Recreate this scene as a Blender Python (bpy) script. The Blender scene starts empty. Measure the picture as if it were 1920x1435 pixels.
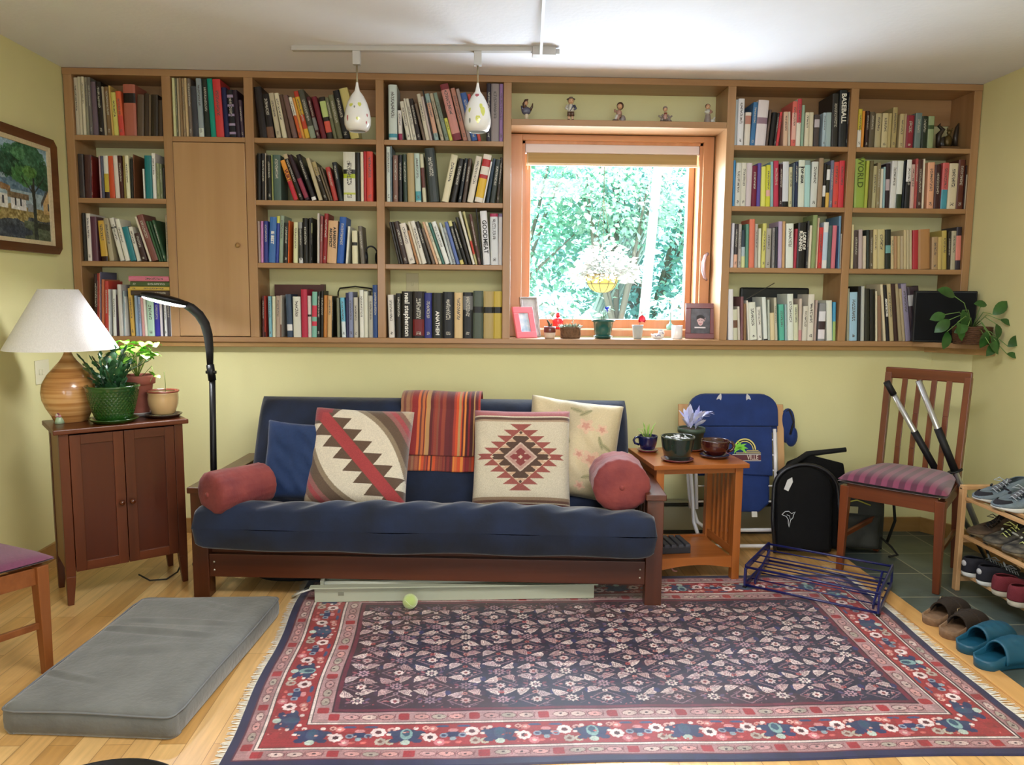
import bpy, math, random
import numpy as np
from mathutils import Matrix, Vector, Euler
C = bpy.context.scene.collection
S = bpy.context.scene
PI = math.pi

# ------------------------------------------------------------------ camera
CAM_Z, YAW, PITCH, ROLL, FPX = 1.38, 2.0, 6.5, 0.5, 1440.0
cd = bpy.data.cameras.new('camera'); cam = bpy.data.objects.new('camera', cd); C.objects.link(cam)
cd.sensor_fit = 'HORIZONTAL'; cd.sensor_width = 36.0; cd.lens = FPX / 1920.0 * 36.0; cd.clip_end = 200
RM = Matrix.Rotation(-math.radians(YAW), 3, 'Z') @ Matrix.Rotation(PI/2 - math.radians(PITCH), 3, 'X') @ Matrix.Rotation(math.radians(ROLL), 3, 'Z')
cam.matrix_world = Matrix.Translation((0, 0, CAM_Z)) @ RM.to_4x4()
S.camera = cam
# ------------------------------------------------------------------ view
S.view_settings.view_transform = 'Standard'; S.view_settings.look = 'None'
S.view_settings.gamma = 1; S.view_settings.use_curve_mapping = False
S.view_settings.exposure = 0.28
# ------------------------------------------------------------------ sky, sun, daylight through the windows
w = bpy.data.worlds.new('sky'); S.world = w; w.use_nodes = True
nt = w.node_tree; bg = nt.nodes['Background']
bg.inputs[0].default_value = (0.72, 0.86, 1.0, 1); bg.inputs[1].default_value = 2.2
sd = bpy.data.lights.new('sun', 'SUN'); sd.energy = 8.0; sd.angle = 0.01; sd.color = (1, 0.97, 0.92)
sun = bpy.data.objects.new('sun', sd); C.objects.link(sun)
sun.rotation_euler = Vector((0.25, 0.45, -1.0)).to_track_quat('-Z', 'Y').to_euler(); sun.location = (0, 8, 9)

def area(name, loc, aim, sx, sy, power, color):
    d = bpy.data.lights.new(name, 'AREA'); d.shape = 'RECTANGLE'; d.size = sx; d.size_y = sy
    d.energy = power; d.color = color
    o = bpy.data.objects.new(name, d); C.objects.link(o); o.location = loc
    o.rotation_euler = Vector(aim).to_track_quat('-Z', 'Z').to_euler()
    return o
area('daylight_through_window', (0.73, 4.72, 1.72), (0, -1, -0.22), 0.95, 0.9, 58, (0.76, 0.87, 1.0))
area('daylight_rear_glass_door', (1.0, -2.35, 1.35), (-0.08, 1, 0.0), 2.6, 1.9, 20, (0.94, 0.97, 1.0))
area('daylight_rear_window', (-1.45, -2.35, 1.55), (0.45, 1, 0.08), 0.9, 1.1, 18, (0.96, 0.98, 1.0))
area('added_overhead_fill', (0.35, 1.65, 2.46), (0, 0.10, -1), 1.15, 1.15, 84, (1.0, 0.98, 0.95))  # added overhead fill for downward light; no such lamp is seen

# ------------------------------------------------------------------ helpers
def lin(c):
    if isinstance(c, str):
        c = c.lstrip('#')
        if len(c) == 3: c = ''.join(a*2 for a in c)
        c = [int(c[i:i+2], 16) / 255 for i in (0, 2, 4)]
    return tuple((x / 12.92 if x <= 0.04045 else ((x + 0.055) / 1.055) ** 2.4) for x in c) + (1.0,)

def ray(x, y):
    return RM @ Vector(((x - 960) / FPX, -(y - 717.5) / FPX, -1.0))
def atY(x, y, Y):
    d = ray(x, y); t = Y / d[1]; return Vector((d[0]*t, Y, CAM_Z + d[2]*t))
def atZ(x, y, Z):
    d = ray(x, y); t = (Z - CAM_Z) / d[2]; return Vector((d[0]*t, d[1]*t, Z))

MATS = {}
def pmat(name, color='888', rough=0.6, metal=0.0, spec=0.4, var=0.0, vscale=20.0, stretch=(1, 1, 1), c2=None,
         bump=0.0, bscale=60.0, coat=0.0, sheen=0.0, emit=None, estr=0.0, attr=None, trans=0.0, sss=0.0, detail=6.0, vlo=0.35, vhi=0.65):
    if name in MATS: return MATS[name]
    m = bpy.data.materials.new(name); m.use_nodes = True; t = m.node_tree; N = t.nodes; L = t.links
    b = N['Principled BSDF']
    b.inputs['Roughness'].default_value = rough; b.inputs['Metallic'].default_value = metal
    b.inputs['Specular IOR Level'].default_value = spec
    b.inputs['Coat Weight'].default_value = coat; b.inputs['Coat Roughness'].default_value = 0.15
    b.inputs['Sheen Weight'].default_value = sheen
    if sheen: b.inputs['Sheen Roughness'].default_value = 0.4
    if trans: b.inputs['Transmission Weight'].default_value = trans
    if sss:
        b.inputs['Subsurface Weight'].default_value = sss; b.inputs['Subsurface Radius'].default_value = (0.02, 0.02, 0.02)
    base = lin(color)
    tc = N.new('ShaderNodeTexCoord'); mp = N.new('ShaderNodeMapping'); L.new(tc.outputs['Object'], mp.inputs[0])
    mp.inputs['Scale'].default_value = stretch
    src = None
    if attr:
        a = N.new('ShaderNodeAttribute'); a.attribute_name = attr; src = a.outputs['Color']
    if c2 or var:
        n = N.new('ShaderNodeTexNoise'); n.inputs['Scale'].default_value = vscale; n.inputs['Detail'].default_value = detail
        L.new(mp.outputs[0], n.inputs['Vector'])
        r = N.new('ShaderNodeMapRange'); r.inputs[1].default_value = vlo; r.inputs[2].default_value = vhi
        L.new(n.outputs[0], r.inputs[0])
        if c2:
            mx = N.new('ShaderNodeMix'); mx.data_type = 'RGBA'
            mx.inputs[6].default_value = base; mx.inputs[7].default_value = lin(c2)
            L.new(r.outputs[0], mx.inputs[0]); src = mx.outputs[2]
        else:
            mm = N.new('ShaderNodeMapRange'); mm.inputs[3].default_value = 1 - var; mm.inputs[4].default_value = 1 + var
            L.new(r.outputs[0], mm.inputs[0])
            mx = N.new('ShaderNodeMix'); mx.data_type = 'RGBA'; mx.blend_type = 'MULTIPLY'; mx.inputs[0].default_value = 1
            mx.inputs[6].default_value = base
            if src: L.new(src, mx.inputs[6])
            L.new(mm.outputs[0], mx.inputs[7]); src = mx.outputs[2]
    if src: L.new(src, b.inputs['Base Color'])
    else: b.inputs['Base Color'].default_value = base
    if bump:
        n2 = N.new('ShaderNodeTexNoise'); n2.inputs['Scale'].default_value = bscale; n2.inputs['Detail'].default_value = 4
        L.new(mp.outputs[0], n2.inputs['Vector'])
        bp = N.new('ShaderNodeBump'); bp.inputs['Strength'].default_value = bump; bp.inputs['Distance'].default_value = 0.01
        L.new(n2.outputs[0], bp.inputs['Height']); L.new(bp.outputs[0], b.inputs['Normal'])
    if emit:
        b.inputs['Emission Color'].default_value = lin(emit); b.inputs['Emission Strength'].default_value = estr
    MATS[name] = m
    return m

def wood(name, c1, c2, axis='x', rough=0.4, coat=0.2, scale=9.0, bump=0.05):
    st = {'x': (0.12, 2.2, 2.2), 'y': (2.2, 0.12, 2.2), 'z': (2.2, 2.2, 0.12)}[axis]
    return pmat(name, c1, rough=rough, c2=c2, vscale=scale, stretch=st, coat=coat, bump=bump, bscale=scale*5, detail=9.0, vlo=0.3, vhi=0.7)

class MB:
    """mesh collector"""
    def __init__(s): s.v = []; s.f = []; s.mi = []; s.col = []; s.sm = []; s.mats = []; s.usecol = False
    def _m(s, m):
        if m is None: return 0
        if m not in s.mats: s.mats.append(m)
        return s.mats.index(m)
    def add(s, vs, fs, m=None, smooth=False, col=None, M=None):
        o = len(s.v); k = s._m(m)
        if M is not None: vs = [M @ Vector(p) for p in vs]
        s.v += [tuple(p) for p in vs]
        for i, f in enumerate(fs):
            s.f.append(tuple(o + j for j in f)); s.mi.append(k); s.sm.append(smooth)
            c = col[i] if (col and isinstance(col, list)) else col
            s.col.append(c or (0.5, 0.5, 0.5, 1));
        if col: s.usecol = True
        return s
    def box(s, x0, x1, y0, y1, z0, z1, m=None, M=None, col=None):
        vs = [(x, y, z) for z in (z0, z1) for y in (y0, y1) for x in (x0, x1)]
        fs = [(0, 2, 3, 1), (4, 5, 7, 6), (0, 1, 5, 4), (2, 6, 7, 3), (0, 4, 6, 2), (1, 3, 7, 5)]
        return s.add(vs, fs, m, False, col, M)
    def bar(s, p, q, wx, wy, m=None, up=(0, 0, 1), w2=None, M=None):
        """rectangular bar from p to q; wx across, wy along up"""
        p = Vector(p); q = Vector(q); d = (q - p).normalized(); u = Vector(up)
        if abs(d.dot(u)) > 0.99: u = Vector((0, 1, 0))
        a = d.cross(u).normalized(); b = a.cross(d).normalized(); vs = []
        for k, e in enumerate((p, q)):
            hx, hy = (wx/2, wy/2) if (k == 0 or w2 is None) else (w2[0]/2, w2[1]/2)
            for sa, sb in ((-1, -1), (1, -1), (1, 1), (-1, 1)): vs.append(e + a*hx*sa + b*hy*sb)
        fs = [(0, 1, 2, 3), (7, 6, 5, 4), (0, 4, 5, 1), (1, 5, 6, 2), (2, 6, 7, 3), (3, 7, 4, 0)]
        return s.add(vs, fs, m, False, None, M)
    def tube(s, pts, r, m=None, n=10, closed=False, cap=True, M=None, smooth=True):
        pts = [Vector(p) for p in pts]; rs = r if isinstance(r, (list, tuple)) else [r]*len(pts)
        K = len(pts); vs = []; prev = None
        for i, p in enumerate(pts):
            if closed: d = pts[(i+1) % K] - pts[i-1]
            else: d = pts[min(i+1, K-1)] - pts[max(i-1, 0)]
            d.normalize()
            if prev is None:
                u = Vector((0, 0, 1)) if abs(d.z) < 0.9 else Vector((1, 0, 0))
                a = d.cross(u).normalized()
            else:
                a = prev - d * prev.dot(d); a.normalize()
            prev = a; b = d.cross(a)
            for j in range(n):
                t = 2*PI*j/n; vs.append(p + (a*math.cos(t) + b*math.sin(t)) * rs[i])
        fs = []
        for i in range(K if closed else K-1):
            i2 = (i+1) % K
            for j in range(n): fs.append((i*n+j, i*n+(j+1) % n, i2*n+(j+1) % n, i2*n+j))
        s.add(vs, fs, m, smooth, None, M)
        if cap and not closed:
            o = len(s.v) - len(vs); k = s._m(m)
            for f in (tuple(o + j for j in range(n))[::-1], tuple(o + (K-1)*n + j for j in range(n))):
                s.f.append(f); s.mi.append(k); s.sm.append(False); s.col.append((.5, .5, .5, 1))
        return s
    def lathe(s, prof, m=None, n=32, M=None, smooth=True, cap=False):
        vs = []; K = len(prof)
        for r, z in prof:
            for j in range(n):
                t = 2*PI*j/n; vs.append((r*math.cos(t), r*math.sin(t), z))
        fs = [(i*n+j, i*n+(j+1) % n, (i+1)*n+(j+1) % n, (i+1)*n+j) for i in range(K-1) for j in range(n)]
        if cap: fs += [tuple(range(n))[::-1], tuple((K-1)*n + j for j in range(n))]
        return s.add(vs, fs, m, smooth, None, M)
    def prism(s, poly, z0, z1, m=None, M=None, smooth=False):
        """extrude an XY polygon (counter-clockwise) from z0 to z1"""
        n = len(poly); vs = [(x, y, z0) for x, y in poly] + [(x, y, z1) for x, y in poly]
        fs = [tuple(range(n))[::-1], tuple(range(n, 2*n))] + [(i, (i+1) % n, n+(i+1) % n, n+i) for i in range(n)]
        return s.add(vs, fs, m, smooth, None, M)
    def ell(s, c, r, m=None, n=16, M=None, e=1.0):
        """(super)ellipsoid"""
        c = Vector(c); vs = []; fs = []
        def sp(v, e): return math.copysign(abs(v)**e, v)
        for i in range(n//2+1):
            ph = -PI/2 + PI*i/(n//2)
            for j in range(n):
                t = 2*PI*j/n
                vs.append((c.x + r[0]*sp(math.cos(ph), e)*sp(math.cos(t), e), c.y + r[1]*sp(math.cos(ph), e)*sp(math.sin(t), e), c.z + r[2]*sp(math.sin(ph), e)))
        for i in range(n//2):
            for j in range(n): fs.append((i*n+j, i*n+(j+1) % n, (i+1)*n+(j+1) % n, (i+1)*n+j))
        return s.add(vs, fs, m, True, None, M)
    def build(s, name, mat=None, parent=None, bevel=0.0, seg=2, loc=None, rot=None, sub=0, color=None):
        me = bpy.data.meshes.new(name); me.from_pydata(s.v, [], s.f)
        mats = s.mats or ([mat] if mat else [])
        for m in mats: me.materials.append(m)
        if s.mats: me.polygons.foreach_set('material_index', s.mi)
        me.polygons.foreach_set('use_smooth', s.sm)
        if s.usecol:
            a = me.color_attributes.new('Col', 'FLOAT_COLOR', 'CORNER')
            d = []
            for f, c in zip(s.f, s.col): d += list(c) * len(f)
            a.data.foreach_set('color', d)
        me.update()
        o = bpy.data.objects.new(name, me); C.objects.link(o)
        if parent: o.parent = parent
        if loc is not None: o.location = loc
        if rot is not None: o.rotation_euler = rot
        if bevel:
            b = o.modifiers.new('bevel', 'BEVEL'); b.width = bevel; b.segments = seg; b.limit_method = 'ANGLE'; b.angle_limit = 0.7
            b.harden_normals = False
        if sub:
            q = o.modifiers.new('sub', 'SUBSURF'); q.levels = sub; q.render_levels = sub
        return o

def thing(name, label, cat, loc=(0, 0, 0), rotz=0, group=None):
    o = bpy.data.objects.new(name, None); o.empty_display_size = 0.05; C.objects.link(o)
    o.location = loc; o.rotation_euler = (0, 0, rotz); o['label'] = label; o['category'] = cat
    if group: o['group'] = group
    return o
def tag(o, label, cat, group=None):
    o['label'] = label; o['category'] = cat
    if group: o['group'] = group
    return o
def struct(o): o['kind'] = 'structure'; return o
def copy_tree(o, parent=None):
    c = o.copy(); C.objects.link(c); c.parent = parent
    for ch in list(o.children):
        d = copy_tree(ch, c); d.matrix_parent_inverse = ch.matrix_parent_inverse.copy()
    return c
def text(name, body, size, mat, parent=None, M=None, sx=1.0, thick=0.0006, bold=0.0):
    """lettering as a mesh, centred on its origin, in its XY plane"""
    cu = bpy.data.curves.new(name, 'FONT'); cu.body = body; cu.size = size; cu.align_x = 'CENTER'; cu.align_y = 'CENTER'
    cu.extrude = thick; cu.resolution_u = 2; cu.offset = bold
    ob = bpy.data.objects.new(name, cu); C.objects.link(ob)
    dg = bpy.context.evaluated_depsgraph_get(); me = bpy.data.meshes.new_from_object(ob.evaluated_get(dg))
    bpy.data.objects.remove(ob); me.name = name; me.materials.clear(); me.materials.append(mat)
    T = (M or Matrix()) @ Matrix.Diagonal((sx, 1, 1, 1)); me.transform(T)
    o = bpy.data.objects.new(name, me); C.objects.link(o)
    if parent: o.parent = parent
    return o
def T(x=0, y=0, z=0): return Matrix.Translation((x, y, z))
def RX(a): return Matrix.Rotation(math.radians(a), 4, 'X')
def RY(a): return Matrix.Rotation(math.radians(a), 4, 'Y')
def RZ(a): return Matrix.Rotation(math.radians(a), 4, 'Z')
def frame_M(o, ax, az):
    """matrix whose X axis runs along ax and Z axis along az"""
    x = Vector(ax).normalized(); z = Vector(az).normalized(); y = z.cross(x).normalized(); x = y.cross(z)
    M = Matrix((x, y, z)).transposed().to_4x4(); M.translation = Vector(o); return M

def glass_mat(name, tint=(1, 1, 1), gloss=0.08):
    m = bpy.data.materials.new(name); m.use_nodes = True; t = m.node_tree; N = t.nodes; L = t.links
    N.remove(N['Principled BSDF']); out = N['Material Output']
    a = N.new('ShaderNodeBsdfTransparent'); a.inputs[0].default_value = (*tint, 1)
    g = N.new('ShaderNodeBsdfGlossy'); g.inputs['Roughness'].default_value = 0.02
    x = N.new('ShaderNodeMixShader'); x.inputs[0].default_value = gloss
    L.new(a.outputs[0], x.inputs[1]); L.new(g.outputs[0], x.inputs[2]); L.new(x.outputs[0], out.inputs[0])
    return m
# ================================================================== ROOM SHELL
XL, XR, YB, YU, YF, ZC = -2.235, 2.72, 4.38, 4.50, -2.6, 2.55
YS = 4.27                                   # front plane of the built-in bookcase
Z_SH = [2.205, 1.878, 1.543, 1.138]         # upper faces of the shelves
wall_m = pmat('yellow_wall_paint', 'dcd7a2', rough=0.75, var=0.02, vscale=3, bump=0.06, bscale=180)
ceil_m = pmat('white_ceiling_paint', 'e2e4ec', rough=0.85, var=0.025, vscale=2.5, bump=0.12, bscale=40)
maple = wood('maple_shelf_wood', 'a9825a', '966f48', 'x', rough=0.45)
maple_z = wood('maple_upright_wood', 'a9825a', '966f48', 'z', rough=0.45)
fir = wood('fir_window_wood', 'cc9468', 'bb8052', 'x', rough=0.4)
fir_z = wood('fir_window_wood_upright', 'cc9468', 'bb8052', 'z', rough=0.4)
base_m = wood('baseboard_wood', 'a8824f', '96703f', 'x', rough=0.5)

# wood floor: planks running away from the viewer at an angle, every plank its own tone
def floor_mat():
    m = bpy.data.materials.new('maple_plank_floor'); m.use_nodes = True; t = m.node_tree; N = t.nodes; L = t.links
    b = N['Principled BSDF']; b.inputs['Roughness'].default_value = 0.32; b.inputs['Coat Weight'].default_value = 0.15
    tc = N.new('ShaderNodeTexCoord'); mp = N.new('ShaderNodeMapping'); L.new(tc.outputs['Object'], mp.inputs[0])
    mp.inputs['Rotation'].default_value = (0, 0, math.radians(90))
    br = N.new('ShaderNodeTexBrick'); L.new(mp.outputs[0], br.inputs['Vector'])
    br.inputs['Scale'].default_value = 1.0; br.inputs['Brick Width'].default_value = 0.95; br.inputs['Row Height'].default_value = 0.083
    br.inputs['Mortar Size'].default_value = 0.0012; br.inputs['Mortar Smooth'].default_value = 0.3; br.offset = 0.37; br.inputs['Bias'].default_value = 0.0
    br.inputs['Color1'].default_value = (0, 0, 0, 1); br.inputs['Color2'].default_value = (1, 1, 1, 1); br.inputs['Mortar'].default_value = (0.3, 0.3, 0.3, 1)
    cr = N.new('ShaderNodeValToRGB'); e = cr.color_ramp
    e.elements[0].position = 0.0; e.elements[0].color = lin('b98c50'); e.elements[1].position = 1.0; e.elements[1].color = lin('dcb67c')
    for p, c in ((0.25, 'c89c60'), (0.5, 'd0a468'), (0.8, 'd8b076')):
        q = e.elements.new(p); q.color = lin(c)
    L.new(br.outputs['Color'], cr.inputs[0])
    mp2 = N.new('ShaderNodeMapping'); L.new(tc.outputs['Object'], mp2.inputs[0]); mp2.inputs['Scale'].default_value = (9, 0.8, 1)
    n = N.new('ShaderNodeTexNoise'); n.inputs['Scale'].default_value = 5; n.inputs['Detail'].default_value = 8; L.new(mp2.outputs[0], n.inputs[0])
    r = N.new('ShaderNodeMapRange'); r.inputs[1].default_value = 0.3; r.inputs[2].default_value = 0.7; r.inputs[3].default_value = 0.82; r.inputs[4].default_value = 1.12
    L.new(n.outputs[0], r.inputs[0])
    mx = N.new('ShaderNodeMix'); mx.data_type = 'RGBA'; mx.blend_type = 'MULTIPLY'; mx.inputs[0].default_value = 1
    L.new(cr.outputs[0], mx.inputs[6]); L.new(r.outputs[0], mx.inputs[7])
    mo = N.new('ShaderNodeMix'); mo.data_type = 'RGBA'; mo.inputs[7].default_value = lin('5a3c1e')
    ms = N.new('ShaderNodeMath'); ms.operation = 'MULTIPLY'; ms.inputs[1].default_value = 0.6; L.new(br.outputs['Fac'], ms.inputs[0])
    L.new(ms.outputs[0], mo.inputs[0]); L.new(mx.outputs[2], mo.inputs[6]); L.new(mo.outputs[2], b.inputs['Base Color'])
    return m
def tile_mat():
    m = bpy.data.materials.new('slate_floor_tile'); m.use_nodes = True; t = m.node_tree; N = t.nodes; L = t.links
    b = N['Principled BSDF']; b.inputs['Roughness'].default_value = 0.38
    tc = N.new('ShaderNodeTexCoord'); mp = N.new('ShaderNodeMapping'); L.new(tc.outputs['Object'], mp.inputs[0])
    mp.inputs['Location'].default_value = (-1.90, -0.32, 0)
    br = N.new('ShaderNodeTexBrick'); L.new(mp.outputs[0], br.inputs['Vector'])
    br.inputs['Scale'].default_value = 1.0; br.inputs['Brick Width'].default_value = 0.305; br.inputs['Row Height'].default_value = 0.305
    br.inputs['Mortar Size'].default_value = 0.004; br.offset = 0; br.inputs['Color1'].default_value = (0, 0, 0, 1); br.inputs['Color2'].default_value = (1, 1, 1, 1)
    n = N.new('ShaderNodeTexNoise'); n.inputs['Scale'].default_value = 7; n.inputs['Detail'].default_value = 9; L.new(tc.outputs['Object'], n.inputs[0])
    ad = N.new('ShaderNodeMix'); ad.data_type = 'RGBA'; ad.inputs[0].default_value = 0.55; L.new(br.outputs['Color'], ad.inputs[6]); L.new(n.outputs[0], ad.inputs[7])
    cr = N.new('ShaderNodeValToRGB'); e = cr.color_ramp; e.elements[0].position = 0.15; e.elements[0].color = lin('3c4340'); e.elements[1].position = 0.85; e.elements[1].color = lin('66705f')
    q = e.elements.new(0.5); q.color = lin('4a5553'); L.new(ad.outputs[2], cr.inputs[0])
    mo = N.new('ShaderNodeMix'); mo.data_type = 'RGBA'; mo.inputs[7].default_value = lin('8e8c78'); L.new(br.outputs['Fac'], mo.inputs[0]); L.new(cr.outputs[0], mo.inputs[6])
    L.new(mo.outputs[2], b.inputs['Base Color'])
    bp = N.new('ShaderNodeBump'); bp.inputs['Strength'].default_value = 0.25; bp.inputs['Distance'].default_value = 0.01; L.new(n.outputs[0], bp.inputs['Height']); L.new(bp.outputs[0], b.inputs['Normal'])
    return m
XT = 1.905                                   # wood floor ends, slate begins
struct(MB().box(XL-.2, XT, YF-.2, YU, -0.1, 0).build('floor', floor_mat()))
struct(MB().box(XT, XR+.2, YF-.2, YU, -0.1, 0).build('floor', tile_mat()))
struct(MB().box(XT-0.075, XT+0.012, 0.4, YB, 0.0, 0.010).build('trim_1', wood('threshold_wood', 'cf9f62', 'b98a50', 'y'), bevel=0.003))
struct(MB().box(XL-.2, XR+.2, YF-.2, 4.8, ZC, ZC+.15).build('ceiling', ceil_m))
struct(MB().box(XL-.2, XL, YF-.2, 4.8, 0, ZC).build('wall_left', wall_m))
struct(MB().box(XR, XR+.2, YF-.2, 4.8, 0, ZC).build('wall_right', wall_m))
# back wall: a thicker lower part with a splayed corner on the right, the upper part set back behind the bookcase
XA, YC = 2.60, 4.19
m = MB(); m.prism([(XL, YB), (XA, YB), (XR, YC), (XR, YU), (XL, YU)], 0, 1.10)
struct(m.build('wall_back_lower', wall_m))
WX0, WX1, WZ0, WZ1 = 0.205, 1.245, 1.165, 2.256
m = MB()
m.box(XL, WX0, YU, 4.78, 1.08, ZC).box(WX1, XR, YU, 4.78, 1.08, ZC).box(WX0, WX1, YU, 4.78, 1.08, WZ0).box(WX0, WX1, YU, 4.78, WZ1, ZC)
struct(m.build('wall_back_upper', wall_m))
# rear wall behind the viewer with a glass door and a window
m = MB()
m.box(XL, -1.95, YF-.2, YF, 0, ZC).box(-0.95, -0.35, YF-.2, YF, 0, ZC).box(2.4, XR, YF-.2, YF, 0, ZC)
m.box(-1.95, -0.95, YF-.2, YF, 0, 0.95).box(-1.95, -0.95, YF-.2, YF, 2.15, ZC).box(-0.35, 2.4, YF-.2, YF, 2.35, ZC)
struct(m.build('wall_rear', wall_m))
gl = glass_mat('window_glass', (0.97, 0.985, 0.98), 0.012)
for n, (a, b, z0, z1) in (('window_2', (-1.95, -0.95, 0.95, 2.15)), ('door_1', (-0.35, 2.4, 0.0, 2.35))):
    e = struct(bpy.data.objects.new(n, None)); C.objects.link(e)
    fr = MB()
    for x in ([a, b-.06] + ([(a+b)/2-.03] if n == 'door_1' else [])): fr.box(x, x+.06, YF-.12, YF-.05, z0, z1)
    fr.box(a, b, YF-.12, YF-.05, z1-.06, z1).box(a, b, YF-.12, YF-.05, z0, z0+.06)
    fr.build('frame', fir_z, e); MB().box(a+.05, b-.05, YF-.09, YF-.084, z0+.05, z1-.05).build('glass', gl, e)

# baseboards
def baseboard(name, pts, h=0.085, th=0.016):
    m = MB()
    for (x0, y0), (x1, y1) in zip(pts[:-1], pts[1:]):
        d = Vector((x1-x0, y1-y0, 0)).normalized(); n = Vector((d.y, -d.x, 0)) * th
        a, b = Vector((x0, y0, 0)), Vector((x1, y1, 0))
        vs = [a, b, b+n, a+n]; vs = vs + [v + Vector((0, 0, h)) for v in vs]
        m.add(vs, [(0, 1, 2, 3), (7, 6, 5, 4), (0, 4, 5, 1), (1, 5, 6, 2), (2, 6, 7, 3), (3, 7, 4, 0)])
    return struct(m.build(name, base_m))
baseboard('baseboard_back', [(XL, YB), (XA, YB), (XR, YC)])
baseboard('baseboard_right', [(XR, YC), (XR, YF)])
baseboard('baseboard_left', [(XL, YF), (XL, YB)])

# ------------------------------------------------------------------ window over the sill
win = struct(bpy.data.objects.new('window_1', None)); C.objects.link(win); win.location = (0, 0, 0)
m = MB()                                     # flat casing round the opening
m.box(0.137, WX0, YU-.022, YU, 1.140, 2.288).box(WX1, 1.303, YU-.022, YU, 1.140, 2.288)
m.build('casing', fir_z, win, bevel=0.002)
MB().box(WX0, WX1, YU-.022, YU, WZ1, 2.288).build('casing', fir, win, bevel=0.002)
m = MB(); m.box(WX0, WX0+.016, YU, 4.74, WZ0, WZ1).box(WX1-.016, WX1, YU, 4.74, WZ0, WZ1).box(WX0, WX1, YU, 4.74, WZ1-.016, WZ1).box(WX0, WX1, YU-.004, 4.74, WZ0-.02, WZ0+.016)
m.build('jamb', fir_z, win)
m = MB(); sx0, sx1, sz0, sz1 = WX0+.018, WX1-.018, WZ0+.02, WZ1-.018
m.box(sx0, sx0+.034, 4.60, 4.66, sz0, sz1).box(sx1-.034, sx1, 4.60, 4.66, sz0, sz1)
m.box(sx0+.034, sx1-.034, 4.60, 4.66, sz0, sz0+.055).box(sx0+.034, sx1-.034, 4.60, 4.66, sz1-.055, sz1)
m.build('sash', fir_z, win, bevel=0.003)
m = MB(); m.box(sx0+.034, sx0+.039, 4.595, 4.64, sz0+.055, sz1).box(sx1-.039, sx1-.034, 4.595, 4.64, sz0+.055, sz1)
m.build('glazing_bead', pmat('white_vinyl', 'e8e8ea', rough=0.4), win)
MB().box(sx0+.03, sx1-.03, 4.634, 4.638, sz0+.05, sz1-.05).build('glass', gl, win)
m = MB(); hp = [(1.288, 4.40, 1.60), (1.272, 4.395, 1.585), (1.262, 4.39, 1.545), (1.262, 4.39, 1.50), (1.272, 4.395, 1.46), (1.288, 4.40, 1.445)]
m.tube(hp, [.009, .010, .012, .012, .009, .005])
# window latch on the right casing
m.build('window_handle', pmat('pale_metal', 'd8c8dc', rough=0.3, metal=0.6), win, loc=(0.0, 0.075, 0.03))
# roller shade hanging in the opening
bl = thing('roller_shade', 'beige roller shade rolled up under a white headrail in the window', 'blind', (0.725, 4.54, 2.128))
MB().box(-.502, .502, -.03, .035, .065, .118).build('headrail', pmat('white_headrail', 'd9d2d6', rough=0.5), bl, bevel=0.003)
m = MB(); m.box(-.494, .494, -.012, -.008, .010, .066).build('shade_cloth', pmat('beige_shade_cloth', 'a98f5f', rough=0.8, var=0.08, vscale=8, stretch=(.2, 1, 9)), bl)
MB().box(-.497, .497, -.016, -.003, -.004, .010).build('bottom_rail', pmat('cream_rail', 'ead9bd', rough=0.5), bl, bevel=0.002)
MB().tube([(-.488, -.02, .10), (-.488, -.022, -.03)], .0022, n=6).build('cord', pmat('cream_rail'), bl)

# ================================================================== BOOKCASE
bc = thing('built_in_bookcase', 'long maple wall bookcase with seven bays built around the window', 'bookcase', (0, 0, 1.078))
ZB = 1.078
def part(name, x0, x1, y0, y1, z0, z1, mat=maple, bev=0.0025):
    return MB().box(x0, x1, y0, y1, z0-ZB, z1-ZB).build(name, mat, bc, bevel=bev)
ST = [(-2.228, -2.184), (-1.719, -1.673), (-1.290, -1.242), (-0.594, -0.551), (0.091, 0.134), (1.308, 1.353), (1.986, 2.030), (2.671, 2.715)]
for a, b in ST: part('upright', a, b, YS, YU-.002, 1.138, 2.514, maple_z)
part('top_rail', XL+.002, XR-.003, YS, YU-.002, 2.514, ZC-.002)
part('bottom_shelf', XL+.002, 2.715, YS, YU-.002, 1.110, 1.138)
part('ledge_moulding', XL+.002, 2.56, YS+.02, YB-.001, 1.083, 1.110, base_m)
BAYS = [(ST[i][1], ST[i+1][0]) for i in range(7)]
for i in (0, 2, 3, 5, 6):
    a, b = BAYS[i]
    for z in Z_SH[:3]: part('shelf', a, b, YS+.001, YU-.003, z-.027, z)
    part('back_rail', a, b, YU-.02, YU-.003, 2.37, 2.514)
a, b = BAYS[1]; part('shelf', a, b, YS+.001, YU-.003, Z_SH[0]-.027, Z_SH[0]); part('back_rail', a, b, YU-.02, YU-.003, 2.37, 2.514)
a, b = BAYS[4]; part('figurine_shelf', a, b, YS+.001, YU-.003, 2.291, 2.325)
# cupboard door with its knot
dm = wood('birch_door_wood', 'b08a60', 'a27a50', 'z', rough=0.45, scale=5)
d = MB().box(-1.670, -1.292, YS-.004, YS+.015, 1.142-ZB, 2.174-ZB).build('cupboard_door', dm, bc, bevel=0.002)
MB().ell((-1.342, YS-.012, 1.635-ZB), (.013, .012, .013), pmat('knob_wood', '9a7446', rough=.5)).build('knob', None, d)
# corner ledge under the speaker
m = MB(); m.prism([(2.42, YS-.0005), (2.717, YS-.30), (2.717, YS-.0005)], 1.110-ZB, 1.138-ZB); m.build('corner_ledge', maple, bc, bevel=0.002)
m = MB(); m.prism([(2.50, YS+.019), (2.717, YS-.27), (2.717, YS+.019)], 1.078-ZB, 1.1095-ZB); m.build('corner_moulding', base_m, bc)
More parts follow.
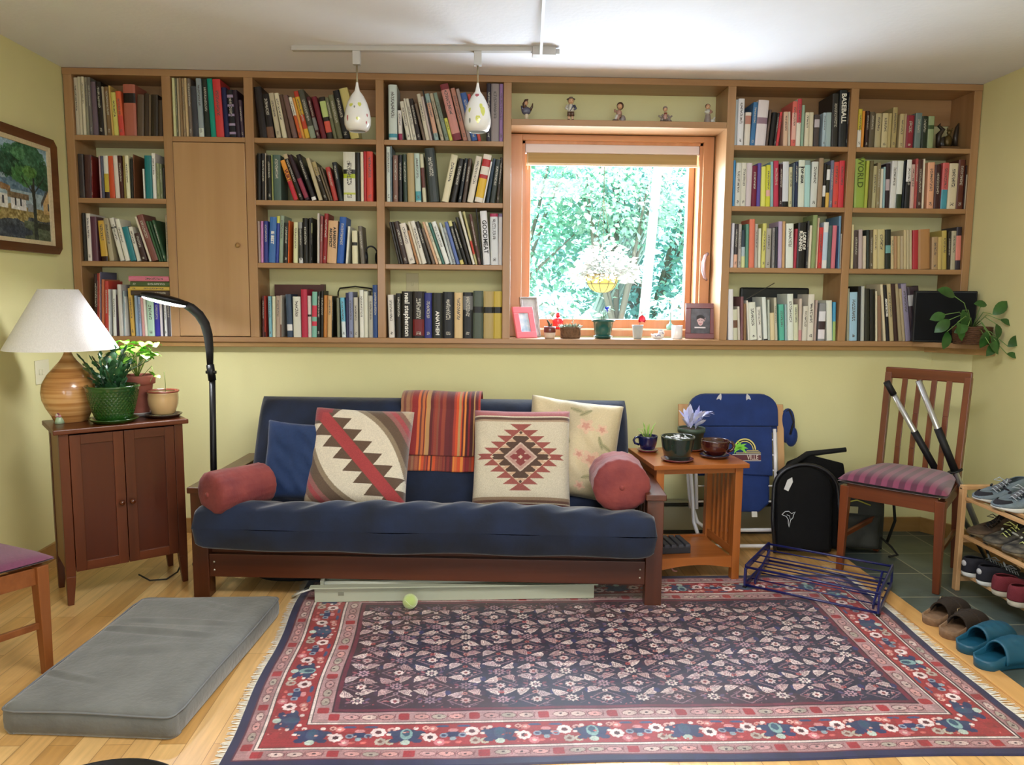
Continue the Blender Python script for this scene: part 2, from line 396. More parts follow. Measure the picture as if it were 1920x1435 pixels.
# wall plates
o = MB().box(-.036, .036, -.004, 0, -.06, .06).box(-.006, .006, -.008, -.004, -.012, .012).build('wall_outlet_plate', pmat('ivory_plate', 'c9bf92', rough=.4), bevel=.002, loc=(-.424, 4.499, 1.44))
tag(o, 'ivory outlet plate on the wall inside the bay with thick black novels', 'outlet')
o = MB().box(0, .005, -.06, .06, -.06, .06).box(.005, .010, -.008, .008, -.014, .014).box(.005, .010, -.034, -.018, -.014, .014).build('light_switch_plate', pmat('cream_plate', 'dcd8bc', rough=.4), bevel=.002, loc=(XL+.0005, 3.93, .975))
tag(o, 'cream switch plate on the left wall behind the table lamp', 'switch')
# ================================================================== BOOKS
# every row below is one shelf compartment: where its picture was measured (origin, scale), the shelf height, then one line per book:
# foot left, foot right, head left, head height, colour, then bands "from-to-colour" down the spine, "t" = printed title, "=WORDS" = readable lettering
CR = {1: (110, 110, 5.124), 2: (110, 370, 5.124), 3: (460, 130, 5.519), 4: (460, 380, 5.315), 5: (700, 130, 5.519), 6: (700, 380, 5.315),
      7: (1355, 140, 5.627), 8: (1355, 385, 5.415), 9: (1580, 140, 5.518), 10: (1580, 385, 4.865)}
BAYN = {0: 'leftmost bay', 1: 'bay above the cupboard', 2: 'bay right of the cupboard', 3: 'bay left of the window', 5: 'bay right of the window', 6: 'rightmost bay'}
ROWN = ['top shelf', 'second shelf', 'third shelf', 'bottom shelf']
BOOKS = {
(0, 0, 1): '''137 175 95 180 b9b09a t
180 233 130 172 c4bba2
236 265 160 170 d0c8ae t
268 297 200 178 8a8674 t
300 330 240 178 6a6560 t
332 384 285 220 6b5a66
387 435 330 220 1c1512 t
438 461 370 270 a89c84
463 511 400 270 7a6040 t
513 528 440 262 c9a860
530 578 468 325 cfc86a t
581 630 540 312 d4603a 0.55-1-c8463c t
636 750 605 245 a8604e 0.17-0.36-1a1210
753 815 752 345 5a4a3a
818 862 820 335 3a2a1c
864 885 860 345 6a5a45
887 950 885 345 2e2418
952 1000 952 400 3a2c1e''',
(1, 0, 1): '''1100 1125 1060 165 c8c898
1127 1150 1085 170 6a6a55 t
1152 1172 1110 172 b8a88a
1174 1195 1135 172 8a7050
1197 1225 1160 180 a08a6a t
1227 1250 1185 182 c0a880
1252 1290 1205 190 6e6258 t
1292 1345 1245 265 3a3c44
1347 1395 1262 190 8c98a0 0.85-1-c8d0c8 t
1400 1460 1325 190 1f2620 t
1463 1512 1385 180 0a8a78
1515 1588 1435 200 c63a3a t
1590 1640 1515 280 1a1c48
1642 1705 1560 305 15141c t 0.1-0.16-98a 0.3-0.35-98a 0.5-0.55-98a 0.7-0.75-98a 0.88-0.93-98a
1707 1750 1630 305 2a1a2a
1752 1785 1695 400 4a3a48 t''',
(0, 1, 1): '''200 250 183 915 3a3230
252 322 242 925 4a2e2a
325 398 308 940 6e1f1c t
400 415 375 935 b89aa0
417 440 395 935 505468
443 487 412 932 dcdcd0 0.42-0.85-c0a838 0.85-1-301818
490 542 459 935 c8502a
545 587 510 930 d8ccc0
590 628 556 932 45201a t
630 647 605 932 8a7a40
650 688 622 932 e0dcb8 t
690 720 680 960 1c1a14
723 812 703 920 6a4028
815 832 805 1060 e0e0d8
836 898 815 930 1f7478
900 940 874 908 e4e2dc t
943 975 930 1005 8a9068 t
977 1000 960 1010 70785a t
1002 1028 980 1050 2a2420''',
(0, 2, 2): '''240 272 222 150 2a2622
278 318 255 155 d8d0c8 t
320 378 295 185 5a3440
410 472 370 225 c8a040 t 0.88-1-2a1008
485 530 425 205 a89c80 t
590 635 475 205 d8d4c8 0.2-0.24-333 t
640 682 535 215 dcd8cc t
690 745 605 290 2a7a84
752 792 665 290 d4d0c4 t
797 850 720 350 3a2420 t
870 893 697 200 dcd0bc
896 960 722 185 7a4a42 t
962 985 835 235 3a5a38
987 1007 865 235 2c4a30
1009 1037 890 225 2f4f34 t
1042 1065 1035 165 9a8a70 t''',
(0, 3, 2): '''205 243 195 738 3a2624 t
246 300 243 730 a03830 t
303 345 298 728 b87860
347 390 340 718 5a5a78 t
393 440 386 790 b86a4c
443 480 430 805 b84038 t
485 520 470 885 d8d8d8 t
522 553 512 888 dcdcd8 t
556 577 545 940 3a2a38
582 618 545 838 c8c4c0
621 640 610 900 9aa8b0
642 692 625 955 d8dcdc t
695 733 658 875 cba450 t
740 765 715 945 8aa0b8
767 800 742 960 a0b0cc t
803 827 778 960 cc9898
830 852 805 965 e0ddd0
855 920 832 965 b4d4c0 t
925 975 903 965 3a34a0 t
978 1000 965 965 d8d0d8
1002 1015 985 965 2a2c38
1018 1042 1003 965 e0e0e0 t
1045 1080 1032 965 4a4550 t
1083 1100 1080 1000 d8d4d8''',
(2, 0, 3): '''150 225 68 185 20181a
228 300 168 260 1a1414 t 0.75-1-6a4a3a
320 370 217 252 b8ae94 t
385 432 277 252 d0c8ac t
440 480 330 268 5a4438
490 541 385 272 6e5450
555 589 435 295 e0dcd0 t 0.45-1-c05828
592 620 475 300 d89848
622 670 496 232 d0a838 0-0.12-b03828 t 0.5-0.8-b8432a
675 735 536 220 4a4a40 t 0.75-1-8a9480
740 779 630 288 4a1a20 t 0.5-0.8-777777
790 842 682 288 6a1e2a
847 910 757 292 2a2420 0.1-0.48-b8c880 0.58-0.85-d05848
915 950 807 298 6c6e54 t
955 1010 845 272 6a6a50 t
1015 1082 897 225 18161a t
1092 1180 962 205 c8bc78''',
(2, 1, 3): '''108 150 105 872 14100f
152 212 120 870 1c1616 t
214 228 208 868 a89c8c
230 273 225 890 16140f t
276 290 268 880 9aa060
292 370 275 885 4a6058 t
500 550 340 955 d89038 0.52-1-b82838 =VURT
562 610 375 890 1c1414 0-0.1-b8a888 t
620 668 435 895 2a1420 0.52-0.95-8a3048
690 738 522 890 1a1618 t 0.93-1-dddddd
760 800 625 925 b8ac8c
815 862 672 968 2c2418 0-0.35-a89868 t
865 885 742 1018 6a5c48
887 906 775 1018 5a4c3c
912 960 825 1018 a83a34 t
967 1012 895 965 1c2024 t
1018 1140 1002 855 d4d4c8 t 0.35-0.44-222222 0.44-0.53-a8b828 0.82-0.86-b8c050
1143 1191 1141 860 1e1c18
1195 1225 1192 855 d8ccb4
1228 1255 1228 850 a8202a
1257 1322 1257 850 c8443a t''',
(2, 2, 4): '''128 152 120 185 a08a80
155 180 151 185 c080b8
185 226 182 185 2a3480 t
229 295 243 145 3a68a8 =IE BEST
297 330 300 135 2c3c90 0-0.15-c8c860
333 373 335 130 8a9a88 t
379 425 380 200 201a18 t
428 474 425 180 d86428
477 520 480 195 d4d4a8 t
535 573 532 195 3a3a38 0-0.15-888888 t 0.88-1-cccccc
578 628 575 155 141210 t
630 655 630 155 1c1814
657 705 655 150 141412 t 0.12-0.34-b8b888
715 736 715 108 c8c0b8
738 766 747 135 8a4a48 t
768 808 787 110 8a2024 t
812 905 828 182 d0a880 =A BAREFOOT;ARCHITECT
910 975 940 145 2858a8 t
998 1020 1022 238 dcdcd0
1065 1118 1058 280 d8d4b4 0.35-0.45-222222
1150 1190 1120 235 6a645a t''',
(2, 3, 4): '''168 190 165 930 4a1c1c t
192 232 183 930 b84034 0.88-1-2a1414
234 265 229 935 7ab0c0 t
268 301 265 935 d0d0b4
304 345 305 930 a89484 t
355 415 347 925 d4ccbc 0.7-1-6a3a28
418 472 397 915 3a4a60 0.7-0.85-dddddd
480 555 475 938 d4d4c8 t
562 621 553 865 b02844
625 659 616 930 d0c4c0 0.45-0.5-333333
662 710 665 890 7cb4a4 0.3-0.55-c83850 0.65-0.75-c83850
712 745 715 890 14120f t
748 776 751 880 1c1814 t
778 813 781 925 b87838
816 859 820 930 c8a474 t
862 911 862 935 1c1c14 t
914 940 912 950 7a7c68
962 1003 943 948 6ab4d0 0.6-1-d0dce0 t
1005 1030 994 900 2a2a50
1032 1076 1026 890 8088a8 t
1082 1123 1072 945 b8b4a8 t
1140 1181 1132 870 dcdcd4 t
1184 1223 1179 885 d4d4c4
1228 1272 1223 928 aaa89c t
1275 1328 1263 822 2a4880 t''',
(3, 0, 5): '''160 246 153 158 c8d4d0 t 0.88-0.95-4a94a8
262 301 249 425 d4d0cc t 0.78-1-8a1c48
348 392 262 338 d0ccbc t
395 415 305 305 d4d0c0
418 450 332 305 ccc8b8 t
455 500 360 310 2c2422 t
515 542 425 360 6e5e50
545 585 447 258 c8c0ac t
588 613 482 285 b8aca8
618 633 505 215 2a2426
635 680 520 258 88a0a0 0.2-0.85-c89c84 t
700 736 562 258 b0a48c t
745 786 601 252 7a8a7c t
790 826 730 510 c8c858 t
828 916 685 150 7a3038 0.1-0.88-c88c84 t
930 976 797 200 b07c6c t
980 1016 852 205 9c8c88
1020 1082 900 250 3a5c9c t
1085 1121 972 260 b0443c
1170 1216 1170 140 2a2430 t
1218 1299 1225 135 8a8080 t
1304 1345 1310 145 8a6a98 t''',
(3, 1, 5): '''138 180 132 800 c4ccc4 t
182 193 180 795 70808c
206 256 201 890 7a5a50 t
262 301 258 885 1a1a1c t
312 353 289 880 28382c t
358 430 327 868 a8966c
440 496 402 872 b0c4bc t 0.78-0.97-4a94a0
512 549 471 880 c4c0a4 0.28-0.7-5a2c24
580 680 527 820 2a3230 t
705 775 805 892 d4ccac t
795 850 885 930 1a1614 t
873 908 945 925 20262c t
918 955 985 925 4a3c34 t
968 1030 1062 905 d4ccbc t
1045 1128 1142 890 d8d0c4 0.1-0.25-a82828 0.42-0.5-a82828 0.5-0.9-d0a828
1131 1147 1195 955 dddcd8
1165 1197 1225 925 2c3c4c
1205 1258 1258 935 28302c t
1270 1300 1318 915 3a3028 t''',
(3, 2, 6): '''250 273 152 195 2a241f
275 298 172 195 1f1a16
301 352 195 195 3a2a26 t
358 422 230 222 d8d0c4 t
432 456 315 290 a87850
460 485 330 198 d4ccb8
488 536 350 195 d8d4c8 t
541 580 400 200 2a2622 t
590 622 455 270 6a5c50
626 652 480 200 d0a888
656 686 512 200 d0ccb4 t
690 714 543 205 3a6a60
719 766 577 198 dce0dc t
770 795 652 205 c0c8c8
798 826 672 260 a0a8ac t
830 864 697 200 5a6ea8
869 907 737 190 2a2c28 0-0.12-c8c488 0.9-1-c8b868 t
912 945 782 195 1c1a1a t
950 984 817 150 241f1c
990 1015 847 92 d4d0c4
1018 1040 890 92 b8b07c 0.55-0.8-b83828
1047 1076 952 118 5a3a38 t
1080 1095 1017 60 141214
1098 1166 1062 85 d4d4d8 =GOODMEAT
1170 1245 1163 110 c8ccd0 0-0.06-a01c48 t
1248 1288 1247 110 bcb8b8 0-0.06-6a5a78''',
(3, 3, 6): '''155 213 141 920 d8d4cc t
228 279 226 905 1c1a18 t
285 389 280 885 17130f =neal stephenson
395 506 396 885 1c1414 0.6-0.95-6a1418 t
512 583 509 900 2a3078 t
588 689 586 900 181a14 =ANATHEM
692 800 690 890 14161c t
808 890 803 898 d0b484 t
893 990 892 895 15171a t 0.08-0.38-666666
995 1092 996 880 4a5448 0.33-0.46-111111
1098 1196 1099 885 a89460 0.33-0.46-111111
1200 1288 1200 885 b8a040 0.33-0.46-111111''',
(5, 0, 7): '''118 148 136 265 a8b0b4
152 216 170 252 d4d4d8 t
225 285 246 398 d4ccc0 0.1-0.35-b07a6a
290 337 330 292 3c6e9c t
342 450 385 270 d4ccd0 0.38-0.52-8a7080
455 476 500 370 5a4a44
485 535 530 400 1c1816
560 586 556 405 3a3434 t
590 637 599 395 c83c44 t
640 686 649 392 d0b098 t
690 716 692 392 c8c0b0
722 769 746 282 d4665c 0.25-0.85-dcaca0 t
772 818 791 255 d8d4c8 0-0.5-c04450 t
822 852 846 322 90ac98
862 906 879 398 d4ccb4 t
908 953 919 398 d0c8b0
960 1015 976 420 4a4040 0.15-0.4-b8b0b8
1048 1081 1063 402 a8bcc8 t
1083 1141 1091 400 a0b4b8
1150 1217 1166 200 2c2a28 t
1222 1305 1231 145 242628 =BASEBALL
1308 1330 1345 185 1c1c24 t''',
(5, 1, 7): '''103 126 108 905 3c84b8
128 186 141 930 ccccc4 t
188 241 199 930 cccabc t
243 299 256 932 c8bcc0
302 356 312 960 6a1434 t
358 396 360 935 5a4a98
400 451 403 970 dcdc70
453 502 456 955 c8c83c t 0.6-0.75-d8a8a0
505 536 507 920 8ab0b8
540 591 543 910 b83450 t
593 627 606 945 3a1c24 t
630 693 641 918 d0d4dc 0.88-1-111111
697 732 706 975 c8c49c t
735 756 746 935 5a6a78
758 792 767 920 222c4c t
797 861 809 902 d4dcd0 0.14-0.16-333333 =TOP GEAR
865 921 873 905 a8d0d0 0-0.1-8a9a98
925 991 945 918 ccd0cc t
997 1046 1019 880 9a846c
1048 1080 1071 940 1c1a18 0.5-0.75-dddddd
1083 1120 1106 955 2a2a20 0.1-0.35-dddddd 0.65-1-d0a850
1122 1157 1136 905 6a7088 t
1160 1217 1174 922 d04a44 t
1220 1290 1231 908 c83844 t''',
(5, 2, 8): '''80 108 96 182 ccccd8
110 147 126 190 3a3438 0.7-1-d8a890 t
155 186 161 192 a8a4a0 t
188 227 193 250 2a3a48 0.45-0.7-a8b8c0 0.7-1-ccd098
230 263 239 192 5a8a78
265 321 273 142 d87860
325 354 331 190 aca8a0 t
357 387 366 235 d8d8c4
392 431 406 185 ccc870 t
435 484 441 235 a8a49c t
500 528 509 230 8a8888 t
530 556 536 220 2a2c34
562 601 571 165 b8a4c4
603 631 606 165 c8a070
645 717 651 186 dce4dc t
722 747 736 240 a83044
750 839 766 178 161214 =LORE OF;RUNNING
842 863 856 160 3a3a3c t
866 892 886 205 d4ccb8
895 941 931 100 8a9a68
945 960 966 130 d4b8a0
962 1006 981 225 c83c3c t
1008 1057 1029 172 b8cce0 0-0.22-dddddd 0.82-1-dddddd
1060 1098 1086 205 4a5c5c
1100 1142 1116 205 cc7080
1146 1168 1161 210 1c2850
1170 1200 1187 110 6a90b0
1202 1212 1208 235 a8a49c''',
(5, 3, 8): '''58 110 52 855 e0e0e4
112 154 109 1060 c8c8b0 0.35-0.6-6a4a38
158 180 151 1030 d0c8bc
183 213 185 930 7a5258
215 240 211 1000 8a6a48
258 277 230 970 dcd8d0
280 352 256 990 d8dcd0 t
360 402 346 1035 dcdcd4 t
420 459 401 935 dce4e0 0.97-1-222222
462 484 456 960 b4bcb0
488 531 481 1095 d8c8a0
533 561 516 940 c0bca8 t
580 630 571 1010 5ab4a0 t
635 656 631 1010 a0bcc0
662 721 659 902 dce4dc t
725 770 721 1010 d0d4b8 t
772 802 781 950 c8b8ac 0.75-1-c89090
808 856 821 1025 d0ccc0 t
860 922 876 905 d8d4c8 t
925 947 946 965 b4a098
968 1036 986 995 8a8c90 0.22-0.48-dcdce4 0.48-0.7-3a2c30 0.7-0.95-e0dce4
1060 1116 1056 970 dce0d4
1120 1170 1125 985 4a98c0 0.5-1-a0bc70''',
(6, 0, 9): '''147 188 166 355 c8b840 t 0.55-1-d8d4cc
190 216 216 375 d08a38
228 263 246 375 3a2420 t
270 321 281 385 5a5040 t
330 390 346 400 b0a480 t
400 461 426 398 c0b48c t
462 496 481 400 b0a070
502 552 526 338 a89868 t
580 626 601 405 b8a880 t
628 649 641 405 b0987c
652 727 673 420 8a2838 t
742 806 766 395 6a7c7c t
815 872 828 430 1f2c20 t
875 936 901 430 90a078 0.28-0.4-3a5030''',
(6, 1, 9): '''118 221 136 870 90a848 =WORLD
223 256 246 890 a8b048
258 300 286 890 6a6040
302 342 313 945 b0a880 t
345 381 346 912 8c8060 t
385 411 401 975 d8d4c4
415 436 419 955 90b0b8
438 481 456 920 2a1c24 0.35-0.6-b8a8b0
485 546 509 892 d4d4d4 t
548 607 569 892 d8dcd8 0.7-1-2c3a24
612 633 629 900 1c2430
637 691 666 880 1c1c20 0-0.45-dddddd t
695 736 716 930 c8a8a0 t
738 766 763 870 a84c4c t
768 816 783 880 4a2c28 t
820 838 839 872 dcd4c0
872 941 891 908 dca484 t
942 1006 956 930 3a1c20 t
1012 1077 1041 912 c85c5c t 0.58-1-4a94a8
1080 1171 1116 918 d0c4a8 t
1172 1242 1216 880 5a2c20 t
1245 1264 1266 940 2a1418
1266 1282 1290 980 b0a898''',
(6, 2, 10): '''75 96 86 178 d0c498
100 142 106 235 4a3c3c t
145 181 149 222 b8a8a8
183 216 186 280 c8bca8
218 246 219 225 2c3430
248 276 253 225 5a5040 t
278 319 279 222 c8b888 t
320 386 323 222 c0b484 t
388 441 388 222 16201c 0.4-0.6-6aa0a0
443 469 443 282 c0b088 t
470 499 470 282 b08c68
500 528 500 282 b8a478
529 557 529 282 b8a88c
558 584 558 225 c4b48c
585 610 585 225 b8ac8c
611 635 611 225 c0b494
638 691 641 228 a82c38
692 797 693 222 a87c50
815 869 821 290 a88c68 t
870 906 876 290 c0a868
908 951 910 232 b8a458 t
952 982 963 240 2c241c t
985 1027 1001 235 b0a890 t
1035 1090 1046 200 2c2430 0.2-0.78-d07c70''',
(6, 3, 10): '''40 60 46 760 a0a088
62 132 66 795 9cc0d8 t
135 161 136 740 1c1a1a
165 197 161 740 b0b4b0
200 250 182 765 2a2a22
252 300 240 770 14120f
302 319 258 790 d4ccb0
325 357 287 830 8a6a54
375 399 327 725 d4c8a8
400 432 352 735 1c1a20 =ARCHITECTURE
435 472 380 725 b8a880 t
475 512 420 725 3a2420
515 549 450 725 a89878
550 577 480 770 b0a080
580 627 505 725 9088a0 t
632 735 585 750 3a2c34 0.15-0.35-aaaaaa''',
}
def cover_mat():
    m = bpy.data.materials.new('printed_book_cover'); m.use_nodes = True; t = m.node_tree; N = t.nodes; L = t.links
    b = N['Principled BSDF']; b.inputs['Roughness'].default_value = 0.42; b.inputs['Specular IOR Level'].default_value = 0.35
    c = N.new('ShaderNodeAttribute'); c.attribute_name = 'Col'; k = N.new('ShaderNodeAttribute'); k.attribute_name = 'Ink'
    uv = N.new('ShaderNodeUVMap'); uv.uv_map = 'spine'
    mp = N.new('ShaderNodeMapping'); mp.inputs['Scale'].default_value = (3.2, 150, 1); L.new(uv.outputs[0], mp.inputs[0])
    n = N.new('ShaderNodeTexNoise'); n.inputs['Scale'].default_value = 1.6; n.inputs['Detail'].default_value = 1.5; L.new(mp.outputs[0], n.inputs[0])
    g = N.new('ShaderNodeMath'); g.operation = 'GREATER_THAN'; g.inputs[1].default_value = 0.5; L.new(n.outputs[0], g.inputs[0])
    sx = N.new('ShaderNodeSeparateXYZ'); L.new(uv.outputs[0], sx.inputs[0])
    a = N.new('ShaderNodeMath'); a.operation = 'SUBTRACT'; a.inputs[1].default_value = 0.5; L.new(sx.outputs[0], a.inputs[0])
    a2 = N.new('ShaderNodeMath'); a2.operation = 'ABSOLUTE'; L.new(a.outputs[0], a2.inputs[0])
    a3 = N.new('ShaderNodeMath'); a3.operation = 'LESS_THAN'; a3.inputs[1].default_value = 0.2; L.new(a2.outputs[0], a3.inputs[0])
    ml = N.new('ShaderNodeMath'); ml.operation = 'MULTIPLY'; L.new(g.outputs[0], ml.inputs[0]); L.new(a3.outputs[0], ml.inputs[1])
    mx = N.new('ShaderNodeMix'); mx.data_type = 'RGBA'; L.new(ml.outputs[0], mx.inputs[0]); L.new(c.outputs['Color'], mx.inputs[6]); L.new(k.outputs['Color'], mx.inputs[7])
    L.new(mx.outputs[2], b.inputs['Base Color']); return m
COVER = cover_mat()
PAGES = pmat('book_pages', 'cbbf9e', rough=0.8, var=0.12, vscale=300, stretch=(4, .2, .2))
white_ink = pmat('white_lettering', 'e6e4dc', rough=0.5); black_ink = pmat('black_lettering', '1c1a1a', rough=0.5); green_ink = pmat('olive_lettering', '4c5a20', rough=.5)

def book_mesh(w, h, dep, base, bands, title, rnd, M=None, acc=None):
    """cover with a rounded spine; spine and boards cut into bands; returns (mesh data lists)"""
    r = min(0.004, w*0.25)
    prof = [(0, dep), (0, r*1.2), (w*.18, r*.25), (w*.5, 0), (w*.82, r*.25), (w, r*1.2), (w, dep)]
    L0 = [0.0, 1.0]
    for a, b_, c in bands: L0 += [a, b_]
    tz = None
    lum = sum(base[:3]) / 3
    if title:
        a = rnd.uniform(.08, .2); tz = [(a, a + rnd.uniform(.35, .5))]
        if rnd.random() < .5: tz.append((.86, .93))
        for q in tz: L0 += list(q)
    cuts = sorted(set(L0))
    cc = []
    for a, b_ in zip(cuts[:-1], cuts[1:]):
        m = (a+b_)/2; c = base; sp = base
        for x0, x1, k in bands:
            if x0 <= m <= x1: sp = k
        ink = sp
        if tz and any(x0 <= m <= x1 for x0, x1 in tz): ink = (0.42, 0.40, 0.34, 1) if sum(sp[:3])/3 < 0.2 else (0.09, 0.08, 0.08, 1)
        cc.append((sp, ink))
    vs = []; fs = []; col = []; ink = []; uv = []
    n = len(prof)
    for c in cuts:
        z = h*(1-c)
        for x, y in prof: vs.append((x, y, z))
    sd = rnd.uniform(0, 9)
    for i in range(len(cuts)-1):
        for j in range(n-1):
            fs.append((i*n+j, (i+1)*n+j, (i+1)*n+j+1, i*n+j+1))
            side = j in (0, n-2)
            sp, ik = cc[i]
            col.append(base if side else sp); ink.append(base if side else ik)
            us = [(0 if side else prof[j][0]/w), (0 if side else prof[j+1][0]/w)]
            z0, z1 = h*(1-cuts[i])+sd, h*(1-cuts[i+1])+sd
            uv.append([(us[0], z0), (us[0], z1), (us[1], z1), (us[1], z0)])
    # top and bottom rims, back
    k = len(vs); t = min(.0022, w*.14); ins = [(t, dep), (t, r+.004), (w-t, r+.004), (w-t, dep)]
    for z in (h, h-.004): vs += [(x, y, z) for x, y in ins]
    def fc(f, c): fs.append(f); col.append(c); ink.append(c); uv.append([(0, 0)]*len(f))
    fc((0, 1, k+1, k), base); fc((1, 2, 3, k+1), base); fc((3, 4, 5, k+2, k+1), base); fc((5, 6, k+3, k+2), base)
    for j in range(3): fc((k+j, k+j+1, k+5+j, k+4+j), base)
    e = (len(cuts)-1)*n
    fc(tuple(e+j for j in range(n)), base)
    return vs, fs, col, ink, uv, (t, r, k)

def make_mesh(name, data, mats):
    vs, fs, col, ink, uv = data[:5]
    me = bpy.data.meshes.new(name); me.from_pydata([tuple(v) for v in vs], [], fs)
    for m in mats: me.materials.append(m)
    for nm, src in (('Col', col), ('Ink', ink)):
        a = me.color_attributes.new(nm, 'FLOAT_COLOR', 'CORNER'); d = []
        for f, c in zip(fs, src): d += list(c)*len(f)
        a.data.foreach_set('color', d)
    u = me.uv_layers.new(name='spine'); d = []
    for q in uv:
        for p in q: d += list(p)
    u.data.foreach_set('uv', d); me.update(); return me

NAMES = [('black', '141210'), ('charcoal', '343434'), ('dark brown', '452c24'), ('brown', '7a5238'), ('tan', 'b08c60'), ('cream', 'd4ccb0'), ('white', 'dcdcd8'), ('light grey', 'b4b4b0'),
         ('grey', '85837e'), ('red', 'b83434'), ('dark red', '6e1f24'), ('orange', 'd4682c'), ('ochre', 'c8a040'), ('yellow', 'd4d05c'), ('olive green', '6c6e50'), ('green', '3a6040'),
         ('light green', 'a4c09c'), ('teal', '2a7c80'), ('light blue', '98bcd0'), ('blue', '3464a4'), ('navy blue', '20284c'), ('purple', '7a6498'), ('pink', 'd08c88'), ('magenta', 'b02c50'), ('blue grey', '5c6878'), ('pinkish tan', 'b88878')]
NL = [(n, [int(c[i:i+2], 16) for i in (0, 2, 4)]) for n, c in NAMES]
def cname(c):
    v = [int(c[i:i+2], 16) for i in (0, 2, 4)]
    def dist(b):
        dl = (sum(v)-sum(b))/3; return dl*dl*0.8 + sum((v[i]-b[i]-dl)**2 for i in range(3))*1.6
    return min(NL, key=lambda n: dist(n[1]))[0]
ORD = ['first', 'second', 'third', 'fourth', 'fifth', 'sixth', 'seventh', 'eighth', 'ninth', 'tenth', 'eleventh', 'twelfth', 'thirteenth', 'fourteenth',
       'fifteenth', 'sixteenth', 'seventeenth', 'eighteenth', 'nineteenth', 'twentieth', 'twenty-first', 'twenty-second', 'twenty-third', 'twenty-fourth', 'twenty-fifth', 'twenty-sixth', 'twenty-seventh', 'twenty-eighth']
brnd = random.Random(5)
ALLB = []
def quad(x, phi, w, h, z):
    """corners of a leaning book in the shelf plane; x is its resting corner"""
    c, s = math.cos(phi), math.sin(phi)
    def P(u, v):
        return (x + u*c + v*s, z + (-u*s + v*c))
    if phi <= 0: return [P(0, 0), P(w, 0), P(w, h), P(0, h)]
    return [P(-w, 0), P(0, 0), P(0, h), P(-w, h)]
def overlap(A, B):
    best = 9
    for P_ in (A, B):
        for i in range(4):
            a, b_ = P_[i], P_[(i+1) % 4]; nx, nz = b_[1]-a[1], -(b_[0]-a[0]); l = math.hypot(nx, nz); nx /= l; nz /= l
            pa = [nx*p[0]+nz*p[1] for p in A]; pb = [nx*p[0]+nz*p[1] for p in B]
            d = min(max(pa), max(pb)) - max(min(pa), min(pb)); best = min(best, d)
            if d <= 0.0003: return 0
    return best
for (bay, row, crop), txt in BOOKS.items():
    ox, oy, sc = CR[crop]; z = Z_SH[row]; x0, x1 = BAYS[bay]; x0 += .0015; x1 -= .0015
    ztop = (2.511 if row == 0 else Z_SH[row-1]-.027)
    prev = None
    for i, ln in enumerate(txt.split('\n')):
        p = ln.split(); a, b_, tl, yt = [float(v) for v in p[:4]]; base = p[4]; bands = []; title = False; words = None
        rest = ' '.join(p[5:])
        if '=' in rest: rest, words = rest.split('=')
        for q in rest.split():
            if q == 't': title = True
            else:
                u = q.split('-'); hx = u[2]; hx = hx if len(hx) == 6 else ''.join(c*2 for c in hx); bands.append((float(u[0]), float(u[1]), lin(hx)))
        Yf = 4.276 + brnd.uniform(0, .012)
        ym = oy + 200  # foot height in the picture does not matter: feet stand on the shelf
        def foot(px):
            # walk down the picture until the ray meets the shelf height
            X = ox + px/sc; yy = 400.0
            for _ in range(4):
                P_ = atY(X, yy, Yf); yy += (P_.z - z) / (Yf / FPX)
            return atY(X, yy, Yf).x
        BL, BR = foot(a), foot(b_)
        TL = atY(ox + tl/sc, oy + yt/sc, Yf)
        dx = TL.x - BL; dz = TL.z - z; phi = math.atan2(dx, dz); 
        if abs(phi) < 0.03: phi = 0.0 if abs(phi) < 0.018 else phi
        w = (BR-BL)*math.cos(phi); h = math.hypot(dx, dz) - (abs(math.sin(phi))*w if phi < 0 else 0)*0
        h = min(h, (ztop - z - .004 - abs(math.sin(phi))*w)/math.cos(phi))
        x = BL if phi <= 0 else BR
        # keep neighbours from running into each other
        for it in range(60):
            A = quad(x, phi, w, h, z); mn = min(q[0] for q in A); mxx = max(q[0] for q in A)
            if mn < x0:
                if phi < 0: phi = min(0, phi + .01)
                if A[0][0] < x0: x += x0 - A[0][0]; w = max(.006, w-.001)
                if phi >= 0 and mn < x0: x += x0-mn
                continue
            if mxx > x1:
                if phi > 0: phi = max(0, phi-.01); 
                if mxx > x1 and phi <= 0: w = max(.005, w-.001); x = min(x, x1-w*math.cos(phi)-.0005)
                continue
            ov = max([overlap(A, q) for q in prev[-3:]] or [0]) if prev else 0
            if ov <= 0: break
            pphi = pphis[-1]
            if phi < pphi-.002: phi += min(.012, pphi-phi); continue
            if phi <= 0: x += .001
            if w > .006: w -= .0011
            elif phi > 0: x += .001
            else: h *= .995
        A = quad(x, phi, w, h, z)
        prev = (prev or []) + [A]; pphis = (pphis if i else []) + [phi]
        ALLB.append(dict(bay=bay, row=row, i=i, n=txt.count('\n')+1, x=x, Y=Yf, z=z, phi=phi, w=w, h=h, base=base, bands=bands, title=title, words=words, area=w*h))
order = sorted(range(len(ALLB)), key=lambda k: -ALLB[k]['area'])
BIG = set(order[:294])
stuff = [[], [], [], [], []]
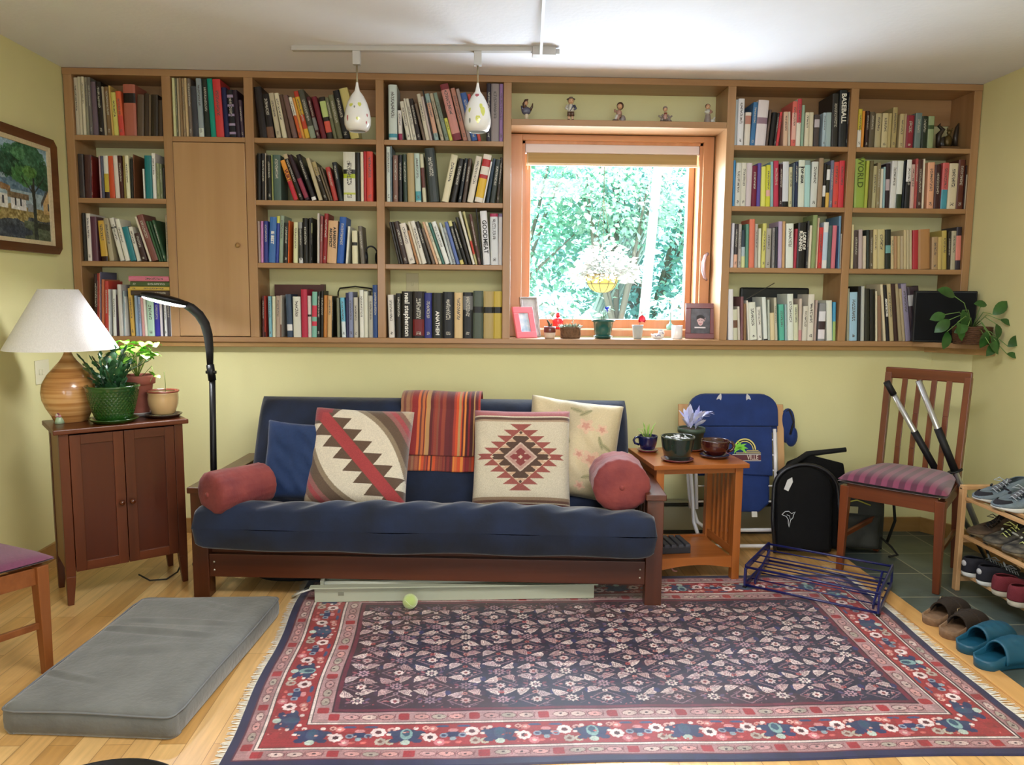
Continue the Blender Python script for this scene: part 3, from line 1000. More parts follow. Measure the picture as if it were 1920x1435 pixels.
for k, B in enumerate(ALLB):
    dep = brnd.uniform(.135, .19); dep = min(dep, 4.478 - B['Y'])
    data = book_mesh(B['w'], B['h'], dep, lin(B['base']), B['bands'], B['title'], brnd)
    phi = B['phi']; off = Vector((0, 0, 0)) if phi <= 0 else Vector((-B['w'], 0, 0))
    M = Matrix.Translation((B['x'], B['Y'], B['z']+.0004)) @ Matrix.Rotation(phi, 4, 'Y') @ Matrix.Translation(off)
    t, r, _ = data[5]
    if k in BIG:
        me = make_mesh('book', data, [COVER]); o = bpy.data.objects.new('book', me); C.objects.link(o); o.matrix_world = M
        pg = MB().box(t+.0002, B['w']-t-.0002, r+.0045, dep-.004, .003, B['h']-.0035).build('page_block', PAGES, o)
        th = 'slim ' if B['w'] < .014 else ('thick ' if B['w'] > .03 else ''); ht = 'tall ' if B['h'] > .262 else ('short ' if B['h'] < .19 else '')
        ln = ' leaning left' if phi < -.06 else (' leaning right' if phi > .06 else '')
        i = B['i']; n = B['n']
        place = (ORD[i] + ' from left') if i < n-1 else 'last on right'
        if i == 0: place = 'at left end'
        wd = ''
        if B['words']: wd = ' lettered ' + B['words'].replace(';', ' ')
        if B['words'] == 'neal stephenson': wd = ' with large white lettering'
        if B['words'] == 'TOP GEAR': wd = ' with grey capitals'
        nm = cname(B['base']); where = f", {place}, {ROWN[B['row']]}, {BAYN[B['bay']]}"
        cand = [ht+th+nm+' book'+(wd or ln)+where, ht+th+nm+' book'+wd+where, th+nm+' book'+wd+where, nm+' book'+wd+where]
        lab = next(c for c in cand if len(c.split()) <= 16)
        tag(o, lab, 'book', f"books on the {ROWN[B['row']]} of the {BAYN[B['bay']]}")
        if B['words']:
            ws = B['words'].split(';'); hh = B['h']; ww = B['w']
            dark = sum(lin(B['base'])[:3])/3 < 0.12
            spec = {'BASEBALL': (.036, .68, 'white'), 'ANATHEM': (.028, .38, 'white'), 'neal stephenson': (.037, .5, 'white'), 'GOODMEAT': (.032, .52, 'black'), 'WORLD': (.045, .72, 'green'), 'VURT': (.026, .62, 'dark'),
                    'TOP GEAR': (.019, .68, 'black'), 'IE BEST': (.022, .55, 'white'), 'ARCHITECTURE': (.014, .6, 'white')}
            for q, s_ in enumerate(ws):
                sz, pz, ik = spec.get(B['words'], (.024 if len(ws) > 1 else .02, .6, 'white' if dark else 'black'))
                if B['words'].startswith('A BARE'): sz, pz = .019, .6
                mt = {'white': white_ink, 'black': black_ink, 'green': green_ink, 'dark': pmat('maroon_lettering', '6a1c28')}[ik]
                xx = ww*.5 if len(ws) == 1 else (ww*.70 if q == 0 else ww*.30)
                if B['words'] == 'ANATHEM' : pz = .33
                tm = text('lettering', s_, sz, mt, o, T(xx, -.0006, hh*pz) @ RX(90) @ RZ(-90), thick=.0004, bold=.0008)
    else:
        vs, fs, col, ink, uv = data[:5]; o_ = len(stuff[0])
        stuff[0] += [tuple(M @ Vector(v)) for v in vs]; stuff[1] += [tuple(o_+j for j in f) for f in fs]; stuff[2] += col; stuff[3] += ink; stuff[4] += uv
        # pages
        o_ = len(stuff[0]); w_, h_ = B['w'], B['h']; pc = lin('cbbf9e')
        bx = [(x, y, zz) for zz in (.003, h_-.0035) for y in (r+.0045, dep-.004) for x in (t, w_-t)]
        stuff[0] += [tuple(M @ Vector(v)) for v in bx]
        for f in [(0, 2, 3, 1), (4, 5, 7, 6), (0, 1, 5, 4), (2, 6, 7, 3), (0, 4, 6, 2), (1, 3, 7, 5)]:
            stuff[1].append(tuple(o_+j for j in f)); stuff[2].append(pc); stuff[3].append(pc); stuff[4].append([(0, 0)]*4)
so = bpy.data.objects.new('books', make_mesh('books', stuff, [COVER])); C.objects.link(so)
tag(so, 'slimmest pamphlets and thin books squeezed between the larger books on all shelves', 'books'); so['kind'] = 'stuff'
# three books lying flat on top of the standing ones
def flat_book(x0, x1, y0, z0, h, base, dep, label):
    d = book_mesh(h, x1-x0, dep, lin(base), [], True, brnd); me = make_mesh('book', d, [COVER])
    o = bpy.data.objects.new('book', me); C.objects.link(o)
    o.matrix_world = Matrix.Translation((x0, y0, z0+h)) @ Matrix.Rotation(PI/2, 4, 'Y')
    t, r, _ = d[5]; MB().box(t+.0002, h-t-.0002, r+.0045, dep-.004, .003, (x1-x0)-.0035).build('page_block', PAGES, o)
    return tag(o, label, 'book', 'books lying flat in the leftmost bay')
zt = max(B['h'] for B in ALLB if B['bay'] == 0 and B['row'] == 3 and B['i'] >= 13 and B['x'] > BAYS[0][1]-.2) + 1.140
flat_book(-1.935, -1.722, 4.282, zt, .026, '4a3c34', .15, 'dark brown book lying flat, lowest of the stack above the lamp head')
flat_book(-1.938, -1.724, 4.280, zt+.0262, .021, 'c8a850', .15, 'ochre book lying flat, second from the bottom of the stack above the lamp head')
flat_book(-1.936, -1.722, 4.284, zt+.0474, .028, '4a5a34', .15, 'dark green book lying flat just under the pink one')
flat_book(-1.941, -1.725, 4.279, zt+.0756, .028, 'cc7488', .155, 'pink book lying flat, topmost of the stack above the lamp head')
# ================================================================== GARDEN BEYOND THE WINDOW
def leaf(mb, M, L, W, m=None, bend=0.25, fold=0.15, n=4):
    """a pointed leaf growing along local +X, folded along its midrib"""
    vs = []; fs = []
    for i in range(n+1):
        t = i/n; x = L*t*(1-.15*bend*t); z = -bend*L*t*t; w_ = W/2*math.sin(PI*min(1, t*.93+.035))**.8
        if i == n: w_ = 0.02*W
        vs += [(x, -w_, z+fold*w_), (x, 0, z), (x, w_, z+fold*w_)]
    for i in range(n):
        a = i*3; fs += [(a, a+1, a+4, a+3), (a+1, a+2, a+5, a+4)]
    mb.add(vs, fs, m, True, None, M)
def dirM(p, d, roll=0.0, up=(0, 0, 1)):
    d = Vector(d).normalized(); u = Vector(up)
    if abs(d.dot(u)) > .98: u = Vector((1, 0, 0))
    y = u.cross(d).normalized(); z = d.cross(y)
    M = Matrix((d, y, z)).transposed().to_4x4() @ Matrix.Rotation(roll, 4, 'X'); M.translation = Vector(p); return M
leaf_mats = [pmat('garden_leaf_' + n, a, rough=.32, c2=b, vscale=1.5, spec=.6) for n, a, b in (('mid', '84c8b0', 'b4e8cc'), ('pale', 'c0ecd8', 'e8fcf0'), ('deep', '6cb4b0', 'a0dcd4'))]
g = random.Random(11)
struct(MB().box(-9, 13, 4.79, 10.5, 0.6, 0.95).build('ground', pmat('pale_gravel', 'e6e6de', rough=.9, var=.1, vscale=12, bump=.3)))
m = MB(); nx, ny = 30, 24
vs = [(-14+32*i/nx, 10.4+16*j/ny, .9+7.5*(j/ny)**1.1+.5*math.sin(i*1.7+j)*j/ny) for j in range(ny+1) for i in range(nx+1)]
m.add(vs, [(j*(nx+1)+i, j*(nx+1)+i+1, (j+1)*(nx+1)+i+1, (j+1)*(nx+1)+i) for j in range(ny) for i in range(nx)], None, True)
struct(m.build('ground', pmat('wooded_slope', '5c98a0', rough=.9, c2='a0ccc8', vscale=1.6, bump=.6, bscale=6)))
def shrub(label, cx, cy, cz, rx, ry, rz, n, ls, mi, seed):
    r = random.Random(seed); t = thing('leafy_shrub', label, 'shrub', (cx, cy, .95), group='shrubs on the slope outside the window')
    mb = MB(); st = MB()
    for k in range(9):
        a = r.uniform(0, 2*PI); e = Vector((math.cos(a)*rx*.6, math.sin(a)*ry*.6, cz+rz*r.uniform(-.2, .8)-.95))
        st.tube([(0, 0, 0), e*.5+Vector((r.uniform(-.1, .1), 0, .1)), e], [.03, .02, .006], n=5)
    st.build('stem', pmat('shrub_bark', '8a8478', rough=.9), t)
    for k in range(n):
        while True:
            v = Vector((r.uniform(-1, 1), r.uniform(-1, 1), r.uniform(-1, 1)))
            if .35 < v.length < 1: break
        lump = 1 + .18*math.sin(v.x*7+seed)*math.sin(v.z*6+seed*2)
        p = Vector((v.x*rx*lump, v.y*ry*lump, v.z*rz*lump + cz-.95))
        d = Vector((v.x*.7+r.uniform(-.7, .7), v.y*.7-.45+r.uniform(-.5, .5), r.uniform(-.6, .35)))
        s_ = ls*r.uniform(.7, 1.3); leaf(mb, dirM(p, d, r.uniform(-.7, .7)), s_, s_*.62, None, bend=.3, n=2)
    mb.build('foliage', leaf_mats[mi], t)
shrub('tall shrub with mid green leaves filling the left of the window view', 0.2, 8.3, 2.3, 1.5, .9, 1.6, 7000, .085, 0, 1)
shrub('deep green shrub with teal leaves behind the hanging basket', 1.9, 9.0, 2.4, 1.5, .9, 1.7, 6500, .085, 2, 2)
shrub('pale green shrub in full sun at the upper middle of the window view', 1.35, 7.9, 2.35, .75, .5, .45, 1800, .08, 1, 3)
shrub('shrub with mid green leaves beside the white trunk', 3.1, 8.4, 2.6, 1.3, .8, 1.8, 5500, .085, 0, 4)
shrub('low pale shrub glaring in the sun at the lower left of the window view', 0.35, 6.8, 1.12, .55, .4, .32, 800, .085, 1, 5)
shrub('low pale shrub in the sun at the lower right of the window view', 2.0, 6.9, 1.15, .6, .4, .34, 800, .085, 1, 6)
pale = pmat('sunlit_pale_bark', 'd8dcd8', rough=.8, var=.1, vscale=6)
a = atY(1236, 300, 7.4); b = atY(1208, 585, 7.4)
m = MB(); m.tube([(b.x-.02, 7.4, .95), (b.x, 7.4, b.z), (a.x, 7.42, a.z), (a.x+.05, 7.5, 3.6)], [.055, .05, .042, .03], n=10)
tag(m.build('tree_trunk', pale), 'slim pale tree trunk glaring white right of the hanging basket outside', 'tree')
t = thing('dead_branches', 'bundle of grey bare branches leaning diagonally behind the pale trunk outside', 'branch', (1.45, 7.9, .95))
m = MB()
for k in range(9):
    o = k*.035; m.tube([(-.45+o*.6, -.1*k % .3, 0), (-.1+o, .05, .9), (.38+o*1.2+g.uniform(-.05, .05), .1, 2.1)], [.022, .014, .006], n=6)
m.build('branch', pmat('grey_dead_wood', 'a8c0bc', rough=.85), t)
# hanging basket
c = atY(1129, 520, 6.3); hb = thing('hanging_basket', 'wire hanging basket with a yellow coir liner and white flowers outside the window', 'hanging basket', (c.x, 6.3, c.z-.125))
prof = [(.02, 0)] + [(.132*math.sin(PI/2*t)**.75, .15*(1-math.cos(PI/2*t))) for t in [i/8 for i in range(1, 9)]]
MB().lathe(prof + [(.118, .15)], n=28).build('coir_liner', pmat('yellow_coir', 'f0c860', rough=.9, var=.12, vscale=60), hb)
m = MB(); dk = pmat('dark_wire', '6a5c40', rough=.5)
for k in range(10):
    a = 2*PI*k/10; m.tube([(r_*1.03*math.cos(a), r_*1.03*math.sin(a), z_) for r_, z_ in prof], .0028, n=6)
for h_ in (.15, .07):
    rr = .137 if h_ > .1 else .124; m.tube([(rr*math.cos(2*PI*k/24), rr*math.sin(2*PI*k/24), h_) for k in range(24)], .0035, n=6, closed=True)
m.build('wire_frame', dk, hb)
m = MB()
for k in range(3):
    a = 2*PI*k/3+.4; m.tube([(.135*math.cos(a), .135*math.sin(a), .15), (0, 0, .75)], .002, n=5)
m.tube([(0, 0, .75), (0, 0, 1.6)], .003, n=5); m.build('chain', dk, hb)
m = MB(); r = random.Random(8)
for k in range(900):
    a = r.uniform(0, 2*PI); q = r.uniform(0, 1)**.5; p = Vector((.23*q*math.cos(a)+(.06 if a < 1 else 0), .18*q*math.sin(a), .13+r.uniform(0, .30)*(1-q*q*.7)-.05*q))
    leaf(m, dirM(p, (math.cos(a)+r.uniform(-.5, .5), math.sin(a)-.4, r.uniform(-.3, .8)), r.uniform(-1, 1)), r.uniform(.04, .075), .04, n=2)
m.build('flowers', pmat('white_petals', 'f4f2ee', rough=.5), hb)

# ================================================================== THINGS ON THE SILL
ZS = 1.1384
def PX(x, Y): return atY(x, 600, Y).x
soil = pmat('potting_soil', '3a2a1e', rough=.95, var=.25, vscale=90, bump=.6, bscale=120)
def pot(t, prof, mat, soil_z, soil_r, n=32, name='pot'):
    """prof: outer profile from the foot up to the rim, closed inside by the function"""
    rt, zt_ = prof[-1]; th = max(.003, rt*.07)
    inner = [(rt-th, zt_), (rt-th*1.1, zt_-.006), (soil_r*.97, soil_z-.004)]
    o = MB().lathe([(0, prof[0][1]+.0005), (prof[0][0], prof[0][1])] + prof[1:] + inner, mat, n=n).build(name, None, t)
    MB().lathe([(0, soil_z), (soil_r*.5, soil_z+.002), (soil_r, soil_z)], soil, n=20).build('soil', None, t)
    return o
def saucer(t, r, h, mat, z=0, name='saucer', x=0, y=0):
    return MB().lathe([(0, z), (r*.78, z), (r*.98, z+h*.8), (r, z+h), (r*.93, z+h), (r*.74, z+h*.35), (0, z+h*.35)], mat, n=36, M=T(x, y, 0)).build(name, None, t)
def pframe(label, x, Y, w, h, yaw, tilt, fm, bw, photo_fn, th=.014, z=ZS, name='photo_frame', mat_board=None):
    t = thing(name, label, 'photo frame', (PX(x, Y), Y, z), math.radians(yaw))
    R = RX(-tilt) @ T(0, 0, .002)
    m = MB()
    m.box(-w/2, w/2, 0, th, 0, bw, None, R).box(-w/2, w/2, 0, th, h-bw, h, None, R).box(-w/2, -w/2+bw, 0, th, bw, h-bw, None, R).box(w/2-bw, w/2, 0, th, bw, h-bw, None, R)
    m.build('frame', fm, t, bevel=.002)
    photo_fn(t, w/2-bw, bw, h-bw, R)
    m = MB(); m.bar(R @ Vector((0, th, h*.62)), (0, h*.45, .001), .03, .003); m.build('easel_back', pmat('frame_backing', '4a3c34', rough=.8), t)
    return t
def ph_blue(t, hw, z0, z1, R):
    MB().box(-hw, hw, .006, .012, z0, z1, None, R).build('photo', pmat('pale_blue_photo', '9ab4cc', rough=.3, c2='d8dce4', vscale=28), t)
def ph_silver(t, hw, z0, z1, R):
    MB().box(-hw, hw, .006, .012, z0, z1, None, R).build('photo', pmat('faded_grey_photo', 'c8cacc', rough=.3, c2='9a9ca0', vscale=14), t)
def ph_child(t, hw, z0, z1, R):
    MB().box(-hw, hw, .008, .013, z0, z1, None, R).build('photo', pmat('dark_photo', '2c2a30', rough=.25, c2='4c4a54', vscale=25), t)
    zc = (z0+z1)/2
    Q = R @ T(0, .0075, zc) @ RX(90)
    sk = pmat('photo_skin', 'c8a8ac', rough=.4); m = MB()
    m.prism([(.020*math.cos(a)*(1 if math.sin(a) > 0 else .82)+.001, .027*math.sin(a)) for a in [2*PI*k/24 for k in range(24)]], 0, .0007, sk, Q)
    m.prism([(-.024, .006), (-.021, .026), (-.005, .036), (.014, .033), (.024, .02), (.024, .0), (.018, .012), (.0, .018), (-.015, .010)][::-1], .0007, .0013, pmat('photo_hair', '1c1618', rough=.5), Q)
    m.prism([(-.011, .002), (-.003, .002), (-.003, .005), (-.011, .005)], .0013, .0016, pmat('photo_hair'), Q).prism([(.005, .002), (.013, .002), (.013, .005), (.005, .005)], .0013, .0016, pmat('photo_hair'), Q)
    m.prism([(-.008, -.014), (.010, -.013), (.004, -.018), (-.003, -.018)][::-1], .0013, .0016, pmat('photo_lips', '9a5058', rough=.5), Q)
    m.prism([(.018, .012), (.028, .020), (.026, .002), (.020, -.004)][::-1], 0, .0007, sk, Q)
    m.prism([(-.032, -.042), (.030, -.042), (.030, -.034), (-.032, -.034)], 0, .0007, pmat('photo_white', 'd8d4dc', rough=.5), Q)
    m.build('portrait', None, t)
pframe('pink photo frame with a pale blue picture at the left end of the window sill', 990, 4.345, .140, .182, 33, 17, pmat('pink_frame', 'e8707c', rough=.35, coat=.3), .036, ph_blue)
pframe('silver and black photo frame standing behind the pink frame', 999, 4.415, .115, .235, 28, 12, pmat('silver_frame', 'b0a8a8', rough=.3, metal=.7), .012, ph_silver)
pframe('dark red photo frame with a dark portrait at the right end of the sill', 1314, 4.375, .168, .205, -10, 9, pmat('oxblood_frame', '6a2428', rough=.3, coat=.4), .030, ph_child)
# red vase
zj = 1.1812
t = thing('red_vase', 'small red glass vase with a stopper on the window ledge', 'vase', (PX(1046, 4.545), 4.545, zj))
red = pmat('red_glass', 'e01830', rough=.1, spec=.8, coat=.5)
MB().lathe([(0, 0), (.020, 0), (.024, .006), (.031, .035), (.033, .055), (.030, .064), (.012, .068), (.011, .072), (.0, .072)], n=28).build('body', red, t)
MB().lathe([(0, .072), (.012, .072), (.012, .098), (0, .099)], n=20).build('stopper', red, t)
# small two-tone pot with a cactus
t = thing('cactus_pot', 'tiny brown and white pot with a dark cactus beside the pink frame', 'plant', (PX(1031, 4.33), 4.33, ZS))
pot(t, [(.026, 0), (.030, .006), (.032, .034)], pmat('cream_pot', 'd0b8a4', rough=.5), .06, .026)
MB().lathe([(.0325, .034), (.0335, .036), (.0335, .066), (.031, .067), (.0305, .034)], n=32).build('brown_band', pmat('brown_glaze', '6a2c28', rough=.3, coat=.4), t)
m = MB(); m.tube([(0, 0, .06), (-.004, 0, .085), (-.016, .002, .105)], [.006, .007, .003]).tube([(.002, 0, .062), (.012, .004, .083)], [.005, .003]); m.build('cactus', pmat('dark_cactus', '4a4a38', rough=.7), t)
# rough brown planter with a grey succulent
t = thing('succulent_planter', 'rough brown log shaped planter filled with small grey leaved succulents', 'plant', (PX(1069, 4.35), 4.35, ZS))
m = MB(); N_ = 24; K_ = 7; vs = []
for i in range(K_):
    z_ = .062*i/(K_-1)
    for j in range(N_):
        a = 2*PI*j/N_; f = 1+.10*math.sin(3*a+1)+.06*math.sin(7*a+i)
        vs.append((.058*math.cos(a)*f*(.9+.12*i/(K_-1)), .036*math.sin(a)*f, z_ + (.004*math.sin(5*a) if i == K_-1 else 0)))
fs = [(i*N_+j, i*N_+(j+1) % N_, (i+1)*N_+(j+1) % N_, (i+1)*N_+j) for i in range(K_-1) for j in range(N_)] + [tuple((K_-1)*N_+j for j in range(N_)), tuple(range(N_))[::-1]]
m.add(vs, fs, None, True).build('planter', pmat('brown_bark_clay', '6a4e38', rough=.9, var=.3, vscale=40, bump=.8, bscale=70), t)
m = MB(); r = random.Random(4)
for k in range(120):
    a = r.uniform(0, 2*PI); p = Vector((.055*r.uniform(-1, 1), .03*r.uniform(-1, 1), .062)); leaf(m, dirM(p, (p.x*14+r.uniform(-.5, .5), p.y*14+r.uniform(-.6, .3), r.uniform(.3, 1.4)), r.uniform(-1, 1)), r.uniform(.014, .03), .009, n=2)
m.tube([(.012, 0, .06), (.016, 0, .10), (.013, -.004, .128)], .002, n=6)
for k in range(12): leaf(m, dirM((.015, 0, .085+.0035*k), (math.cos(k*2.4), math.sin(k*2.4), .6)), .014, .008, n=2)
m.build('succulents', pmat('grey_green_leaf', '98a898', rough=.5, var=.25, vscale=60), t)
# green glazed pot with a blue flower
t = thing('green_glazed_pot', 'dark green glazed pot with saucer and a small blue flower, centre of the sill', 'plant', (PX(1131, 4.36), 4.36, ZS))
gg = pmat('green_glaze_sill', '1f5a54', rough=.18, coat=.7)
pot(t, [(.040, .006), (.044, .012), (.052, .055), (.058, .093), (.066, .096), (.067, .108)], gg, .098, .058)
saucer(t, .056, .016, gg)
m = MB(); fl = MB(); r = random.Random(3)
for k in range(26):
    a = r.uniform(0, 2*PI); h_ = r.uniform(.02, .055); e = Vector((.03*math.cos(a)*r.random(), .02*math.sin(a), .098+h_)); m.tube([(e.x*.3, e.y*.3, .096), e], .001, n=4)
    for q in range(3): leaf(m, dirM(e, (math.cos(a+q*2), math.sin(a+q*2), .3)), .014, .008, n=2)
m.tube([(.0, 0, .098), (.012, 0, .14), (.016, 0, .165)], .0013, n=5); m.build('stems', pmat('pale_stems', '8aa890', rough=.6), t)
for k in range(6): leaf(fl, dirM((.018, -.004, .165), (math.cos(k*1.05), -.4+.3*math.sin(k), math.sin(k*1.05)), k), .022, .015, n=3)
fl.build('flower', pmat('blue_petal', '2434c8', rough=.5), t)
# grey pot with a red flower
t = thing('grey_flower_pot', 'small pale grey pot with a drooping red flower on a thin stem', 'plant', (PX(1196, 4.35), 4.35, ZS))
pot(t, [(.022, 0), (.025, .004), (.031, .07), (.033, .078)], pmat('grey_glaze', 'a8b0b4', rough=.35), .068, .028)
m = MB(); m.tube([(.004, 0, .066), (.016, 0, .10), (.020, 0, .15), (.028, 0, .175), (.05, -.002, .182)], .0014, n=6); leaf(m, dirM((.028, 0, .176), (1, 0, .25)), .05, .008); m.build('stem', pmat('brown_stem', '8a8468', rough=.7), t)
m = MB()
m.tube([(.022, .0, .152), (.024, -.003, .13)], .0015, n=5)
for k in range(9): leaf(m, dirM((.024, -.004, .134), (.6*math.cos(k*.7), .6*math.sin(k*.7), -1.1), k), .045, .026, bend=-.15)
m.build('flower', pmat('red_petal', 'd81c34', rough=.5, sheen=.3), t)
# tiny clog ornament
t = thing('clog_ornament', 'tiny white ceramic clog painted blue on the sill', 'ornament', (PX(1234, 4.33), 4.33, ZS))
wc = pmat('white_ceramic', 'e4e2e6', rough=.2, coat=.6); m = MB()
m.ell((0, 0, .016), (.036, .016, .016), None, e=.8).ell((.020, 0, .034), (.018, .015, .018), None, e=.8).tube([(-.030, 0, .018), (-.038, 0, .030)], [.008, .002]); m.build('shoe', wc, t)
m = MB(); m.ell((.018, 0, .049), (.013, .010, .004)).build('opening', pmat('dark_opening', '3a3040', rough=.6), t)
m = MB(); m.tube([(-.006, -.0155, .018), (.004, -.0165, .026), (.014, -.0158, .018)], .0022, n=6).tube([(-.018, -.013, .022), (-.01, -.015, .012)], .002, n=6).tube([(.022, -.0155, .038), (.030, -.014, .030)], .002, n=6); m.build('painting', pmat('blue_paint', '4a4a88', rough=.4), t)
# teal glass vial on the ledge, white cup
t = thing('glass_vial', 'pale teal glass vial with a tall neck on the window ledge', 'vase', (PX(1257, 4.55), 4.55, zj))
tg = pmat('teal_glass', '9ad8cc', rough=.1, trans=.5); MB().lathe([(0, 0), (.018, 0), (.024, .012), (.022, .03), (.008, .038), (.005, .05)], n=24).build('body', tg, t)
MB().lathe([(.004, .05), (.004, .105), (0, .106)], n=12).build('neck', tg, t)
t = thing('white_cup', 'plain white cylindrical pot near the dark red frame', 'pot', (PX(1270, 4.37), 4.37, ZS))
pot(t, [(.029, 0), (.031, .003), (.031, .077)], wc, .066, .027, name='cup')
o = MB().prism([(-.030, -.004), (.030, -.004), (.030, .004), (-.030, .004)], 0, .05).build('red_card', pmat('red_card', 'a82838', rough=.6), loc=(PX(1353, 4.36), 4.36, ZS), rot=(0, 0, 1.3))
tag(o, 'small red card propped between the dark red frame and the bookcase', 'card')

# ================================================================== FIGURINES OVER THE WINDOW
ZN = 2.3254
cl = {k: pmat('porcelain_' + k, v, rough=.3, coat=.4, var=.06, vscale=80) for k, v in dict(skin='d0a480', hair='4a3226', base='cdb88e', blue='5a5a6c', white='c8c4b8', brown='5a4030', grey='8a7c74', red='8a3c30', cream='d8c8a8', pink='a88070').items()}
def fig_head(m, c, r, hair, hat=None):
    x, y, z = c; m.ell(c, (r*.92, r*.92, r), cl['skin']); m.ell((x, y+r*.25, z+r*.22), (r*1.06, r*.95, r*.98), cl[hair])
    m.ell((x-r*.35, y-r*.86, z+.0*r), (r*.1, r*.08, r*.12), cl['hair'], 8).ell((x+r*.35, y-r*.86, z), (r*.1, r*.08, r*.12), cl['hair'], 8).ell((x, y-r*.95, z-r*.2), (r*.13, r*.13, r*.12), cl['skin'], 8).ell((x, y-r*.85, z-r*.5), (r*.25, r*.06, r*.06), cl['red'], 8)
def figurine(label, px, fn, Y=4.345, rz=0.0, s=1.0):
    t = thing('figurine', label, 'figurine', (PXn(px, Y), Y, ZN), rz, 'porcelain figurines over the window')
    t.scale = (s, s, s); fn(t); return t
def PXn(x, Y): return atY(x, 220, Y).x
def base_(t, r=.024): MB().lathe([(0, 0), (r, 0), (r*1.02, .003), (r*.9, .008), (0, .009)], cl['base'], n=24).build('base', None, t)
def f_goat(t):       # bird-like figure: child with raised horn
    base_(t, .019); m = MB(); m.tube([(.002, 0, .006), (.0, 0, .05)], [.012, .010], cl['cream']); m.ell((-.001, 0, .058), (.026, .018, .022), cl['blue'])
    m.tube([(-.02, 0, .06), (-.028, 0, .085)], [.008, .004], cl['blue']).tube([(.018, 0, .06), (.030, -.004, .078), (.034, -.006, .098)], [.009, .006, .002], cl['hair']); m.build('body', None, t)
    h = MB(); h.tube([(-.008, 0, .07), (-.012, 0, .095), (-.004, -.003, .112), (.008, -.006, .118)], [.012, .011, .009, .003], cl['hair']); fig_head(h, (-.003, -.004, .098), .012, 'hair'); h.build('head', None, t)
def f_boy(t):
    base_(t, .022); m = MB()
    for s_ in (-1, 1):
        m.tube([(.010*s_, 0, .008), (.010*s_, 0, .035)], [.006, .007], cl['skin']).ell((.012*s_, -.006, .012), (.008, .013, .006), cl['hair']).tube([(.009*s_, 0, .034), (.008*s_, 0, .058)], [.0115, .011], cl['brown'])
        m.tube([(.018*s_, 0, .092), (.027*s_, -.004, .074), (.018*s_, -.014, .066)], [.007, .007, .005], cl['white' if s_ < 0 else 'blue'])
    m.tube([(0, 0, .056), (0, 0, .096)], [.018, .014], cl['white']); m.tube([(.012, -.012, .090), (-.004, -.014, .058)], .004, cl['blue'], n=8); m.build('body', None, t)
    h = MB(); fig_head(h, (0, -.001, .114), .0175, 'hair'); h.lathe([(.024, .124), (.022, .127), (.014, .130), (.010, .136), (0, .137)], cl['grey'], n=20, M=T(0, .003, 0)); h.build('head', None, t)
def f_seated(t):
    base_(t, .026); m = MB(); m.ell((.022, .004, .022), (.018, .014, .024), cl['grey']); m.ell((.002, 0, .052), (.016, .013, .022), cl['pink'])
    m.tube([(0, -.004, .038), (-.012, -.014, .036), (-.020, -.016, .016)], [.011, .010, .007], cl['white']).tube([(.006, -.004, .036), (-.004, -.016, .034), (-.010, -.018, .012)], [.011, .010, .007], cl['pink'])
    m.ell((-.026, -.020, .012), (.012, .007, .006), cl['hair']).ell((-.014, -.022, .010), (.012, .007, .006), cl['hair']).tube([(-.010, 0, .064), (-.022, -.010, .060), (-.024, -.008, .072)], [.006, .006, .005], cl['pink']); m.build('body', None, t)
    h = MB(); fig_head(h, (.006, 0, .090), .016, 'hair'); h.ell((.008, .004, .094), (.020, .016, .021), cl['hair']); fig_head(h, (.003, -.010, .088), .0125, 'skin'); h.build('head', None, t)
def f_sitting_splay(t):
    base_(t, .024); m = MB(); m.ell((0, 0, .036), (.013, .012, .024), cl['pink'])
    for s_ in (-1, 1):
        m.tube([(.006*s_, -.002, .018), (.020*s_, -.014, .026), (.024*s_, -.018, .008)], [.010, .009, .007], cl['grey']).ell((.026*s_, -.024, .010), (.007, .010, .006), cl['brown'])
        m.tube([(.012*s_, 0, .048), (.026*s_, -.004, .036), (.038*s_, -.006, .044)], [.006, .006, .004], cl['grey'])
    m.tube([(-.008, -.010, .056), (.008, -.010, .056)], .004, cl['red']); m.build('body', None, t)
    h = MB(); fig_head(h, (0, 0, .078), .0125, 'hair'); h.ell((0, .003, .084), (.0135, .0125, .013), cl['grey']); h.build('head', None, t)
def f_girl(t):
    base_(t, .030); m = MB(); m.lathe([(.021, .008), (.019, .02), (.014, .045), (.011, .055)], cl['grey'], n=20); m.tube([(0, 0, .052), (0, 0, .078)], [.013, .010], cl['white'])
    m.tube([(-.010, 0, .074), (-.017, -.010, .062), (.002, -.016, .060)], [.006, .006, .005], cl['white']).tube([(.010, 0, .074), (.018, -.008, .064), (.008, -.016, .058)], [.006, .006, .005], cl['pink']); m.build('body', None, t)
    h = MB(); fig_head(h, (-.001, 0, .092), .0135, 'brown'); h.build('head', None, t)
    d = MB(); d.ell((.024, -.006, .018), (.014, .009, .010), cl['white']).tube([(.030, -.006, .022), (.034, -.008, .034), (.038, -.010, .036)], [.005, .004, .002], cl['white']); d.build('goose', None, t)
figurine('porcelain figurine with a raised horn, leftmost of the five over the window', 987, f_goat)
figurine('tallest porcelain figurine, a standing boy in shorts, second from left over the window', 1070, f_boy)
figurine('porcelain figurine of a child seated beside a grey basket, middle of the five', 1160, f_seated)
figurine('smallest porcelain figurine, sitting with legs apart, second from right over the window', 1247, f_sitting_splay)
figurine('porcelain figurine of a girl with a white goose, rightmost over the window', 1327, f_girl, s=1.05)

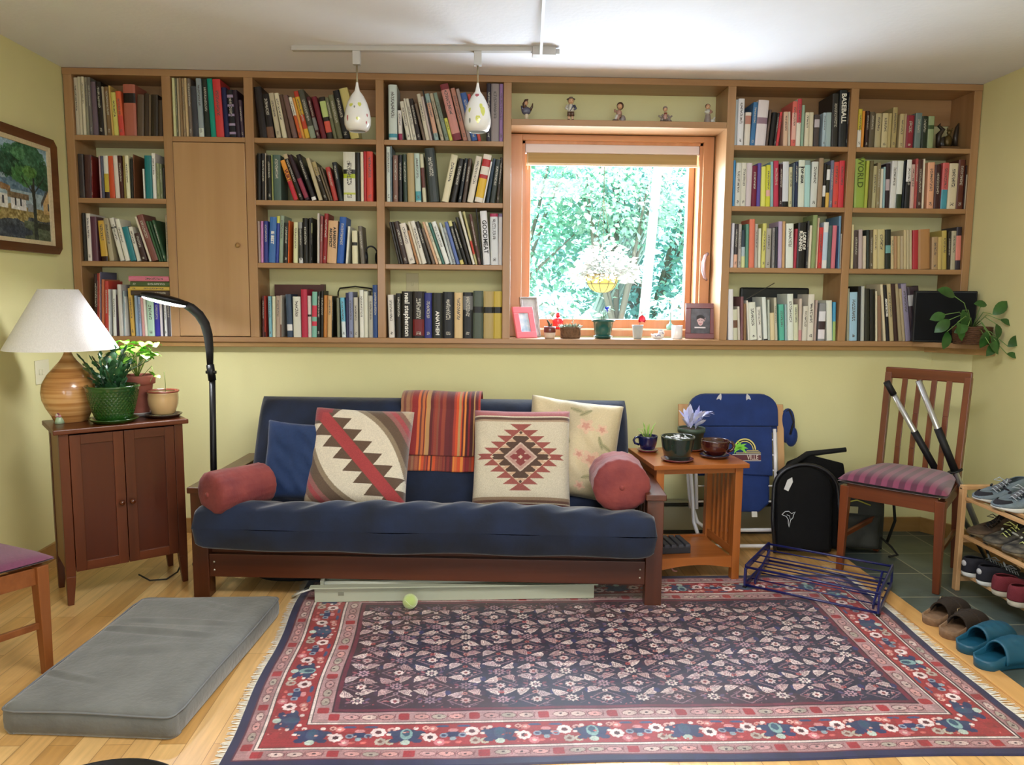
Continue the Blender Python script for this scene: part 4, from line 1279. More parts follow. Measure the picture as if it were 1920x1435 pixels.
# ================================================================== OTHER THINGS IN THE BAYS
# dark carved sculpture, top of the rightmost bay
sc_ = thing('carved_ornament', 'dark carved ornament on a wooden base, top shelf at the far right', 'ornament', (atY(1775, 275, 4.36).x, 4.36, Z_SH[0]+.0004))
dw = pmat('dark_carved_wood', '2a2018', rough=.45, var=.3, vscale=30, coat=.3)
MB().box(-.052, .055, -.035, .035, 0, .022).build('plinth', pmat('ornament_base_wood', '6a4c30', rough=.5), sc_, bevel=.003)
m = MB(); m.tube([(-.05, 0, .022), (-.048, .004, .09), (-.028, 0, .118), (-.055, 0, .14), (-.044, 0, .15)], [.012, .016, .013, .008, .003])
m.tube([(.05, 0, .022), (.047, .002, .08), (.052, 0, .13), (.060, 0, .155)], [.012, .014, .011, .003]); m.ell((0, .01, .05), (.045, .014, .035)); m.build('wings', dw, sc_)
m = MB(); m.ell((.002, -.006, .055), (.022, .016, .034)).ell((.004, -.008, .102), (.013, .012, .016)).tube([(-.008, -.012, .11), (-.012, -.014, .128)], [.006, .001]).tube([(.014, -.012, .11), (.018, -.014, .126)], [.006, .001]); m.build('creature', pmat('ornament_brass', '5a4a28', rough=.35, metal=.5), sc_)
# headphones, third shelf right of the cupboard
hp_ = thing('headphones', 'black over-ear headphones lying beside the books right of the cupboard', 'headphones', (atY(697, 480, 4.36).x, 4.36, Z_SH[2]+.0004), 0.3)
m = MB(); m.tube([(.036*math.cos(a)-.002, .01, .050+.05*math.sin(a)) for a in [PI*k/14-.1 for k in range(15)]], .0045, n=8); m.build('headband', pmat('black_plastic', '15151a', rough=.4), hp_)
for s_ in (-1, 1):
    q = MB(); q.ell((.034*s_, .008, .036), (.014, .030, .0355), None, e=.8); c_ = q.build('ear_cup', pmat('black_plastic'), hp_)
    MB().ell((.047*s_*.99, .008, .036), (.004, .012, .014)).build('cup_disc', pmat('pale_disc', 'b8b4a8', rough=.4), c_)
# long dark instrument case behind the bottom row right of the cupboard
o = MB(); o.box(0, .27, 0, .05, 0, .290).box(.26, .28, -.002, .052, 0, .293)
tag(o.build('storage_case', pmat('maroon_case', '4a2620', rough=.5, var=.2, vscale=9), loc=(-1.20, 4.440, Z_SH[3]+.0004)), 'dark maroon case behind the bottom row of books right of the cupboard', 'case')
m = MB(); m.tube([(-.80, 4.47, 1.4385), (-.70, 4.468, 1.435), (-.645, 4.46, 1.415), (-.60, 4.45, 1.40)], .0035, n=8)
wx = thing('wire_coat_hanger', 'thin dark metal arm sticking up behind the bottom row books, left of the window', 'hanger', (-.85, 4.475, Z_SH[3]))
m = MB(); m.tube([(0, 0, 0), (.002, 0, .25), (.012, 0, .272), (.10, -.002, .283), (.19, -.006, .272), (.245, -.012, .25)], .004, n=8); m.build('arm', pmat('dark_wire_metal', '1c1814', rough=.4, metal=.4), wx)
m = MB(); m.ell((.185, -.012, .262), (.012, .006, .006)); m.build('clip', pmat('pale_clip', 'c8c0b0', rough=.3), wx)
# black flat case behind the white books and a thin stick, bottom shelf right of the window
cb = MB().box(0, .405, 0, .035, 0, .298).build('laptop_case', pmat('black_case', '12161a', rough=.4), loc=(atY(1388, 560, 4.45).x, 4.445, Z_SH[3]+.0004), bevel=.01)
tag(cb, 'black flat case behind the white books on the bottom shelf right of the window', 'case')
m = MB(); a = atY(1398, 562, 4.30); b = atY(1452, 531, 4.40); m.tube([a, b], [.0022, .0022], n=8)
tag(m.build('incense_stick', pmat('dark_stick', '4a443c', rough=.6)), 'thin dark stick poking up from the white books on the bottom shelf', 'stick')
# black speaker on the corner ledge
sp = thing('black_speaker', 'black box speaker at the right end of the bottom shelf, behind the trailing plant', 'speaker', (2.53, 4.205, Z_SH[3]+.0004), math.radians(-18))
bk = pmat('speaker_black', '0e1116', rough=.5, var=.2, vscale=60)
MB().box(-.140, .170, -.024, .030, 0, .285).build('cabinet', bk, sp, bevel=.006)
MB().box(-.132, .162, -.029, -.024, .01, .275).build('grille', pmat('speaker_cloth', '0a0d12', rough=.95, bump=.3, bscale=900), sp, bevel=.003)
# trailing pothos in a basket
pb = thing('trailing_pothos', 'trailing green pothos in a small brown basket on the corner ledge', 'plant', (atY(1820, 640, 4.04).x, 4.035, Z_SH[3]+.0004), math.radians(-35))
bm_ = pmat('woven_basket', '6a4830', rough=.8, c2='4a3020', vscale=60, stretch=(1, 1, 3), bump=.6, bscale=120)
m = MB(); 
for k in range(9): z_ = .006+.0105*k; m.tube([((.082+.010*k/8)*math.cos(a), (.060+.008*k/8)*math.sin(a), z_) for a in [2*PI*j/28 for j in range(28)]], .0065, n=6, closed=True)
m.lathe([(0, .002), (.9, .002), (1.0, .09), (.9, .09)], n=24, M=Matrix.Diagonal((.078, .056, 1, 1))); m.build('basket', bm_, pb)
MB().lathe([(0, .084), (.95, .082)], n=24, M=Matrix.Diagonal((.082, .060, 1, 1))).build('soil', soil, pb)
m = MB(); st = MB(); Mi = pb.matrix_basis.inverted(); Mi = (Matrix.Translation(pb.location) @ Matrix.Rotation(math.radians(-35), 4, 'Z')).inverted()
def wp(x, y, Y): return Mi @ atY(x, y, Y)
o_ = Vector((0, 0, .085))
for px_, py_, Y_, dx, dz, L_ in ((1790, 556, 4.02, -.9, .5, .105), (1805, 582, 4.0, .2, -1, .10), (1772, 590, 4.0, -1, -.2, .085), (1780, 600, 3.98, -.8, -.6, .10), (1776, 622, 3.98, -.1, -1, .095), (1795, 605, 3.95, .4, -.9, .10),
        (1850, 572, 3.98, -1, .25, .07), (1862, 590, 3.93, .8, .9, .10), (1876, 600, 3.92, .7, -.2, .065), (1868, 608, 3.9, .3, -1, .08), (1858, 630, 3.88, .6, -1, .10), (1868, 640, 3.86, -.5, -.8, .09), (1850, 622, 3.9, -.3, -1, .09),
        (1815, 612, 3.95, -.9, -.3, .08), (1890, 650, 3.85, .9, .9, .085), (1888, 664, 3.85, .9, -.1, .06), (1855, 645, 3.85, .6, -.5, .07)):
    p = wp(px_, py_, Y_); mid = (o_+p)/2 + Vector((0, 0, .05 if py_ < 640 else .03)); st.tube([o_, mid, p], .0022, n=5)
    d = (Mi.to_3x3() @ Vector((dx, -.35, dz))); leaf(m, dirM(p, d, 0, Mi.to_3x3() @ Vector((.2, -1, .5))), L_, L_*.6, bend=.35, fold=.12, n=5)
m.build('leaves', pmat('pothos_leaf', '35602a', rough=.35, c2='22461c', vscale=14, coat=.2), pb); st.build('stems', pmat('pothos_stem', '6a8a48', rough=.5), pb)
# ================================================================== CABINET AND WHAT STANDS ON IT
def leafy(name, spec, mat, parent): pass
ch1, ch2 = '643016', '48200e'
chx = wood('cherry_wood_x', ch1, ch2, 'x', rough=.36, coat=.12, scale=6); chz = wood('cherry_wood_z', ch1, ch2, 'z', rough=.36, coat=.12, scale=6)
pnl = wood('cherry_panel', '54220e', '441a0a', 'z', rough=.34, coat=.15, scale=4)
CA = math.radians(36.2)
cab = thing('wooden_cabinet', 'dark cherry two-door cabinet with tapered legs standing by the left wall', 'cabinet', (-1.711, 3.578, 0), CA)
def CL(u, v): return Vector((-1.711 + u*math.cos(CA) - v*math.sin(CA), 3.578 + u*math.sin(CA) + v*math.cos(CA), .7902))
W2, D2, TZ = .254, .146, .79
MB().box(-W2-.022, W2+.022, -D2-.022, D2+.018, TZ-.022, TZ).build('top', chx, cab, bevel=.004)
for sx_ in (-1, 1):
    for sy_ in (-1, 1):
        x, y = sx_*(W2-.019), sy_*(D2-.019)
        m = MB(); m.box(x-.019, x+.019, y-.019, y+.019, .13, TZ-.022)
        m.bar((x, y, .13), (x+sx_*.006, y+sy_*.004, 0), .038, .038, w2=(.024, .024)); m.build('leg', chz, cab, bevel=.002)
for sx_ in (-1, 1): MB().box(sx_*(W2-.010)-.006, sx_*(W2-.010)+.006, -D2+.038, D2-.038, .16, TZ-.022).build('side_panel', pmat('pale_side', '8a6a48', rough=.5), cab)
MB().box(-W2+.038, W2-.038, D2-.02, D2-.01, .16, TZ-.022).build('back_panel', pnl, cab)
MB().box(-W2+.038, W2-.038, -D2+.002, D2-.02, .155, .170).build('bottom_panel', chx, cab)
for sx_ in (-1, 1):
    x0, x1 = (-W2+.040, -.0015) if sx_ < 0 else (.0015, W2-.040)
    z0, z1, y0 = .150, TZ-.030, -D2-.004
    m = MB(); b_ = .042
    m.box(x0, x0+b_, y0, y0+.018, z0, z1).box(x1-b_, x1, y0, y0+.018, z0, z1); d = m.build('door', chz, cab, bevel=.0015)
    for za, zb in ((z0, z0+b_), (z1-b_, z1)): MB().box(x0+b_, x1-b_, y0, y0+.018, za, zb).build('rail', chx, d, bevel=.0015)
    MB().box(x0+b_-.002, x1-b_+.002, y0+.009, y0+.014, z0+b_-.002, z1-b_+.002).build('panel', pnl, d)
    MB().lathe([(0, .026), (.010, .024), (.013, .017), (.010, .010), (.006, .006), (.006, 0)], n=20, M=T(-sx_*-.022 if sx_ > 0 else -.022, y0, .435) @ RX(90)).build('knob', pmat('knob_cherry', '54260f', rough=.25, coat=.5), d)
# table lamp
p = CL(-.168, .085)
lamp = thing('table_lamp', 'table lamp with a banded wooden teardrop base and wide white shade on the cabinet', 'lamp', p, .2)
def lampmat():
    m = bpy.data.materials.new('banded_lamp_wood'); m.use_nodes = True; t = m.node_tree; N = t.nodes; L = t.links; b = N['Principled BSDF']
    b.inputs['Roughness'].default_value = .25; b.inputs['Coat Weight'].default_value = .5
    tc = N.new('ShaderNodeTexCoord'); mp = N.new('ShaderNodeMapping'); mp.inputs['Scale'].default_value = (.6, .6, 22); mp.inputs['Rotation'].default_value = (.06, .03, 0); L.new(tc.outputs['Object'], mp.inputs[0])
    n = N.new('ShaderNodeTexNoise'); n.inputs['Scale'].default_value = 2.2; n.inputs['Detail'].default_value = 5; L.new(mp.outputs[0], n.inputs[0])
    cr = N.new('ShaderNodeValToRGB'); e = cr.color_ramp; e.elements[0].position = .32; e.elements[0].color = lin('9a6434'); e.elements[1].position = .66; e.elements[1].color = lin('dcae74')
    q = e.elements.new(.48); q.color = lin('c08a50'); L.new(n.outputs[0], cr.inputs[0]); L.new(cr.outputs[0], b.inputs['Base Color']); return m
prof = [(0, 0), (.068, 0), (.070, .004)] + [(r_, z_) for r_, z_ in ((.082, .03), (.100, .062), (.114, .10), (.117, .135), (.110, .175), (.088, .215), (.058, .25), (.036, .275), (.023, .295), (.016, .312), (.014, .335), (.014, .345), (0, .346))]
MB().lathe(prof, n=48).build('base', lampmat(), lamp)
sh = MB(); sh.lathe([(.232, .330), (.227, .340), (.080, .598), (.078, .598), (.225, .340), (.230, .330)], n=64, M=T(-.022, -.005, 0))
sh.build('lamp_shade', pmat('white_linen_shade', 'e4e2e4', rough=.8, var=.05, vscale=260, stretch=(1, 1, .06), bump=.12, bscale=400, sss=.0), lamp)
m = MB(); m.tube([(0, 0, .345), (0, 0, .50)], .006).tube([(0, 0, .592), (.054, 0, .595)], .0025).tube([(0, 0, .592), (-.098, .0, .595)], .0025).tube([(0, 0, .50), (0, 0, .60)], .003); m.build('harp', pmat('lamp_brass', '8a7440', rough=.3, metal=.8), lamp)
m = MB(); m.ell((0, 0, .46), (.028, .028, .038)); m.build('bulb', pmat('frosted_bulb', 'e8e6e0', rough=.4), lamp)
# small figurine
t = thing('flower_ornament', 'tiny green and pink ceramic ornament in front of the lamp base', 'ornament', atZ(112, 794, .7902))
MB().lathe([(0, 0), (.020, 0), (.018, .012), (.014, .026), (.012, .030), (0, .031)], n=20).build('body', pmat('pale_green_ceramic', 'a8c0a0', rough=.3, coat=.4), t)
m = MB(); r = random.Random(2)
for k in range(14): a = k*.45; m.ell((.011*math.cos(a), .011*math.sin(a), .034+.006*(k % 3)), (.007, .007, .007), pmat(('pink_ceramic', 'cream_ceramic', 'rose_ceramic')[k % 3], ('c88a98', 'dcd4c4', '8a4a58')[k % 3], rough=.3), 10)
m.build('flowers', None, t)
# green quilted pot with christmas cactus
p = CL(-.02, -.065); gz = pmat('quilted_green_glaze', '204a18', rough=.18, coat=.8, var=.2, vscale=12)
t = thing('green_cactus_pot', 'large quilted green glazed pot with a jagged dark green cactus on the cabinet', 'plant', p, .3)
def quilt():
    m = MB(); NN, KK = 216, 60; vs = []
    for i in range(KK):
        z_ = .012+.148*i/(KK-1); tt = i/(KK-1); r0 = .068+.044*tt**.62
        for j in range(NN):
            a = 2*PI*j/NN; e = 0
            if .12 < tt < .9: e = -.0022*max(abs(math.sin(a*18+tt*PI*6.5))**.4 < .62, abs(math.sin(a*18-tt*PI*6.5))**.4 < .62)
            vs.append(((r0+e)*math.cos(a), (r0+e)*math.sin(a), z_))
    fs = [(i*NN+j, i*NN+(j+1) % NN, (i+1)*NN+(j+1) % NN, (i+1)*NN+j) for i in range(KK-1) for j in range(NN)]
    m.add(vs, fs, None, True); rr = .068+.048-.004; m.lathe([(rr+.001, .159), (rr+.004, .164), (rr+.002, .170), (rr-.006, .170), (rr-.009, .160), (rr-.012, .14)], n=64).lathe([(0, .012), (.068, .012)], n=48); return m
quilt().build('pot', gz, t); MB().lathe([(0, .145), (.103, .143)], n=32).build('soil', soil, t)
saucer(t, .104, .020, gz)
m = MB(); r = random.Random(21)
def jag(p, d, n, L_):
    up = Vector((0, 0, 1))
    for k in range(n):
        M = dirM(p, d, r.uniform(-.5, .5)); w_ = L_*.52
        out = [(0, -.12), (.3, -.42), (.42, -.34), (.66, -.55), (.78, -.42), (1.0, -.22), (1.04, 0), (1.0, .22), (.78, .42), (.66, .55), (.42, .34), (.3, .42), (0, .12)]
        for s_ in (1, -1):
            vs = [(a*L_, b*w_*1.6, 0) for a, b in out] + [(.5*L_, 0, .004*s_)]
            m.add(vs, [((i, (i+1) % 13, 13) if s_ > 0 else ((i+1) % 13, i, 13)) for i in range(13)], None, True, None, M)
        p = p + Vector(d).normalized()*L_*.95; d = Vector(d).normalized() + Vector((r.uniform(-.3, .3), r.uniform(-.3, .3), r.uniform(-.35, .1)))
for k in range(38):
    a = r.uniform(0, 2*PI); q = r.uniform(.0, .05)
    jag(Vector((q*math.cos(a), q*math.sin(a), .143)), (math.cos(a)*r.uniform(.1, .8)-.12, math.sin(a)*r.uniform(.1, .8), 1.2), r.randint(3, 6), r.uniform(.032, .040))
m.build('cactus_segments', pmat('christmas_cactus', '3a6a3c', rough=.35, c2='244a34', vscale=18, coat=.25), t)
# terracotta pot with bright plant, standing behind
p = CL(.115, .068)
t = thing('terracotta_plant_pot', 'tall terracotta pot with bright lime green leaves at the back of the cabinet', 'plant', p)
tc_ = pmat('terracotta', '9a5a4c', rough=.75, var=.15, vscale=14)
pot(t, [(.044, .012), (.047, .016), (.066, .150), (.068, .153), (.077, .155), (.079, .190), (.078, .196)], tc_, .184, .068); saucer(t, .062, .020, pmat('clear_saucer', 'b0a8a4', rough=.2, coat=.3))
m = MB(); st = MB(); r = random.Random(31)
for k in range(26):
    a = r.uniform(0, 2*PI); q = r.uniform(.02, .11); e = Vector((q*math.cos(a), q*math.sin(a)*.8, .30+r.uniform(0, .10)-q*.35)); st.tube([(0, 0, .18), (e.x*.4, e.y*.4, .25), e], .0016, n=4)
    for s_ in range(3): leaf(m, dirM(e, (math.cos(a+s_*1.9-1.9), math.sin(a+s_*1.9-1.9), .15), r.uniform(-.3, .3)), r.uniform(.035, .055), .045, bend=.5, n=4)
e = Vector((.11, -.075, .20)); st.tube([(.03, -.02, .19), (.095, -.06, .245), e], .0014, n=4)
for s_ in range(3): leaf(m, dirM(e, (math.cos(s_*2), -.4, math.sin(s_*2)), .2), .035, .034, n=3)
m.build('leaves', pmat('lime_leaf', '7cc83c', rough=.4, c2='a4dc5c', vscale=12), t); st.build('stems', pmat('lime_stem', '88a848', rough=.5), t)
# beige pot on dark saucer
p = CL(.20, -.035)
t = thing('beige_glazed_pot', 'small beige glazed pot with a brown rim on a dark saucer, right on the cabinet', 'pot', p)
bg_ = pmat('beige_glaze', 'c8a878', rough=.22, coat=.7)
pot(t, [(.046, .014), (.052, .020), (.066, .060), (.069, .090), (.067, .112), (.071, .120)], bg_, .105, .060)
MB().lathe([(.0715, .119), (.0735, .122), (.0725, .127), (.064, .127), (.063, .121)], n=40).build('rim', pmat('brown_rim_glaze', '8a4838', rough=.25, coat=.6), t)
saucer(t, .083, .016, pmat('dark_saucer_glaze', '3a2a22', rough=.25, coat=.6))
m = MB(); m.tube([(.012, 0, .105), (.014, 0, .16), (.010, 0, .215)], .0016, n=5); m.build('twig', pmat('green_twig', '7a8a48', rough=.6), t)

# ================================================================== FLOOR LAMP
fl_x, fl_y = -1.372, 3.86
flm = thing('floor_lamp', 'black gooseneck floor lamp with a lit oval head beside the sofa', 'floor lamp', (fl_x, fl_y, 0))
blk = pmat('satin_black_metal', '121214', rough=.4, metal=.3)
o = Vector((fl_x, fl_y, 0))
MB().lathe([(0, 0), (.115, 0), (.118, .010), (.110, .020), (.02, .024), (.012, .04), (0, .04)], n=40).build('base', blk, flm)
def FP(x, y, Y): return atY(x, y, Y) - o
a = FP(398, 712, fl_y); MB().tube([(0, 0, .03), (.0, 0, .5), (a.x, a.y, a.z)], [.016, .016, .015], n=16).build('pole', blk, flm)
b_ = FP(394, 684, fl_y); m = MB(); m.tube([a - Vector((0, 0, .004)), b_], [.019, .019], n=16); m.tube([(a+b_)/2 + Vector((-.024, -.004, 0)), (a+b_)/2 + Vector((.026, -.004, 0))], .008, n=10); m.build('collar', blk, flm)
pts = [FP(x, y, Y) for x, y, Y in ((394, 684, 3.86), (393, 655, 3.86), (390, 628, 3.85), (384, 607, 3.84), (373, 590, 3.82), (358, 577, 3.80), (345, 570, 3.79))]
MB().tube(pts, [.015, .019, .022, .023, .023, .022, .018], n=16).build('gooseneck', pmat('black_rubber', '17171a', rough=.55), flm)
h0 = FP(352, 573, 3.795); h1 = FP(262, 553, 3.70); hc = (h0+h1)/2; ax = (h1-h0).normalized(); L2 = (h1-h0).length/2
zax = (Vector((0.0, 0.0, 1)) - ax*Vector((0.0, .0, 1)).dot(ax)).normalized()
HM = frame_M(hc, ax, zax)
MB().ell((0, 0, .006), (L2, .055, .021), None, 28, HM, .85).build('lamp_head', blk, flm)
MB().ell((-.002, 0, -.006), (L2*.93, .048, .0135), None, 28, HM, .9).build('diffuser', pmat('lit_diffuser', 'ffffff', rough=.4, emit='f4f6ff', estr=6.0), flm)
d_ = bpy.data.lights.new('floor_lamp_light', 'AREA'); d_.shape = 'ELLIPSE'; d_.size = L2*1.8; d_.size_y = .085; d_.energy = 5.5; d_.color = (.96, .97, 1.0)
lo = bpy.data.objects.new('floor_lamp_light', d_); C.objects.link(lo); lo.parent = flm; lo.matrix_local = HM @ T(0, 0, -.021)

# ================================================================== PAINTING ON THE LEFT WALL
pf = thing('framed_painting', 'framed landscape painting of a large green tree and white houses on the left wall', 'painting', (XL+.001, 3.765, 1.855))
PW, PH = .72, .575          # along the wall, and high
fw = wood('walnut_frame', '6a4020', '4c2a12', 'y', rough=.4, coat=.2)
m = MB()
def ring(m, a, b, h, d, x0, x1, c=.03):
    A = [(-a+c, -b), (a-c, -b), (a, -b+c), (a, b-c), (a-c, b), (-a+c, b), (-a, b-c), (-a, -b+c)]
    B = [(-a+h, -b+h), (a-h, -b+h), (a-h, -b+h), (a-h, b-h), (a-h, b-h), (-a+h, b-h), (-a+h, b-h), (-a+h, -b+h)]
    vs = []
    for x, P_ in ((x0, A), (x1, A), (x1-d, B), (x0, B)): vs += [(x, q[0], q[1]) for q in P_]
    fs = []
    for k in range(3):
        for i in range(8): fs.append((k*8+i, k*8+(i+1) % 8, (k+1)*8+(i+1) % 8, (k+1)*8+i))
    m.add(vs, fs)
ring(m, PW/2, PH/2, .042, .012, 0, .034); m.build('frame', fw, pf)
m = MB(); ring(m, PW/2-.040, PH/2-.040, .022, .004, 0, .022, c=.001); m.build('liner', pmat('cream_linen_liner', 'c8b898', rough=.8, var=.08, vscale=90), pf)
cw, chh = PW/2-.060, PH/2-.060
def paint_canvas():
    W_, H_ = 200, 150; yy, xx = np.mgrid[0:H_, 0:W_]; u = xx/(W_-1)-.13; v = 1-yy/(H_-1)    # u right, v up (as seen)
    rs = np.random.RandomState(3)
    def nz(k, s):
        a = rs.rand(k, k); xi = np.clip((u+.13)*(k-1), 0, k-1.001); yi = np.clip(v*(k-1), 0, k-1.001); x0 = xi.astype(int); y0 = yi.astype(int); fx = xi-x0; fy = yi-y0
        return (a[y0, x0]*(1-fx)*(1-fy)+a[y0, x0+1]*fx*(1-fy)+a[y0+1, x0]*(1-fx)*fy+a[y0+1, x0+1]*fx*fy-.5)*s
    im = np.zeros((H_, W_, 3))
    def put(mask, c, var=.0):
        col = np.array([int(c[i:i+2], 16)/255 for i in (0, 2, 4)]); im[mask] = np.clip(col + (n1[mask][:, None])*var, 0, 1)
    n1 = nz(40, 1)+nz(90, .8); n2 = nz(14, 1); n3 = nz(9, 1)
    put(v > -1, '9ab0bc', .16); put(v > .72+n3*.1, '98b8cc', .2); put((v > .5) & (v < .62+n3*.1), '5a7890', .2)
    put(v < .34+n2*.03, '8a7a4c', .25); put((v < .27+n2*.05) & (v > .12), '9a8a58', .3); put(v < .14+.1*u+n2*.08, '3a4450', .25); put((v < .2) & (u > .5) & (v < .34-.35*u+.12+n2*.05), '54604c', .2)
    for x0, x1, z1, c in ((.0, .12, .56, 'd8d4cc'), (.12, .30, .50, 'dcdcd8'), (.34, .54, .47, 'd8dadc'), (.56, .66, .44, '8a94a0')): put((u > x0) & (u < x1) & (v > .30) & (v < z1-.06), c, .12); 
    put((u < .34) & (v > .49-.1*abs(u-.15)) & (v < .56-.2*abs(u-.17)), '8a6a48', .2); put((u > .30) & (u < .58) & (v > .41) & (v < .47), '7a6a54', .2)
    put((u > .78) & (v > .30) & (v < .62-abs(u-.88)*1.6), 'c0a070', .15); put((u > .75) & (v > .58-abs(u-.88)*1.7) & (v < .63-abs(u-.88)*1.6), '4a4a48', .1)
    for x0 in (.08, .18, .24, .40, .47, .86, .92): put((abs(u-x0) < .012) & (v > .34) & (v < .42), '2c3440', .05)
    put(abs(u-(.66-.10*np.maximum(0, v-.42))) < .022+.03*np.maximum(0, .3-v), '2a3430', .1)
    put(abs(u-(.60+.35*(v-.45))) < .012, '2a3430', .1) if False else None
    for cx, cy, rx, ry, c in ((.50, .80, .30, .17, '2f6a4c'), (.36, .74, .20, .13, '23503c'), (.70, .74, .24, .16, '2c5c40'), (.58, .90, .24, .11, '34684c'), (.52, .66, .18, .10, '3c7040'), (.80, .64, .14, .09, '28543c'), (.46, .88, .10, .07, '4a8058'), (.62, .72, .10, .06, '4c7a3c')):
        put(((u-cx)/rx)**2+((v-cy)/ry)**2 < 1+n1*.5+n2*.6, c, .22)
    put((abs(u-.66) < .014) & (v > .3) & (v < .66) & (n1 > -.35), '26302c', .08); put((abs(u-(.66+(v-.5)*.8)) < .009) & (v > .5) & (v < .7), '26302c', .08); put((abs(u-(.66-(v-.48)*.9)) < .009) & (v > .48) & (v < .66), '26302c', .08)
    put(((u-.42)/.2)**2+((v-.08)/.05)**2 < 1+n1*.3, '2c3848', .15); put(((u-.82)/.2)**2+((v-.16)/.035)**2 < 1+n1*.3, '2a342c', .15)
    for k in range(90): x0, y0 = rs.rand(2); q = (abs(u-x0-(v-y0)*rs.uniform(-1, 1)) < .006) & (abs(v-y0) < .03); im[q] = np.clip(im[q]*rs.uniform(.75, 1.25), 0, 1)
    return im
def s2l(a): return np.where(a <= 0.04045, a/12.92, ((a+0.055)/1.055)**2.4)
def grid_obj(name, P, im, mat, parent=None, loc=None, kind=None):
    """P: (H,W,3) vertex positions; im: (H,W,3) sRGB colours stored per vertex"""
    H_, W_ = P.shape[:2]; me = bpy.data.meshes.new(name); n = H_*W_; nf = (H_-1)*(W_-1)
    me.vertices.add(n); me.vertices.foreach_set('co', P.reshape(-1).astype(np.float32))
    idx = np.arange(n).reshape(H_, W_); f = np.stack([idx[:-1, :-1], idx[1:, :-1], idx[1:, 1:], idx[:-1, 1:]], -1).reshape(-1)
    me.loops.add(nf*4); me.loops.foreach_set('vertex_index', f.astype(np.int32)); me.polygons.add(nf)
    me.polygons.foreach_set('loop_start', np.arange(0, nf*4, 4, dtype=np.int32)); me.polygons.foreach_set('loop_total', np.full(nf, 4, dtype=np.int32))
    me.polygons.foreach_set('use_smooth', np.ones(nf, dtype=bool)); me.update(calc_edges=True); me.validate()
    a = me.color_attributes.new('Col', 'FLOAT_COLOR', 'POINT'); c = np.ones((n, 4), np.float32); c[:, :3] = s2l(im.reshape(-1, 3)); a.data.foreach_set('color', c.reshape(-1))
    me.materials.append(mat); o = bpy.data.objects.new(name, me); C.objects.link(o)
    if parent: o.parent = parent
    if loc is not None: o.location = loc
    return o
im = paint_canvas(); H_, W_ = im.shape[:2]
U, V = np.meshgrid(np.linspace(0, 1, W_), np.linspace(1, 0, H_)); P = np.stack([np.full_like(U, .010), -cw+2*cw*U, -chh+2*chh*V], -1)
grid_obj('canvas', P, im, pmat('oil_paint', attr='Col', rough=.45, bump=.25, bscale=180, coat=.15), pf)

# ================================================================== DINING CHAIRS
oak1, oak2 = '74391a', '582810'
ocz = wood('oak_stain_z', oak1, oak2, 'z', rough=.35, coat=.3, scale=8); ocx = wood('oak_stain_x', oak1, oak2, 'x', rough=.35, coat=.3, scale=8)
def dining_chair(label, loc, rz, fabric, wz=ocz, wx_=ocx, group='dining chairs', pad=1.0, seat=.455):
    t = thing('dining_chair', label, 'chair', loc, rz, group)
    fw_, bw_, dp, sh_ = .235, .185, .205, seat
    for s_ in (-1, 1):
        m = MB(); m.bar((s_*(fw_-.02), -dp+.02, sh_-.01), (s_*(fw_-.012), -dp+.018, 0), .044, .044, w2=(.030, .030)); m.build('leg', wz, t, bevel=.003)
        m = MB(); m.bar((s_*bw_, dp+.012, .50), (s_*(bw_+.006), dp+.065, 0), .034, .040, w2=(.030, .030)); 
        m.bar((s_*bw_, dp+.012, .49), (s_*(bw_+.004), dp+.085, .985), .032, .036); m.build('back_post', wz, t, bevel=.003)
        MB().bar((s_*(fw_-.02), -dp+.03, .185), (s_*(bw_+.003), dp+.035, .20), .016, .024).build('stretcher', wx_, t, bevel=.002)
        MB().bar((s_*(fw_-.022), -dp+.03, sh_-.045), (s_*bw_, dp, sh_-.030), .022, .062).build('side_rail', wx_, t, bevel=.002)
    MB().bar((-fw_+.03, -dp+.012, sh_-.032), (fw_-.03, -dp+.012, sh_-.032), .022, .070).build('front_rail', wx_, t, bevel=.002)
    MB().bar((-bw_+.01, dp+.004, sh_-.045), (bw_-.01, dp+.004, sh_-.045), .022, .06).build('rear_rail', wx_, t, bevel=.002)
    MB().bar((-bw_-.02, dp+.083, .985), (bw_+.02, dp+.083, .985), .024, .058).build('top_rail', wx_, t, bevel=.006)
    for k in range(4):
        x = -.105+.07*k; m = MB(); q = [(x, dp+.008, .44), (x, dp+.020, .60), (x, dp+.045, .78), (x, dp+.078, .965)]
        for i in range(3): m.bar(q[i], q[i+1], .026, .012, up=(0, 1, 0))
        m.build('slat', wz, t, bevel=.002)
    # upholstered seat: a domed pad with rounded corners
    n = 28; P = []
    vs = []; fs = []
    for side in (1, -1):
        for j in range(n+1):
            for i in range(n+1):
                u, v = -1+2*i/n, -1+2*j/n
                hw = fw_+.018 + (bw_-.02-fw_)*(v+1)/2; k = (1-abs(u)**5)*(1-abs(v)**5); k = max(0, k)**.5
                uu = u*(1-.03*abs(v)**6); x = uu*hw; y = v*(dp+.022)*(1-.03*abs(u)**6) - .004
                vs.append((x, y, sh_ + ((.024+.046*k)*pad if side > 0 else (.014-.014*k)*pad)))
        o = 0 if side > 0 else (n+1)**2
        for j in range(n):
            for i in range(n):
                a = o+j*(n+1)+i; f = (a, a+1, a+n+2, a+n+1); fs.append(f if side > 0 else f[::-1])
    MB().add(vs, fs, None, True).build('seat_pad', fabric, t)
    return t
